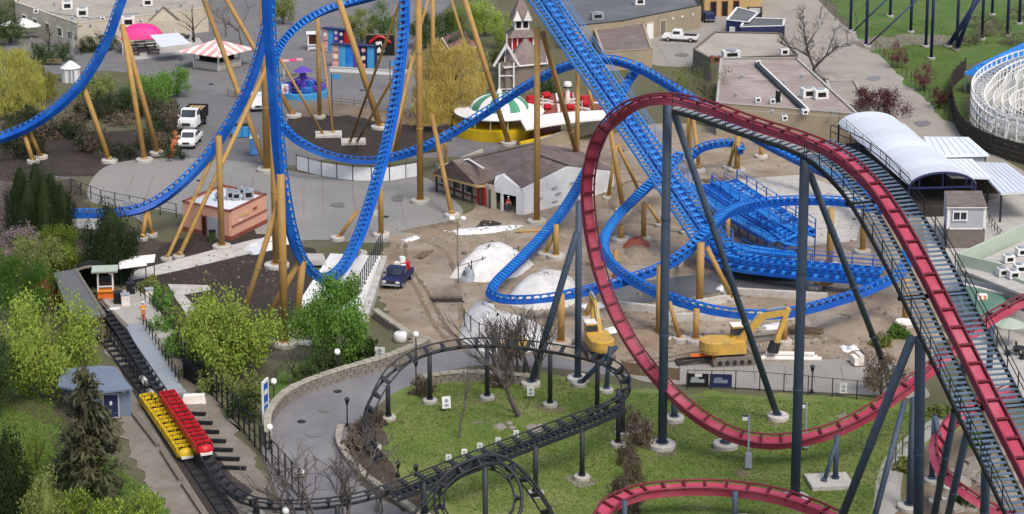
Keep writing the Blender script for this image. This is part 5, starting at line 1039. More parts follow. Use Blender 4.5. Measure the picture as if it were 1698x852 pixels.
shrub('bright green round bush in front of the turret', 876, 130, 88, 52, 'leaf_green', 1400, .28)
shrub('dark low bush at the gable porch', 905, 150, 122, 50, 'leaf_dark', 900, .28)
for x, y, tp, w_, lab in ((1168, 190, 100, 90, 'twiggy olive tree behind the red crest'), (1120, 165, 110, 60, 'small twiggy tree beside the blue crest')): tree(lab, 'tree', x, y, tp, w_, 'round', 'leaf_mid', 420, .26, .2); bare(lab.replace('olive', 'leafless').replace('small', 'thin'), x+16, y+4, tp+6, w_*.8)
def forked(label, px, py, limbs_, seed):
    t = thing('bare_tree', label, 'tree', G(px, py)); o = G(px, py); rnd = random.Random(seed); q = MB(); br = MB()
    def twig(s, d, L, r, lv):
        e = s+d*L; br.tube([s, s.lerp(e, .5)+V((rnd.gauss(0, .05), rnd.gauss(0, .05), rnd.gauss(0, .05)))*L, e], [r, r*.8, r*.5], 4, cap=False)
        if lv:
            for k in range(3): twig(s.lerp(e, rnd.uniform(.35, 1)), (d+V((rnd.gauss(0, .6), rnd.gauss(0, .6), rnd.gauss(.1, .4)))).normalized(), L*rnd.uniform(.5, .75), r*.6, lv-1)
    for path, r in limbs_:
        w_ = [T(x, y, py)-o for x, y in path]; w_ = [V((p.x, p.y+rnd.gauss(0, .25)*(i > 0), p.z)) for i, p in enumerate(w_)]; n = len(w_); q.tube(w_, [r*(1-.75*i/(n-1)) for i in range(n)], 7)
        for i in range(1, n):
            for k in range(5): s = w_[i-1].lerp(w_[i], rnd.random()); d = (w_[i]-w_[i-1]).normalized(); twig(s, (d*.6+V((rnd.gauss(0, .6), rnd.gauss(0, .6), rnd.gauss(.35, .3)))).normalized(), rnd.uniform(.8, 1.9), r*.28, 3)
    q.build('trunk', 'bark', t, True); br.build('branches', 'bark_grey', t)
forked('large spreading bare tree beside the service road', 1346, 128, [([(1346, 130), (1350, 112), (1340, 90), (1335, 60), (1332, 36)], .24), ([(1349, 114), (1368, 94), (1388, 78), (1412, 74)], .17), ([(1342, 94), (1322, 82), (1302, 76), (1292, 70)], .13), ([(1337, 75), (1352, 55), (1362, 40)], .1), ([(1370, 92), (1380, 66), (1386, 48)], .1)], 4)
shrub('olive shrub by the service road below the bare tree', 1392, 160, 128, 50, 'leaf_mid'); shrub('small brown shrub by the flat annex', 1372, 150, 130, 34, 'leaf_twig'); shrub('olive brown shrub beside the plum tree', 1425, 175, 145, 50, 'leaf_twig')
tree('plum purple leafy tree behind the white station roof', 'tree', 1456, 212, 145, 92, 'round', 'leaf_plum', 2000, .3, .08)
for x, y, tp, w_ in ((1488, 112, 70, 40), (1532, 150, 104, 38), (1556, 180, 146, 34)): tree('small maroon tree on the lawn beside the service road', 'tree', x, y, tp, w_, 'round', 'leaf_plum', 600, .24, .15, group='small maroon trees')
for x, y, tp in ((1360, 30, -20), (1385, 34, -16), (1420, 40, -10)): bare('bare sapling along the road edge at the far lawn', x, y, tp, 36, 'bare saplings', depth=3)
for i in range(8): x = 1590+random.random()*110; y = 30+random.random()*60; shrub('brown twiggy undergrowth among dark blue legs', x, y, y-26, 50, 'leaf_twig', 500, .24, group='undergrowth at the far lawn')
# left middle
for x, y, tp, w_ in ((38, 408, 268, 56), (64, 412, 260, 54), (90, 414, 278, 54), (106, 412, 298, 44), (52, 418, 290, 50), (78, 420, 280, 50)): tree('tall dark columnar conifer in the row at the plaza corner', 'tree', x, y, tp, w_, 'column', 'leaf_conifer', 3000, .3, .02, group='columnar conifers')
tree('broad dark conifer behind the control booth', 'tree', 187, 462, 338, 92, 'column', 'leaf_conifer', 4200, .32, .02)
for x, y, tp, w_, m_ in ((10, 400, 300, 60, 'leaf_mauve'), (40, 440, 380, 80, 'leaf_mauve'), (90, 430, 372, 70, 'leaf_lime'), (60, 470, 395, 90, 'leaf_mid'), (110, 455, 410, 60, 'leaf_lime')): tree({'leaf_mauve': 'mauve budding tree below the columnar conifers', 'leaf_lime': 'lime young tree beside the station roof', 'leaf_mid': 'olive tree between the conifers and station'}[m_], 'tree', x, y, tp, w_, 'round', m_, 1700, .28, .1, group='trees behind the station roof')
tree('mid green tree overhanging the station roof', 'tree', 34, 540, 425, 116, 'round', 'leaf_green', 3400, .34, .08)
tree('large lime green tree beside the station roof corner', 'tree', 80, 652, 494, 150, 'round', 'leaf_lime', 5600, .34, .05)
tree('lime green tree rising beside the large lime tree', 'tree', 130, 640, 528, 70, 'round', 'leaf_lime', 2000, .3, .1)
tree('dark scraggly pine in front of the blue grey shed', 'tree', 150, 822, 600, 160, 'pine', 'leaf_pine', lift=.0, name='pine_tree')
tree('dark bushy conifer on the left grass slope', 'tree', 14, 845, 700, 100, 'cone', 'leaf_conifer', 3200, .34, .0)
tree('olive conifer sapling at the bottom grass slope', 'tree', 78, 870, 780, 90, 'cone', 'leaf_mid', 2200, .3, .0)
tree('dark tree at the left edge above the grass slope', 'tree', -10, 690, 560, 90, 'round', 'leaf_dark', 1800, .34, .05)
tree('big yellow green tree beside the mulch bed', 'tree', 372, 628, 490, 140, 'round', 'leaf_lime', 5600, .34, .1)
tree('yellow green tree leaning toward the gold legs', 'tree', 432, 606, 520, 70, 'round', 'leaf_lime', 1500, .3, .15)
tree('bright green tree below the dip of the blue coaster', 'tree', 556, 600, 466, 108, 'round', 'leaf_green', 4400, .34, .08)
for i, (x, y, tp, w_, m_) in enumerate(((265, 560, 520, 60, 'leaf_green'), (300, 590, 545, 60, 'leaf_green'), (330, 620, 570, 60, 'leaf_mid'), (290, 545, 505, 44, 'leaf_mid'), (360, 650, 600, 60, 'leaf_mid'), (400, 690, 640, 60, 'leaf_dark'), (420, 660, 610, 50, 'leaf_mid'), (270, 515, 470, 40, 'leaf_green'), (250, 480, 455, 36, 'leaf_mid'))): shrub({'leaf_green': 'fresh green shrub behind the black platform fence', 'leaf_mid': 'olive shrub behind the black platform fence', 'leaf_dark': 'dark shrub behind the black platform fence'}[m_], x, y, tp, w_, m_, 900, .26, group='shrubs behind the platform fence')
for x, y, tp, w_ in ((530, 620, 575, 50), (556, 615, 580, 46), (585, 600, 562, 50), (510, 640, 600, 40), (610, 590, 560, 40)): shrub('dark green shrub above the stone wall of the path', x, y, tp, w_, 'leaf_dark', 900, .24, group='shrubs above the stone wall')
for x, y, tp, w_ in ((486, 640, 560, 40), (455, 640, 580, 36), (505, 610, 560, 40)): bare('bare shrub between gold footings and stone wall', x, y, tp, w_, 'bare shrubs above the wall', stems=3, depth=3, name='bare_shrub', cat='shrub')
# centre and foreground bare growth
for x, y, tp, w_, st in ((862, 690, 490, 90, 2), (842, 640, 505, 60, 5), (890, 635, 505, 70, 5), (815, 612, 520, 50, 4), (868, 625, 500, 60, 5), (830, 628, 515, 50, 4)): bare('tall leafless shrub in front of the white mound', x, y, tp, w_, 'leafless shrubs at the white mound', stems=st, depth=3, upright=2.2, name='bare_shrub', cat='shrub')
bare('thin bare sapling on the lawn inside black coaster', 762, 728, 598, 40, depth=3, upright=2.)
for x, y, tp, w_ in ((470, 850, 720, 80), (520, 880, 740, 90), (580, 870, 730, 90), (600, 800, 700, 60), (560, 820, 760, 60), (630, 850, 770, 60), (612, 760, 690, 50), (650, 800, 740, 46)): bare('grey leafless shrub at the path edge by the black track', x, y, tp, w_, 'leafless shrubs along the path', stems=4, depth=3, name='bare_shrub', cat='shrub')
for x, y, tp, w_ in ((600, 720, 690, 40), (585, 745, 715, 34), (625, 705, 675, 36), (700, 655, 620, 44), (830, 640, 618, 46)): shrub('brown low shrub along the inner path edge', x, y, tp, w_, 'leaf_twig', 700, .22, group='brown shrubs at the path')
for x, y, tp, w_ in ((1050, 720, 668, 50), (1065, 740, 690, 50), (1040, 770, 730, 40), (1050, 800, 750, 44), (1025, 830, 790, 40), (1040, 850, 810, 50)): shrub('brown twiggy shrub in the strip across the lawn', x, y, tp, w_, 'leaf_twig', 1100, .22, group='brown shrub strip on the lawn')
tree('pale willowy shrub behind the red valley', 'tree', 1462, 660, 590, 70, 'round', 'leaf_twig', 900, .26, .1); bare('thin bare tree behind the red valley', 1448, 650, 570, 60, depth=4)
for x, y, tp, w_, m_ in ((1490, 560, 535, 40, 'leaf_green'), (1460, 575, 555, 34, 'leaf_mid'), (1590, 840, 815, 40, 'leaf_dark'), (1640, 800, 780, 40, 'leaf_mid'), (1560, 690, 670, 40, 'leaf_mid'), (1500, 780, 755, 36, 'leaf_mid'), (1620, 740, 715, 40, 'leaf_green')): shrub({'leaf_green': 'green shrub under the grey lift stairs', 'leaf_mid': 'olive shrub under the grey lift stairs', 'leaf_dark': 'dark shrub among rocks under lift stairs'}[m_], x, y, tp, w_, m_, 800, .24, group='shrubs under the lift stairs')
for x, y, w_ in ((130, 870, 90), (190, 880, 90), (240, 870, 60), (60, 780, 50)): shrub('tall grassy yellow green growth on the bottom slope', x, y, y-60, w_, 'leaf_lime', 900, .26, group='tall growth on the slope')
# grass blades on the lawns
def blades(name, label, polys, n, m, h):
    rnd = random.Random(5); q = MB(); vs = []; fs = []
    for poly, k in polys:
        w_ = [G(*p) for p in poly]; x0, x1 = min(p.x for p in w_), max(p.x for p in w_); y0, y1 = min(p.y for p in w_), max(p.y for p in w_); c = 0
        while c < k:
            x, y = rnd.uniform(x0, x1), rnd.uniform(y0, y1); ins = False; j = len(w_)-1
            for i in range(len(w_)):
                a, b_ = w_[i], w_[j]
                if (a.y > y) != (b_.y > y) and x < (b_.x-a.x)*(y-a.y)/(b_.y-a.y)+a.x: ins = not ins
                j = i
            if not ins: continue
            c += 1; a = rnd.uniform(0, 6.28); hh_ = h*rnd.uniform(.5, 1.3); dx, dy = math.cos(a)*.06, math.sin(a)*.06; lx, ly = rnd.gauss(0, .1), rnd.gauss(0, .1)
            i = len(vs); vs += [(x-dx, y-dy, .04), (x+dx, y+dy, .04), (x+lx, y+ly, .04+hh_)]; fs.append((i, i+1, i+2))
    o = MB().add(vs, fs).build(name, m); tag(o, label, 'grass'); return kind(o, 'stuff')
blades('grass', 'short spring grass on the lawns and slope', [([(640, 700), (720, 640), (930, 630), (1060, 652), (1420, 670), (1540, 690), (1440, 852), (760, 852), (660, 770)], 60000), ([(0, 600), (110, 700), (280, 850), (0, 860)], 26000), ([(450, 640), (560, 590), (640, 585), (520, 635)], 6000), ([(1480, 105), (1420, 50), (1560, 30), (1600, 110), (1570, 190)], 12000)], 1, 'grass_blade', .09)
# ---------------------------------------------------------------- walls, fences, lamps
def fence(label, pts, h, sp, m, rails=(1.0,), panel=None, pr=.05, mesh=None, closed=False, name='fence', z=0., cat='fence'):
    w = resample([G(x, y, z) for x, y in pts], sp); t = thing(name, label, cat); b = MB(); b.box((0, 0, h/2), (pr*2, pr*2, h)); pm = b.mesh('post', m)
    for p in w: inst('post', pm, t, p)
    for f in rails: MB().tube([p+V((0, 0, h*f)) for p in w], pr*.7, 5).build('rail', m, t)
    if panel:
        for a, b_ in zip(w, w[1:]): d = b_-a; c = (a+b_)/2; q = MB(); q.box((c.x, c.y, c.z+h*.45), (d.length-.12, .04, h*.8), math.atan2(d.y, d.x)); q.build('panel', panel, t)
    return t
fence('row of thin black posts along the white slab', [(634, 418), (590, 505)], 2.2, 1.15, 'charcoal', (.98,), name='slab_fence')
fence('white fabric construction fence below the far blue dip', [(492, 282), (530, 292), (580, 300), (640, 302), (700, 292)], 2.0, 2.2, 'charcoal', (.95,), 'white_wrap')
fence('thin black fence around the plaza corner', [(118, 318), (170, 338), (240, 352), (300, 362)], 1.6, 2.2, 'charcoal', (.97, .5))
fence('white fabric fence under the low blue track end', [(120, 378), (160, 384), (205, 388)], 2.0, 2.0, 'galv', (.97,), 'white_wrap'); fence('white fabric fence beside the gravel bed under the blue track', [(205, 352), (232, 366), (250, 384)], 1.8, 1.6, 'galv', (.97,), 'white_wrap')
fence('long wire fence between the lawn and service lane', [(1140, 645), (1230, 646), (1330, 654), (1430, 664), (1480, 670)], 1.7, 2.0, 'charcoal', (.98, .1), None, .04)
fence('brown wooden panel fence behind the black coaster bend', [(1030, 620), (1080, 626), (1130, 632)], 1.3, 1.7, 'wood_grey', (), 'wood')
t = thing('banner', 'dark printed banner hung on the lawn fence', 'banner', *front(1137, 641, 1214, 643)[:2]); L = front(1137, 641, 1214, 643)[2]
for k, m_ in ((0, 'dark'), (1, 'navy')): pn = bx(t, 'panel', m_, (L*(.25+.5*k), -.12, .65, L*.48, .05, 1.15)); bx(pn, 'print', 'galv' if k == 0 else 'shed_blue', (L*(.25+.5*k), -.16, .6, L*.3, .02, .3), (L*(.2+.5*k), -.16, .85, L*.16, .02, .16))
bx(t, 'notice', 'white', (L*.27, -.17, 1.1, .6, .03, .25))
fence('tall black fence beside the trains and curved path', [(296, 590), (322, 632), (348, 652), (400, 712), (444, 768), (500, 830)], 2.3, 1.5, 'black', (.98, .5, .08), None, .06)
fence('solid black screen fence at the end of the ramp', [(305, 628), (326, 640), (346, 652)], 2.2, 1.6, 'black', (.98,), 'black')
fence('black handrail along the station ramp', [(238, 540), (262, 578), (300, 640)], 1.1, 1.4, 'black', (.98, .5), None, .04, z=.8)
fence('black handrail at the platform edge', [(226, 484), (252, 508), (290, 552)], 1.1, 1.4, 'black', (.98, .5), None, .04, z=.8)
fence('black handrail on the far side of station track', [(178, 560), (228, 632), (262, 690)], 1.1, 1.5, 'black', (.98, .5), None, .04, z=.3)
fence('thin posts along the front of the white mound', [(760, 470), (790, 462), (830, 445), (880, 436)], 2.0, 1.7, 'wood_dark', (.9,), None, .05)
fence('thin posts at the left foot of white mound', [(770, 550), (790, 572), (830, 578)], 2.2, 2.0, 'wood_dark', (.9,), None, .05)
fence('black wire fence beside the garden path', [(1460, 840), (1470, 790), (1500, 750), (1560, 708), (1620, 680)], 1.5, 2.0, 'charcoal', (.98, .5), None, .035)
fence('wire fence along the service road lawn', [(1452, 82), (1510, 135), (1575, 200), (1610, 228)], 1.4, 3.0, 'wood_dark', (.95,), None, .04)
fence('wooden rail barrier behind the mulch bed', [(545, 172), (600, 178), (660, 190), (700, 196)], 1.0, 2.0, 'wood', (.9, .5), None, .06); fence('wooden pallet barrier beside the white car', [(378, 160), (410, 164)], 1.1, 1.2, 'wood', (.9, .5, .2), None, .06)
fence('queue railing under the station roof', [(1640, 372), (1660, 400), (1690, 420)], 1.1, 1.4, 'charcoal', (.98, .5), None, .04)
def stone_wall(label, pts, h, th, sp, capm='stone_cap', m='stone', cat='wall'):
    w = resample([G(x, y) for x, y in cr(pts, 8)], sp); t = thing('stone_wall', label, cat); rnd = random.Random(3)
    rows = max(1, int(h/.34)); rh = h/rows
    bm_ = [MB().box((0, 0, 0), (sp*.95, th*k, rh*.92), taper=.95).mesh('stone', m) for k in (1., 1.08, .94)]; cm = [MB().box((0, 0, 0), (sp*.98, th*1.25, .16*k), taper=.9).mesh('cap_stone', capm) for k in (1, 1.35, .8)]
    cnt = 0; rest = MB()
    for i, (a, b_) in enumerate(zip(w, w[1:])):
        d = b_-a; c = (a+b_)/2; rz = math.atan2(d.y, d.x)
        for r in range(rows):
            o = d*(.5 if r % 2 else 0); loc = (c.x+o.x, c.y+o.y, rh*(r+.5))
            if cnt < 280: inst('stone', bm_[rnd.randrange(3)], t, loc, (0, 0, rz+rnd.gauss(0, .02))); cnt += 1
            else: rest.box(loc, (sp*.95, th, rh*.92), rz)
        inst('cap_stone', cm[rnd.randrange(3)], t, (c.x, c.y, h+.07), (rnd.gauss(0, .03), rnd.gauss(0, .03), rz))
    if rest.v: kind(rest.build('remaining_stones', m, t), 'stuff')
    return t
stone_wall('curving stone retaining wall around outer edge of path', [(446, 745), (446, 705), (474, 670), (520, 647), (580, 627), (640, 610), (690, 590), (712, 578)], 1.05, .5, .75)
stone_wall('low stone kerb along inner bend of path', [(566, 712), (562, 735), (578, 765), (615, 803), (680, 848), (740, 892)], .34, .45, .8)
stone_wall('short stone wall at the upper path behind coaster posts', [(700, 640), (760, 632), (830, 634), (890, 640)], .8, .4, .8)
stone_wall('low stone wall above haul road beside green tree', [(622, 526), (648, 545), (684, 568)], .7, .5, .8)
def lamp(px, py, top, lab='black lamp post with white globe beside the curved path', kind_='globe', grp='globe lamp posts'):
    p = G(px, py); h = hz(px, py, top); t = thing('lamp_post', lab, 'lamp post', p, 0, grp)
    MB().lathe((0, 0, 0), [(.16, 0), (.14, .3), (.06, .4), (.05, h-.3), (.09, h-.25)], 10).build('post', 'black', t)
    if kind_ == 'globe': MB().lathe((0, 0, h-.28), [(.08, 0), (.22, .1), (.27, .27), (.2, .46), (.05, .54)], 14).build('globe', 'lamp_glass', t, True)
    else: MB().lathe((0, 0, h-.3), [(.1, 0), (.2, .4), (.24, .42), (.05, .6)], 6).build('lantern', 'black', t)
    return t
for a in ((560, 628, 583, 'black globe lamp beside dark shrubs above the stone wall'), (455, 680, 632, 'black globe lamp beside the blue banner sign'), (502, 826, 784, 'black globe lamp beside the black fence end'), (690, 596, 554, 'black globe lamp at the haul road by the black coaster'), (448, 745, 708, 'short black globe lamp at the stone wall end'), (475, 888, 846, 'black globe lamp under the black coaster bend')): lamp(*a)
for a in ((576, 708, 664), (690, 640, 602), (690, 790, 775), (1346, 652, 610), (660, 792, 770)): lamp(*a, lab='black lantern post standing along path and lawn', kind_='lantern', grp='lantern posts')
t = thing('flood_light', 'tall twin headed light pole in the dirt near white mound', 'light pole', G(759, 452)); h = hz(759, 452, 364); MB().tube([(0, 0, 0), (0, 0, h)], .07, 8).build('pole', 'wood_grey', t)
for s in (-1, 1): MB().lathe((s*.55, 0, h-.1), [(.1, 0), (.3, .1), (.3, .35), (.1, .45)], 12).build('lamp_head', 'lamp_glass', t, True)
MB().tube([(-.55, 0, h), (.55, 0, h)], .04, 6).build('crossbar', 'wood_grey', t)
for x, y, tp, lab in ((529, 196, 122, 'blue flag topped pole behind the mulch bed'), (625, 150, 100, 'thin blue pole before the game booths')):
    t = thing('pole', lab, 'pole', G(x+22, y)); h = hz(x, y, tp); MB().tube([(0, 0, 0), (0, 0, h)], .06, 8).build('mast', 'navy', t); bx(t, 'flag', 'sky_blue', (.6, 0, h-.4, 1.1, .05, .7))
for x, y, tp in ((1240, 778, 688), (1335, 745, 668)):
    t = thing('camera_pole', 'white camera pole with control box standing on the lawn', 'pole', G(x, y), 0, 'white poles on the lawn'); h = hz(x, y, tp); MB().tube([(0, 0, 0), (0, 0, h)], .09, 8).build('pole', 'galv', t); bx(t, 'control_box', 'galv', (0, -.2, .8, .5, .35, 1.1)); bx(t, 'camera', 'white', (-.3, 0, h-.3, .4, .2, .2)); bx(t, 'bracket', 'charcoal', (-.2, .1, h-.1, .7, .08, .08))
# signs
t = thing('banner_sign', 'tall blue and white banner sign in white frame beside the path', 'sign', G(441, 700), R(76)); h = hz(441, 700, 630)
bx(t, 'post', 'white', (-.55, 0, h/2, .12, .14, h), (.55, 0, h/2, .12, .14, h)); bx(t, 'board', 'blue', (0, 0, h*.6, 1.0, .08, h*.72)); bx(t, 'header', 'white', (0, 0, h-.1, 1.2, .12, .25)); bx(t, 'print', 'white', (0, .06, h*.72, .6, .03, .4), (0, -.06, h*.72, .6, .03, .4), (0, -.06, h*.45, .7, .03, .12))
def board(px, py, top, lab, grp=None, wd=.6, tilt=0.):
    p = G(px, py); h = hz(px, py, top); t = thing('notice_board', lab, 'sign', p, random.uniform(-.3, .3), grp); b_ = MB(); b_.box((0, 0, h*.62), (wd, .06, h*.72)); b_.build('board', 'white', t); MB().box((0, .05, h*.3), (.08, .06, h*.6)).build('stake', 'wood_grey', t)
    MB().tube([(0, -.03, h*.72), (0, -.05, h*.72)], wd*.22, 10).build('figure', 'galv', t); bx(t, 'figure', 'galv', (0, -.045, h*.45, wd*.5, .02, h*.14)); t.rotation_euler.x = tilt
for x, y in ((744, 766), (770, 757), (796, 747), (826, 738), (856, 726)): board(x, y+4, y-13, 'small white board on a stake along the black lift walkway', 'white boards along the walkway', .42)
board(741, 684, 658, 'leaning white board on the lawn beside a black post', None, .7, -.2); board(630, 596, 575, 'white notice board on the grass above the stone wall', None, .9); board(1398, 658, 634, 'white notice on the wire fence beside the lawn'); board(880, 662, 640, 'round white marker among the bare shrubs', None, .6)
# ---------------------------------------------------------------- construction site
def bumpy(name, m, pts, h, label, cat, nz=.25, seed=3, res=26, peak=.5, flat=.3):
    """a lumpy covered heap over a ground outline"""
    w = [G(*p) for p in pts]; c = sum(w, V((0, 0, 0)))/len(w); rnd = random.Random(seed); ring = resample(w+[w[0]], .9); n = len(ring); vs = []; L = 7
    for l in range(L+1):
        f = l/L
        for p in ring: z = h*(1-(1-f)**2.2)*(1+rnd.uniform(-nz, nz)*.25*(l > 0)); q = p.lerp(c, f*.97); vs.append(V((q.x+rnd.gauss(0, .08)*(l > 0), q.y+rnd.gauss(0, .08)*(l > 0), z-.02)))
    fs = [(l*n+k, l*n+(k+1) % n, (l+1)*n+(k+1) % n, (l+1)*n+k) for l in range(L) for k in range(n)]+[tuple(L*n+k for k in range(n))]
    a = sum(ring[i].x*ring[(i+1) % n].y-ring[(i+1) % n].x*ring[i].y for i in range(n))
    if a < 0: fs = [f[::-1] for f in fs]
    t = thing(name, label, cat); MB().add(vs, fs).build('sheet' if m.startswith('white') or m == 'tarp' else 'heap', m, t, True); return t
t = bumpy('covered_mound', 'tarp', [(744, 462), (762, 438), (795, 420), (850, 420), (888, 438), (860, 460), (800, 470)], 2.3, 'smaller white sheeted mound behind the post fence', 'mound')
t2 = bumpy('covered_mound', 'tarp', [(832, 504), (850, 482), (900, 462), (952, 466), (970, 490), (945, 510), (885, 516)], 2.2, 'white sheeted mound inside the blue turnaround', 'mound', seed=5)
for tt, pts in ((t, ((770, 440), (810, 440), (850, 445), (795, 458))), (t2, ((870, 495), (920, 485)))):
    for x, y in pts: p = G(x, y); MB().lathe((p.x, p.y, 1.2), [(.25, 0), (.32, .2), (.1, .35)], 8).build('sandbag', 'wood_grey', tt)
bumpy('covered_bank', 'tarp', [(760, 562), (768, 526), (790, 500), (806, 504), (812, 530), (840, 546), (915, 550), (920, 576), (850, 592), (795, 584)], 1.7, 'white sheeted bank wrapping the outside of the blue turnaround', 'bank', seed=6)
for pts, h_, lab in (([(1090, 424), (1070, 408), (1042, 408), (1030, 420), (1050, 436)], .6, 'heap of red brown spoil inside the blue curve'), ([(975, 255), (1040, 240), (1090, 262), (1030, 285)], .9, 'low dirt heap under the lift hill'), ([(1000, 560), (1060, 540), (1140, 545), (1120, 575), (1030, 580)], .9, 'dirt heap beside the yellow excavator'), ([(1330, 520), (1420, 505), (1480, 530), (1440, 570), (1360, 565)], .8, 'broad dirt heap beside the pipes'), ([(660, 385), (700, 378), (760, 366), (770, 376), (720, 394)], .5, 'low soil ridge at the plaza edge'), ([(1000, 300), (1060, 320), (1060, 360), (1010, 350)], .7, 'dirt heap beside the gold A-brace')): bumpy('dirt_heap', 'dirt_dark' if 'soil' in lab or 'excavator' in lab else 'dirt', pts, h_, lab, 'dirt heap', seed=len(lab))
bumpy('red_tarp', 'brick_red', [(1030, 412), (1040, 400), (1068, 397), (1080, 408), (1060, 420)], .9, 'rumpled red tarp over spoil inside the blue curve', 'tarp', seed=9)
t = thing('concrete_slab', 'bright white concrete slab beneath the blue dip', 'slab'); slab(t, 'slab', [(548, 420, .35), (632, 424, .35), (604, 512, .35), (586, 520, .35), (492, 506, .35)], .4, 'white'); slab(t, 'edge_wall', [(634, 424, .9), (642, 424, .9), (612, 518, .9), (596, 522, .9)], .9, 'concrete_pale'); slab(t, 'plinth', [(502, 432, .8), (540, 432, .8), (536, 420, .8), (504, 420, .8)], .5, 'concrete')
bumpy('plastic_sheeting', 'white_wrap', [(398, 412), (420, 398), (450, 390), (488, 392), (490, 404), (450, 418), (410, 428)], .35, 'crumpled pale plastic sheeting spread over the footpath', 'plastic sheeting', nz=2.2, seed=4)
for i, pts in enumerate(([(700, 386), (742, 376), (750, 384), (712, 394)], [(742, 382), (800, 376), (872, 372), (876, 378), (800, 390), (752, 392)], [(664, 398), (690, 390), (700, 396), (676, 404)], [(1000, 545), (1030, 540), (1034, 552), (1008, 556)], [(1260, 540), (1300, 534), (1310, 545), (1270, 550)], [(1180, 480), (1200, 470), (1220, 478), (1200, 490)], [(1390, 575), (1420, 570), (1430, 580), (1400, 588)], [(960, 505), (1000, 500), (1010, 510), (970, 520)])): bumpy('sheeting_scrap', 'white_wrap', pts, .22, ('pale sheeting scrap at the plaza edge', 'long pale sheeting strip beside the excavation pit', 'small pale scrap beside the plaza kerb', 'pale scrap behind the red drop', 'pale scrap below the blue helix', 'pale scrap at the splayed gold legs', 'pale rubble scrap beside pipes', 'pale scrap near the turnaround column')[i], 'sheeting', nz=2.5, seed=i+20)
sheet('excavation_pit', 'mulch', [(776, 380), (812, 366), (828, 370), (800, 388)], 8, False)
sheet('trench_floor', 'roof_grey', [(1000, 492), (1030, 470), (1110, 462), (1190, 452), (1375, 456), (1368, 492), (1200, 484), (1110, 500), (1015, 506)], 7, False)
t = thing('trench_wall', 'long pale concrete kerb in front of the dark trench', 'kerb')
for a, b_ in (((1012, 510), (1100, 520)), ((1100, 520), (1210, 500)), ((1200, 488), (1372, 498)), ((1100, 532), (1320, 530))): wall(t, 'kerb_block', a, b_, .7, 'concrete_pale', .5)
def rocks(label, area, n, smin, smax, m, name='rock', grp=None, seed=1):
    rnd = random.Random(seed); q = []
    for k in range(3):
        b_ = MB(); vs = []; r1 = random.Random(k+seed)
        b_.lathe((0, 0, -.2), [(.6*r1.uniform(.8, 1.1), 0), (.9, .25), (.75, .6), (.3, .85)], 7); b_.v = [(x*r1.uniform(.8, 1.2), y*r1.uniform(.8, 1.2), z*r1.uniform(.8, 1.15)) for x, y, z in b_.v]; q.append(b_.mesh('rock', m))
    for _ in range(n):
        x, y = rnd.uniform(area[0], area[2]), rnd.uniform(area[1], area[3]); s = rnd.uniform(smin, smax)
        o = inst(name, q[rnd.randrange(3)], None, G(x, y), (0, 0, rnd.random()*6), (s*rnd.uniform(.8, 1.4), s, s*rnd.uniform(.6, 1))); tag(o, label, 'rock', grp or label)
rocks('pale boulder on the lawn inside the black coaster', (815, 700, 850, 712), 3, .4, .6, 'rock', seed=2); rocks('grey boulder on the lawn near the black lift', (878, 706, 912, 722), 5, .3, .6, 'rock', seed=4); rocks('tan boulder in the rockery under lift stairs', (1560, 735, 1700, 850), 34, .5, 1.2, 'rock', seed=6); rocks('boulder beside the timber based cabin', (1585, 415, 1690, 436), 8, .4, .9, 'rock', seed=8)
rocks('loose stone lying on the construction dirt', (860, 505, 1480, 590), 34, .15, .4, 'stone_cap', seed=12); rocks('loose stone on dirt beneath the lift hill', (960, 250, 1240, 400), 20, .15, .4, 'stone_cap', seed=13); rocks('small stone at the plaza edge debris', (650, 375, 800, 410), 14, .12, .3, 'stone_cap', seed=15)
def rubble(name, label, polys, m, smin, smax, seed=1):
    rnd = random.Random(seed); q = MB()
    for poly, n in polys:
        xs = [p[0] for p in poly]; ys = [p[1] for p in poly]; c = 0
        while c < n:
            x, y = rnd.uniform(min(xs), max(xs)), rnd.uniform(min(ys), max(ys)); ins = False; j = len(poly)-1
            for i in range(len(poly)):
                (xa, ya), (xb, yb) = poly[i], poly[j]
                if (ya > y) != (yb > y) and x < (xb-xa)*(y-ya)/(yb-ya)+xa: ins = not ins
                j = i
            if not ins: continue
            c += 1; p = G(x, y); s_ = rnd.uniform(smin, smax)*rnd.choice((.6, .8, 1, 1.6)); q.box((p.x, p.y, s_*.3), (s_*rnd.uniform(.7, 1.6), s_, s_*.8), rnd.random()*3, taper=rnd.uniform(.3, .8))
    return kind(tag(q.build(name, m), label, 'rubble'), 'stuff')
SITE = [(660, 400), (750, 375), (880, 370), (980, 240), (1100, 215), (1260, 230), (1420, 260), (1520, 340), (1500, 600), (1050, 605), (700, 570), (640, 500)]
rubble('rubble', 'loose clods of earth scattered over the construction dirt', [(SITE, 1500), ([(980, 510), (1480, 510), (1480, 596), (980, 596)], 700)], 'dirt', .08, .24, 3); rubble('gravel_chips', 'pale stone chips scattered over the construction dirt', [(SITE, 900), ([(650, 372), (860, 365), (860, 410), (660, 410)], 250)], 'stone_cap', .06, .18, 4); rubble('bark_chips', 'wood chips scattered over the dark mulch', [([(270, 440), (470, 400), (500, 560), (340, 550)], 700)], 'wood', .06, .16, 5)
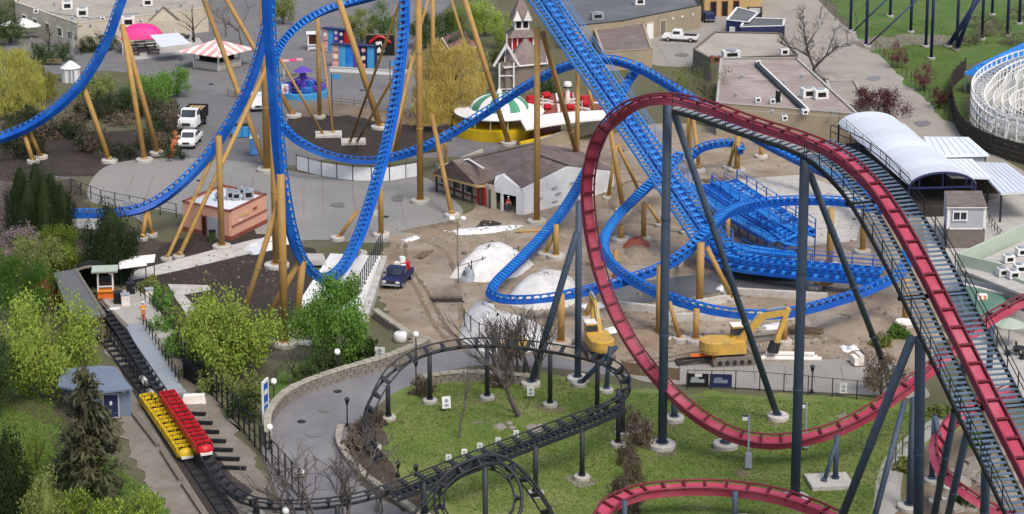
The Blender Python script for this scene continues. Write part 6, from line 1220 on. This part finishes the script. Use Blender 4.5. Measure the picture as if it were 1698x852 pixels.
for k, pts in enumerate(([(660, 405), (662, 440), (690, 480), (720, 540), (745, 568)], [(672, 405), (676, 440), (706, 480), (738, 540), (760, 566)], [(700, 400), (740, 420), (760, 480), (765, 540)], [(1030, 600), (1130, 590), (1250, 560), (1400, 550)], [(1030, 606), (1130, 597), (1252, 568), (1400, 558)], [(1010, 330), (1050, 300), (1120, 330)])):
    w_ = resample([G(x, y) for x, y in cr(pts, 8)], .6); rn = random.Random(k); q = MB(); vs = []
    for i, p in enumerate(w_):
        d = (w_[min(i+1, len(w_)-1)]-w_[max(i-1, 0)]).normalized(); x = V((-d.y, d.x, 0)); j = rn.uniform(.12, .3); vs += [p+x*j+V((0, 0, .085)), p-x*j+V((0, 0, .085))]
    q.add(vs, [(2*i, 2*i+1, 2*i+3, 2*i+2) for i in range(len(w_)-1)]); kind(q.build('wheel_rut', 'dirt_dark'), 'structure')
def excavator(label, px, py, rz, s=1., boom=True, m='machine'):
    t = thing('excavator', label, 'excavator', G(px, py), rz); t.scale = (s,)*3
    for y in (-1.05, 1.05):
        q = MB(); pr = [(-1.9, .25), (-1.6, 0), (1.6, 0), (1.9, .25), (1.9, .55), (1.6, .85), (-1.6, .85), (-1.9, .55)]; n = 8
        q.add([(x, y-.28, z) for x, z in pr]+[(x, y+.28, z) for x, z in pr], [tuple(range(n)), tuple(range(2*n-1, n-1, -1))]+[(i, n+i, n+(i+1) % n, (i+1) % n) for i in range(n)]); tr = q.build('crawler_track', 'wood_grey', t)
        for k in range(5): MB().tube([(-1.3+k*.65, y-.31, .4), (-1.3+k*.65, y+.31, .4)], .22, 10).build('roller', 'charcoal', tr)
    bx(t, 'undercarriage', 'charcoal', (0, 0, .75, 1.8, 1.7, .4)); MB().lathe((0, 0, .9), [(.8, 0), (.8, .2)], 16).build('slew_ring', 'charcoal', t)
    q = MB(); q.box((-.4, 0, 1.6), (2.9, 2.4, 1.0), taper=.96); q.build('engine_deck', m, t)
    q = MB(); q.lathe((-1.6, 0, 1.1), [(1.2, 0), (1.25, .3), (1.2, 1.0), (1.0, 1.1)], 18); q.v = [(min(x, -1.0), y, z) for x, y, z in q.v]; q.build('counterweight', m, t)
    c = bx(t, 'cab', m, (.75, .65, 2.2, 1.2, 1.0, .2), (.75, .65, 3.05, 1.3, 1.1, .14)); bx(c, 'cab_glass', 'glass', (.75, .65, 2.65, 1.14, .94, .72)); bx(c, 'cab_roof', 'stripe_cream', (.75, .65, 3.16, 1.34, 1.14, .08))
    if boom:
        q = MB(); q.beam((.6, -.3, 1.9), (2.6, -.3, 4.2), .4, .6); q.beam((2.5, -.3, 4.1), (4.6, -.3, 4.4), .38, .5); q.build('boom', m, t); q = MB(); q.beam((4.9, -.3, 4.8), (3.9, -.3, 1.7), .32, .45); q.build('stick', m, t)
        q = MB(); q.beam((1.0, -.3, 2.6), (2.2, -.3, 4.3), .14, .14); q.beam((3.0, -.3, 4.7), (4.7, -.3, 4.9), .14, .14); q.build('hydraulic_ram', 'galv', t)
        q = MB(); q.add([(3.5, -.7, 1.8), (4.2, -.7, 1.7), (4.0, -.7, .8), (3.2, -.7, .9), (3.5, .1, 1.8), (4.2, .1, 1.7), (4.0, .1, .8), (3.2, .1, .9)], [(0, 1, 2, 3), (7, 6, 5, 4), (1, 5, 6, 2), (2, 6, 7, 3), (3, 7, 4, 0)]); q.build('bucket', 'charcoal', t)
    return t
excavator('yellow crawler excavator with raised boom beside white pipes', 1212, 600, R(8), 1.0)
excavator('yellow excavator seen from its rounded counterweight beside the red drop', 992, 588, R(100), .9); excavator('small tan excavator behind bare shrubs at the white mound', 856, 585, R(60), .62, False)
t = thing('spreader_blade', 'orange machine blade and dark frame beside the crawler excavator', 'machine', G(1165, 603), .1); bx(t, 'blade', 'orange', (1.0, 0, .7, .5, .9, 1.3)); q = MB(); q.beam((.8, -.3, .6), (-2.2, -.5, .25), .15, .25); q.beam((.8, .4, .6), (-2.2, .5, .25), .15, .25); q.beam((-2.2, -.6, .25), (-2.2, .6, .25), .2, .2); q.build('frame', 'wood_dark', t); bx(t, 'hitch', 'orange', (-.3, 0, .8, 1.6, .25, .2))
t = thing('pipe_stack', 'long pale pipes lying beside the service lane', 'pipes', G(1262, 597), R(-3))
for k, (y, z) in enumerate(((0, .2), (.45, .2), (.22, .55))): MB().tube([(0+k*.2, y, z), (5.2-k*.3, y, z)], .2, 10).build('pipe', 'stripe_cream', t)
t = thing('pallet_stack', 'pallet of pale blocks at the end of service lane', 'pallet', G(1425, 605), .2); bx(t, 'pallet', 'wood', (0, 0, .08, 1.4, 1.2, .16))
for k in range(3): bx(t, 'block', 'stripe_cream' if k < 2 else 'wood_grey', (-.45+k*.45, 0, .5+.1*k, .42, 1.1, .7+.2*k))
t = thing('culvert', 'grey concrete culvert blocks lying on the haul road', 'culvert', G(742, 498), .05)
for k in range(3): q = MB(); q.tube([(-1.4+k*.95, 0, .55), (-.5+k*.95, 0, .55)], .55, 14); q.build('pipe_section', 'wood_grey', t)
q = MB(); q.beam((-1.5, -.75, .1), (1.6, -.75, .1), .2, .2); q.build('skid', 'wood_dark', t)
t = thing('water_tank', 'squat white tank beside the haul road wall', 'tank', G(664, 566)); MB().lathe((0, 0, 0), [(.5, 0), (.62, .1), (.62, .7), (.5, .85), (.15, .95)], 14).build('tank', 'white', t, True); MB().lathe((0, 0, .9), [(.16, 0), (.16, .12)], 10).build('cap', 'galv', t)
# ---------------------------------------------------------------- vehicles
def vehicle(name, label, cat, px, py, rz, L, W, H, paint, body='pickup', load=None, z=0.):
    t = thing(name, label, cat, G(px, py, z), rz); wr = .38 if H < 2.4 else .48; hb = wr*.8
    prof = {'pickup': [(-.5, .30), (-.5, .56), (-.06, .56), (-.02, .98), (.2, .98), (.27, .62), (.47, .58), (.5, .5), (.5, .28)],
            'van': [(-.5, .25), (-.5, .9), (-.45, 1.0), (.18, 1.0), (.32, .62), (.48, .52), (.5, .28)],
            'dump': [(.08, .28), (.08, .95), (.26, .95), (.3, .66), (.48, .62), (.5, .3)]}[body]
    n = len(prof)
    def pt(u, v, y):
        k = .86 if v > .6 else 1.; return (u*L, y*k, v*H)
    q = MB(); q.add([pt(u, v, -W/2) for u, v in prof]+[pt(u, v, W/2) for u, v in prof], [tuple(range(n-1, -1, -1)), tuple(range(n, 2*n))]+[(i, (i+1) % n, n+(i+1) % n, n+i) for i in range(n)]); q.build('body', paint, t)
    c0, c1 = {'pickup': (-.03, .2), 'van': (-.3, .18), 'dump': (.1, .26)}[body]; zc = H*.79; gh = H*.24
    for s in (-1, 1): MB().box(((c0+c1)/2*L, s*(W/2*.93), zc), ((c1-c0)*L*.86, .06, gh)).build('side_window', 'glass', t)
    MB().beam(((c1+.075)*L, 0, H*.66), ((c1+.005)*L, 0, H*.94), W*.74, .05, (1, 0, .4)).build('windscreen', 'glass', t)
    for s in (-1, 1): bx(t, 'headlight', 'lamp_glass', (L*.5, s*W*.36, H*.44, .06, W*.2, H*.09))
    bx(t, 'grille', 'charcoal', (L*.5, 0, H*.42, .05, W*.44, H*.13)); bx(t, 'bumper', 'galv', (L*.505, 0, H*.29, .14, W*.96, H*.09), (-L*.505, 0, H*.3, .12, W*.96, H*.08))
    for s in (-1, 1): bx(t, 'mirror', paint, (c1*L, s*(W/2+.12), H*.68, .12, .2, .2))
    for u in (-.32, .33):
        for s in (-1, 1): w_ = MB().tube([(u*L, s*(W/2-.24), wr), (u*L, s*(W/2+.01), wr)], wr, 14).build('wheel', 'tyre', t); MB().tube([(u*L, s*(W/2+.0), wr), (u*L, s*(W/2+.02), wr)], wr*.55, 10).build('rim', 'galv', w_)
    if body == 'pickup': bx(t, 'bed', 'dark', (-.28*L, 0, H*.57, .38*L, W*.8, .06))
    if body == 'dump':
        bx(t, 'chassis', 'charcoal', (-.1*L, 0, H*.25, .8*L, W*.5, H*.12)); bd = MB(); b0 = -.5*L; b1 = .05*L; zb = H*.36; hh_ = H*.45
        bd.box(((b0+b1)/2, 0, zb), (b1-b0, W, .12)); bd.box(((b0+b1)/2, W/2, zb+hh_/2), (b1-b0, .1, hh_)); bd.box(((b0+b1)/2, -W/2, zb+hh_/2), (b1-b0, .1, hh_)); bd.box((b0, 0, zb+hh_/2), (.1, W-.12, hh_)); bd.box((b1, 0, zb+hh_/2+.15), (.1, W-.12, hh_+.3)); bd.build('dump_box', 'dark', t)
        for k in range(4): bx(t, 'lumber', 'gold_pale', (-.25*L, -W*.33+k*W*.22, zb+hh_*.85, .46*L, W*.18, .08))
    return t
vehicle('pickup_truck', 'white pickup truck parked in front of the dump truck', 'pickup truck', 316, 240, R(-93), 5.4, 2.0, 2.0, 'white_paint')
vehicle('dump_truck', 'white cab dump truck carrying lumber in its black box', 'dump truck', 320, 212, R(-95), 7.0, 2.4, 3.0, 'white_paint', 'dump')
vehicle('van', 'white van half hidden behind gold column', 'van', 427, 180, R(-80), 4.6, 1.9, 1.9, 'white_paint', 'van')
vehicle('pickup_truck', 'white pickup truck with dark bed outside the workshop', 'pickup truck', 1128, 68, R(165), 5.6, 2.0, 1.9, 'white_paint')
t = vehicle('utility_truck', 'dark blue utility truck loaded with boxes on the haul road', 'utility truck', 660, 470, R(-105), 4.4, 1.9, 1.9, 'navy')
for k, (x, y, z, s, m_) in enumerate(((-1.2, -.4, 1.1, .7, 'stripe_cream'), (-1.5, .4, 1.1, .7, 'red_paint'), (-.8, .3, 1.2, .5, 'stripe_cream'), (-1.4, 0, 1.75, .55, 'white'))): q = tag(bx(None, 'cargo_box', m_, (0, 0, s/2, s, s*.9, s)), 'red box on the loaded blue utility truck' if m_ == 'red_paint' else 'pale cargo box on the loaded blue utility truck', 'box', 'boxes on the utility truck'); c, s_ = math.cos(R(-105)), math.sin(R(-105)); q.location = G(660, 470)+V((x*c-y*s_, x*s_+y*c, z)); q.rotation_euler.z = R(-105)+k*.2
bumpy('sheeted_machine', 'galv', [(760, 464), (775, 456), (792, 458), (790, 468), (772, 470)], 1.2, 'small grey sheeted machine beside the smaller white mound', 'machine', nz=2, seed=31)
vehicle('parked_car', 'dark car beside the workshop corner', 'car', 1172, 34, R(100), 4.2, 1.8, 1.6, 'navy', 'van')
t = thing('portable_toilet', 'blue portable toilet with white roof on the plaza', 'portable toilet', G(422, 256), .1); bx(t, 'cabin', 'sky_blue', (0, 0, 1.1, 1.1, 1.1, 2.1)); q = MB(); q.box((0, 0, 2.28), (1.2, 1.2, .26), taper=.7); q.build('roof', 'white', t); bx(t, 'door', 'blue_rail', (0, -.57, 1.1, .8, .05, 1.85)); bx(t, 'base', 'charcoal', (0, 0, .04, 1.2, 1.2, .08))
t = thing('dumpster', 'deep blue open dumpster on the plaza behind portable toilet', 'dumpster', G(402, 226), .1); q = MB(); q.box((0, 0, .8), (2.4, 1.6, 1.4), taper=1.1); q.build('bin', 'sky_blue', t); bx(t, 'inside', 'dark', (0, 0, 1.5, 2.3, 1.5, .06)); bx(t, 'rib', 'blue', (-.8, -.84, .8, .1, .1, 1.3), (0, -.84, .8, .1, .1, 1.3), (.8, -.84, .8, .1, .1, 1.3))
for k in range(5): 
    p = G(290-k*.8, 230+k*7); t = thing('traffic_barrier', 'orange plastic traffic barrier in the line beside parked trucks', 'barrier', p, R(80), 'orange barriers'); q = MB(); q.box((0, 0, .22), (1.3, .55, .44), taper=.75); q.box((0, 0, .68), (1.25, .3, .5), taper=.9); q.build('barrier', 'orange', t); bx(t, 'stripe', 'stripe_cream', (0, -.17, .7, .9, .03, .12))
t = thing('white_tank', 'white octagonal tank hut behind the blue curve', 'hut', G(118, 135), .3); MB().lathe((0, 0, 0), [(1.3, 0), (1.3, 2.0), (1.5, 2.05), (.3, 3.0)], 8).build('body', 'white', t); bx(t, 'door', 'galv', (0, -1.24, .95, .8, .06, 1.8))
t = thing('bench', 'wooden bench in front of the clipped hedge', 'bench', G(90, 108), .05); bx(t, 'seat', 'wood', (0, 0, .45, 2.2, .5, .06)); bx(t, 'backrest', 'wood', (0, .25, .75, 2.2, .06, .45)); bx(t, 'leg', 'charcoal', (-.9, 0, .22, .08, .45, .44)); bx(t, 'leg', 'charcoal', (.9, 0, .22, .08, .45, .44))
for x, y, lab in ((20, 62, 'white parasol cluster near the weeping tree, beside its lawn'), (40, 58, 'white cafe parasol behind the weeping tree'), (52, 64, 'white cafe parasol nearest the clipped hedge')):
    t = thing('parasol', lab, 'parasol', G(x, y)); MB().tube([(0, 0, 0), (0, 0, 2.4)], .05, 6).build('pole', 'galv', t); MB().lathe((0, 0, 2.1), [(1.7, 0), (1.65, .06), (.1, .7)], 8).build('cover', 'white', t); MB().lathe((0, 0, 0), [(.35, 0), (.3, .1)], 10).build('base', 'concrete', t)
for x, y, r in ((222, 476, .2), (236, 470, .1)):
    t = thing('shade_sail', 'pale sail canopy over the platform end', 'canopy', G(x, y), r, 'shade sails'); MB().add([(-1.3, -.8, 2.2), (1.3, -.8, 2.4), (1.3, .8, 2.7), (-1.3, .8, 2.5), (-1.3, -.8, 2.14), (1.3, -.8, 2.34), (1.3, .8, 2.64), (-1.3, .8, 2.44)], [(0, 1, 2, 3), (7, 6, 5, 4), (0, 4, 5, 1), (1, 5, 6, 2), (2, 6, 7, 3), (3, 7, 4, 0)]).build('cover', 'white', t)
    for sx in (-1.2, 1.2): MB().tube([(sx, 0, 0), (sx, 0, 2.4)], .05, 6).build('post', 'charcoal', t)
# ---------------------------------------------------------------- coaster trains
def train(label, fr, i0, n, paint):
    t = thing('coaster_train', label, 'coaster train'); L = 1.75; d = 0
    pts = [f[0] for f in fr]; k = i0
    hull = MB(); hull.box((0, 0, .30), (1.3, L-.14, .5), taper=.96); hull.box((0, -.1, .62), (1.3, .16, .3)); hull.box((0, .75, .62), (1.3, .14, .3)); hm = hull.mesh('car', paint)
    seat = MB(); seat.box((0, 0, .62), (.44, .16, .62), taper=.8); seat.box((0, -.22, .42), (.44, .4, .16)); sm = seat.mesh('seat', paint); pad = MB().box((0, -.3, .66), (.3, .1, .28)).mesh('restraint', 'dark'); fl = MB().box((0, 0, .56), (1.05, L-.5, .04)).mesh('cockpit', 'dark')
    side = MB().box((0, 0, .55), (.1, L-.2, .3)).mesh('side_rail', paint)
    for c in range(n):
        p, tt, u, x = fr[k]; mw = Mx(((x.x, -tt.x, u.x, p.x), (x.y, -tt.y, u.y, p.y), (x.z, -tt.z, u.z, p.z), (0, 0, 0, 1)))
        o = bpy.data.objects.new('car', hm); C.objects.link(o); o.parent = t; o.matrix_local = mw
        inst('cockpit', fl, o)
        for s in (-1, 1): inst('side_rail', side, o, (s*.62, 0, 0))
        for r in (-.38, .42):
            for s in (-1, 1): inst('seat', sm, o, (s*.3, r, 0)); inst('restraint', pad, o, (s*.3, r, 0))
        k2 = k
        while k2 < len(fr)-1 and (fr[k2][0]-p).length < L: k2 += 1
        if c == n-1:
            nose = MB(); nose.lathe((0, 0, 0), [(.64, .1), (.66, .35), (.5, .72), (.2, .8)], 14); nose.v = [(a, -L/2+min(b_, 0)*.75, z) for a, b_, z in nose.v]; nose.build('nose', paint, o, True); bx(o, 'bumper', 'white', (0, -L/2-.42, .2, .9, .2, .2))
        k = k2
    return t
f1 = frames([T(*p) for p in [(195, 570, 574), (228, 644, 650), (255, 680, 686), (300, 745, 751), (330, 795, 801)]], [(0, 0, 1)]*5, step=.05)
f2 = frames([T(*p) for p in DS[1:6]], [(0, 0, 1)]*5, step=.05)
def idx(fr, py):
    def row(p): d = p-V((0, 0, CAMH)); yy = d.y*cp-d.z*sp; return PY-F*(d.y*sp+d.z*cp)/yy
    return min(range(len(fr)), key=lambda i: abs(row(fr[i][0])-py))
train('yellow coaster train parked on the outer black track', f1, idx(f1, 672), 7, 'yellow')
train('red coaster train parked beside the station ramp', f2, idx(f2, 668), 7, 'red_paint')
t = thing('track_bed', 'row of black sleepers beside the red coaster train', 'sleepers')
for k in range(7): p = G(322+k*11, 690+k*15); bx(t, 'sleeper', 'black', (p.x, p.y, .25, 1.9, .25, .2, -.1)); 
t = thing('rail_kerb', 'pale timber beams along the outer black track', 'beam')
for a, b_ in (((222, 690), (262, 742)), ((268, 750), (300, 800)), ((304, 806), (340, 860))): wall(t, 'beam', a, b_, .35, 'wood_grey', .35)
for x, y in ((240, 640), (252, 662)): t = thing('air_tank', 'white cylinder tank lying beside the station track', 'tank', G(x, y), R(-60), 'white tanks'); MB().tube([(-.7, 0, .45), (.7, 0, .45)], .3, 12).build('cylinder', 'white', t, True); bx(t, 'cradle', 'charcoal', (-.4, 0, .1, .1, .6, .2), (.4, 0, .1, .1, .6, .2))
t = thing('fallen_block', 'pale rough block beside the platform stairs', 'block', G(322, 668), .1); q = MB(); q.box((0, 0, .35), (2.0, .8, .7), taper=.85); q.build('block', 'stripe_cream', t); bx(t, 'foot', 'wood_dark', (-.6, 0, .03, .2, .9, .06), (.6, 0, .03, .2, .9, .06))
# ---------------------------------------------------------------- far right legs of another coaster
def navy(*legs, lab='dark navy steel leg of another coaster standing on far lawn'): return support(lab, 'navy coaster legs', 'navy', legs, foot='small', r=.3)
for a in ((1410, 52, 1415, -60), (1436, 76, 1446, -60), (1476, 28, 1477, -60), (1510, 54, 1510, -60), (1535, 78, 1537, -60), (1544, 98, 1548, -60), (1586, 84, 1576, -60), (1628, 66, 1628, -60), (1670, 60, 1672, -60), (1645, 25, 1645, -60), (1690, 40, 1692, -60)): navy((*a, None, .3))
navy((1413, 55, 1490, -20, None, .16), (1438, 78, 1520, 0, None, .16), lab='crossed thin navy braces between two legs on far lawn'); navy((1572, 78, 1640, -30, None, .45), (1586, 84, 1628, -30, None, .4), lab='thick slanting navy leg pair on the far lawn')
# ---------------------------------------------------------------- the worker on the platform
def person(label, px, py, z, rz, top, legs_, cap):
    t = thing('person', label, 'person', G(px, py, z), rz)
    J = [(0, 0, .95), (0, 0, 1.2), (0, 0, 1.42), (0, 0, 1.54), (0, -.02, 1.66), (0, -.01, 1.76), (-.1, 0, .9), (-.12, -.03, .5), (-.13, .03, .09), (-.13, -.14, .05), (.1, 0, .9), (.13, .05, .5), (.14, .08, .09), (.14, -.08, .05), (-.2, 0, 1.4), (-.27, .03, 1.14), (-.25, -.16, .96), (-.24, -.24, .92), (.2, 0, 1.4), (.28, .02, 1.13), (.26, -.14, .93), (.25, -.21, .88)]
    Ed = [(0, 1), (1, 2), (2, 3), (3, 4), (4, 5), (0, 6), (6, 7), (7, 8), (8, 9), (0, 10), (10, 11), (11, 12), (12, 13), (2, 14), (14, 15), (15, 16), (16, 17), (2, 18), (18, 19), (19, 20), (20, 21)]
    Rr = [.17, .16, .18, .065, .1, .085, .1, .07, .05, .05, .1, .07, .05, .05, .075, .05, .04, .035, .075, .05, .04, .035]
    me = bpy.data.meshes.new('body'); me.from_pydata(J, Ed, []); o = bpy.data.objects.new('body', me); C.objects.link(o); sk = o.modifiers.new('skin', 'SKIN'); sd = o.modifiers.new('sub', 'SUBSURF'); sd.levels = 1
    for i, v in enumerate(me.skin_vertices[0].data): v.radius = (Rr[i], Rr[i]*.85); v.use_root = (i == 0)
    bpy.context.view_layer.update(); ev = o.evaluated_get(bpy.context.evaluated_depsgraph_get()); m2 = bpy.data.meshes.new_from_object(ev); bpy.data.objects.remove(o)
    for k in ('skin', top, legs_, 'dark', cap): m2.materials.append(M[k])
    for f in m2.polygons:
        z_ = f.center.z; ax = abs(f.center.x); f.material_index = 3 if z_ < .1 else 2 if z_ < .96 and ax < .2 else 4 if z_ > 1.72 else 0 if z_ > 1.5 or (z_ < 1.1 and ax > .2) else 1; f.use_smooth = True
    o = bpy.data.objects.new('body', m2); C.objects.link(o); o.parent = t
    MB().lathe((0, -.01, 1.74), [(.13, 0), (.12, .06), (.05, .12)], 12).build('hard_hat', cap, t, True); bx(t, 'vest_stripe', 'stripe_cream', (0, 0, 1.18, .40, .34, .05)); return t
person('worker in orange and yellow vest standing on the station platform', 238, 532, .9, .4, 'hivis', 'orange', 'white'); person('worker in dark clothes standing on dirt beside garage opening', 843, 352, 0, .2, 'door_red', 'jeans', 'white'); person('worker in orange vest walking on the plaza near the portable toilet', 440, 272, 0, 1.2, 'hivis', 'jeans', 'white')
t = thing('cafe_table', 'dark cafe tables on the pale terrace beside the restaurant', 'table', G(1690, 590)); MB().lathe((0, 0, 0), [(.3, 0), (.05, .05), (.05, .7), (.6, .72), (.6, .78)], 14).build('table', 'charcoal', t)
for k in range(4): a = k*1.57; bx(t, 'chair', 'charcoal', (math.cos(a), math.sin(a), .25, .4, .4, .5), (math.cos(a)*1.18, math.sin(a)*1.18, .65, .1, .4, .5))
t = thing('parasol', 'pale green parasol on the terrace beside the restaurant', 'parasol', G(1672, 575)); MB().tube([(0, 0, 0), (0, 0, 2.5)], .05, 6).build('pole', 'galv', t); MB().lathe((0, 0, 2.1), [(1.5, 0), (1.45, .06), (.1, .6)], 8).build('cover', 'green_pale', t)
t = thing('cafe_table', 'small white round table under the lift stairs', 'table', G(1498, 556)); MB().lathe((0, 0, 0), [(.3, 0), (.06, .1), (.06, 1.2), (.8, 1.25), (.75, 1.4)], 14).build('table', 'stripe_cream', t); MB().lathe((0, 0, 1.4), [(.3, 0), (.2, .1)], 10).build('cap', 'white', t)

# ---------------------------------------------------------------- materials lying about the construction site
def lumber(px, py, rz, n, m, lab):
    t = thing('lumber_stack', lab, 'lumber', G(px, py), rz); rn = random.Random(px)
    for k in range(n): bx(t, 'board', m, (rn.gauss(0, .15), -.5+(k % 4)*.3, .1+(k//4)*.14, rn.uniform(2.2, 3.2), .24, .1, rn.gauss(0, .04)))
    for s in (-.8, .8): bx(t, 'bearer', 'wood_dark', (s, 0, .02, .12, 1.3, .06))
for a in ((1000, 436, .3, 9, 'gold_pale', 'stack of fresh boards beside the blue curl'), (1335, 552, -.2, 12, 'wood', 'stack of brown boards beside the dirt heap'), (955, 568, .5, 7, 'wood_grey', 'grey planks lying by the turnaround column'), (1095, 262, .2, 9, 'gold_pale', 'stack of boards under the lift hill'), (700, 424, 1.2, 6, 'wood', 'few boards lying on the haul road'), (1250, 592, .1, 8, 'wood_grey', 'grey boards beside the pale pipes'), (1185, 300, .4, 8, 'wood', 'brown boards behind the blue brake run'), (880, 384, .2, 6, 'gold_pale', 'boards lying beside the house end wall'), (1420, 540, .9, 8, 'wood', 'brown boards near the green shrub')): lumber(*a)
for i, (x, y) in enumerate(((1098, 746), (1290, 698), (1318, 836), (713, 670), (808, 664), (912, 676), (965, 798), (888, 825), (1118, 700), (1203, 745), (1385, 805), (644, 698), (805, 700), (1240, 782), (1150, 660), (1400, 690))):
    rn = random.Random(i); a = rn.uniform(26, 44); sheet('worn_turf', 'dirt_dark' if i % 3 else 'gravel', [(x+a*.6*math.cos(k*.785)*rn.uniform(.6, 1.2), y+a*.25*math.sin(k*.785)*rn.uniform(.6, 1.2)) for k in range(8)], 4.5+i*.05)
# ---------------------------------------------------------------- put each thing's origin at its own base
bpy.context.view_layer.update()
for o in list(C.objects):
    if o.type == 'EMPTY' and not o.parent and o.location.length < 1e-6 and o.children:
        lo, hi = V((1e9,)*3), V((-1e9,)*3)
        for c in o.children_recursive:
            if c.type == 'MESH':
                for q in c.bound_box:
                    p = c.matrix_world @ V(q); lo = V(map(min, lo, p)); hi = V(map(max, hi, p))
        k = V(((lo.x+hi.x)/2, (lo.y+hi.y)/2, max(0, lo.z)))
        o.location = k
        for c in o.children: c.location = c.location-k
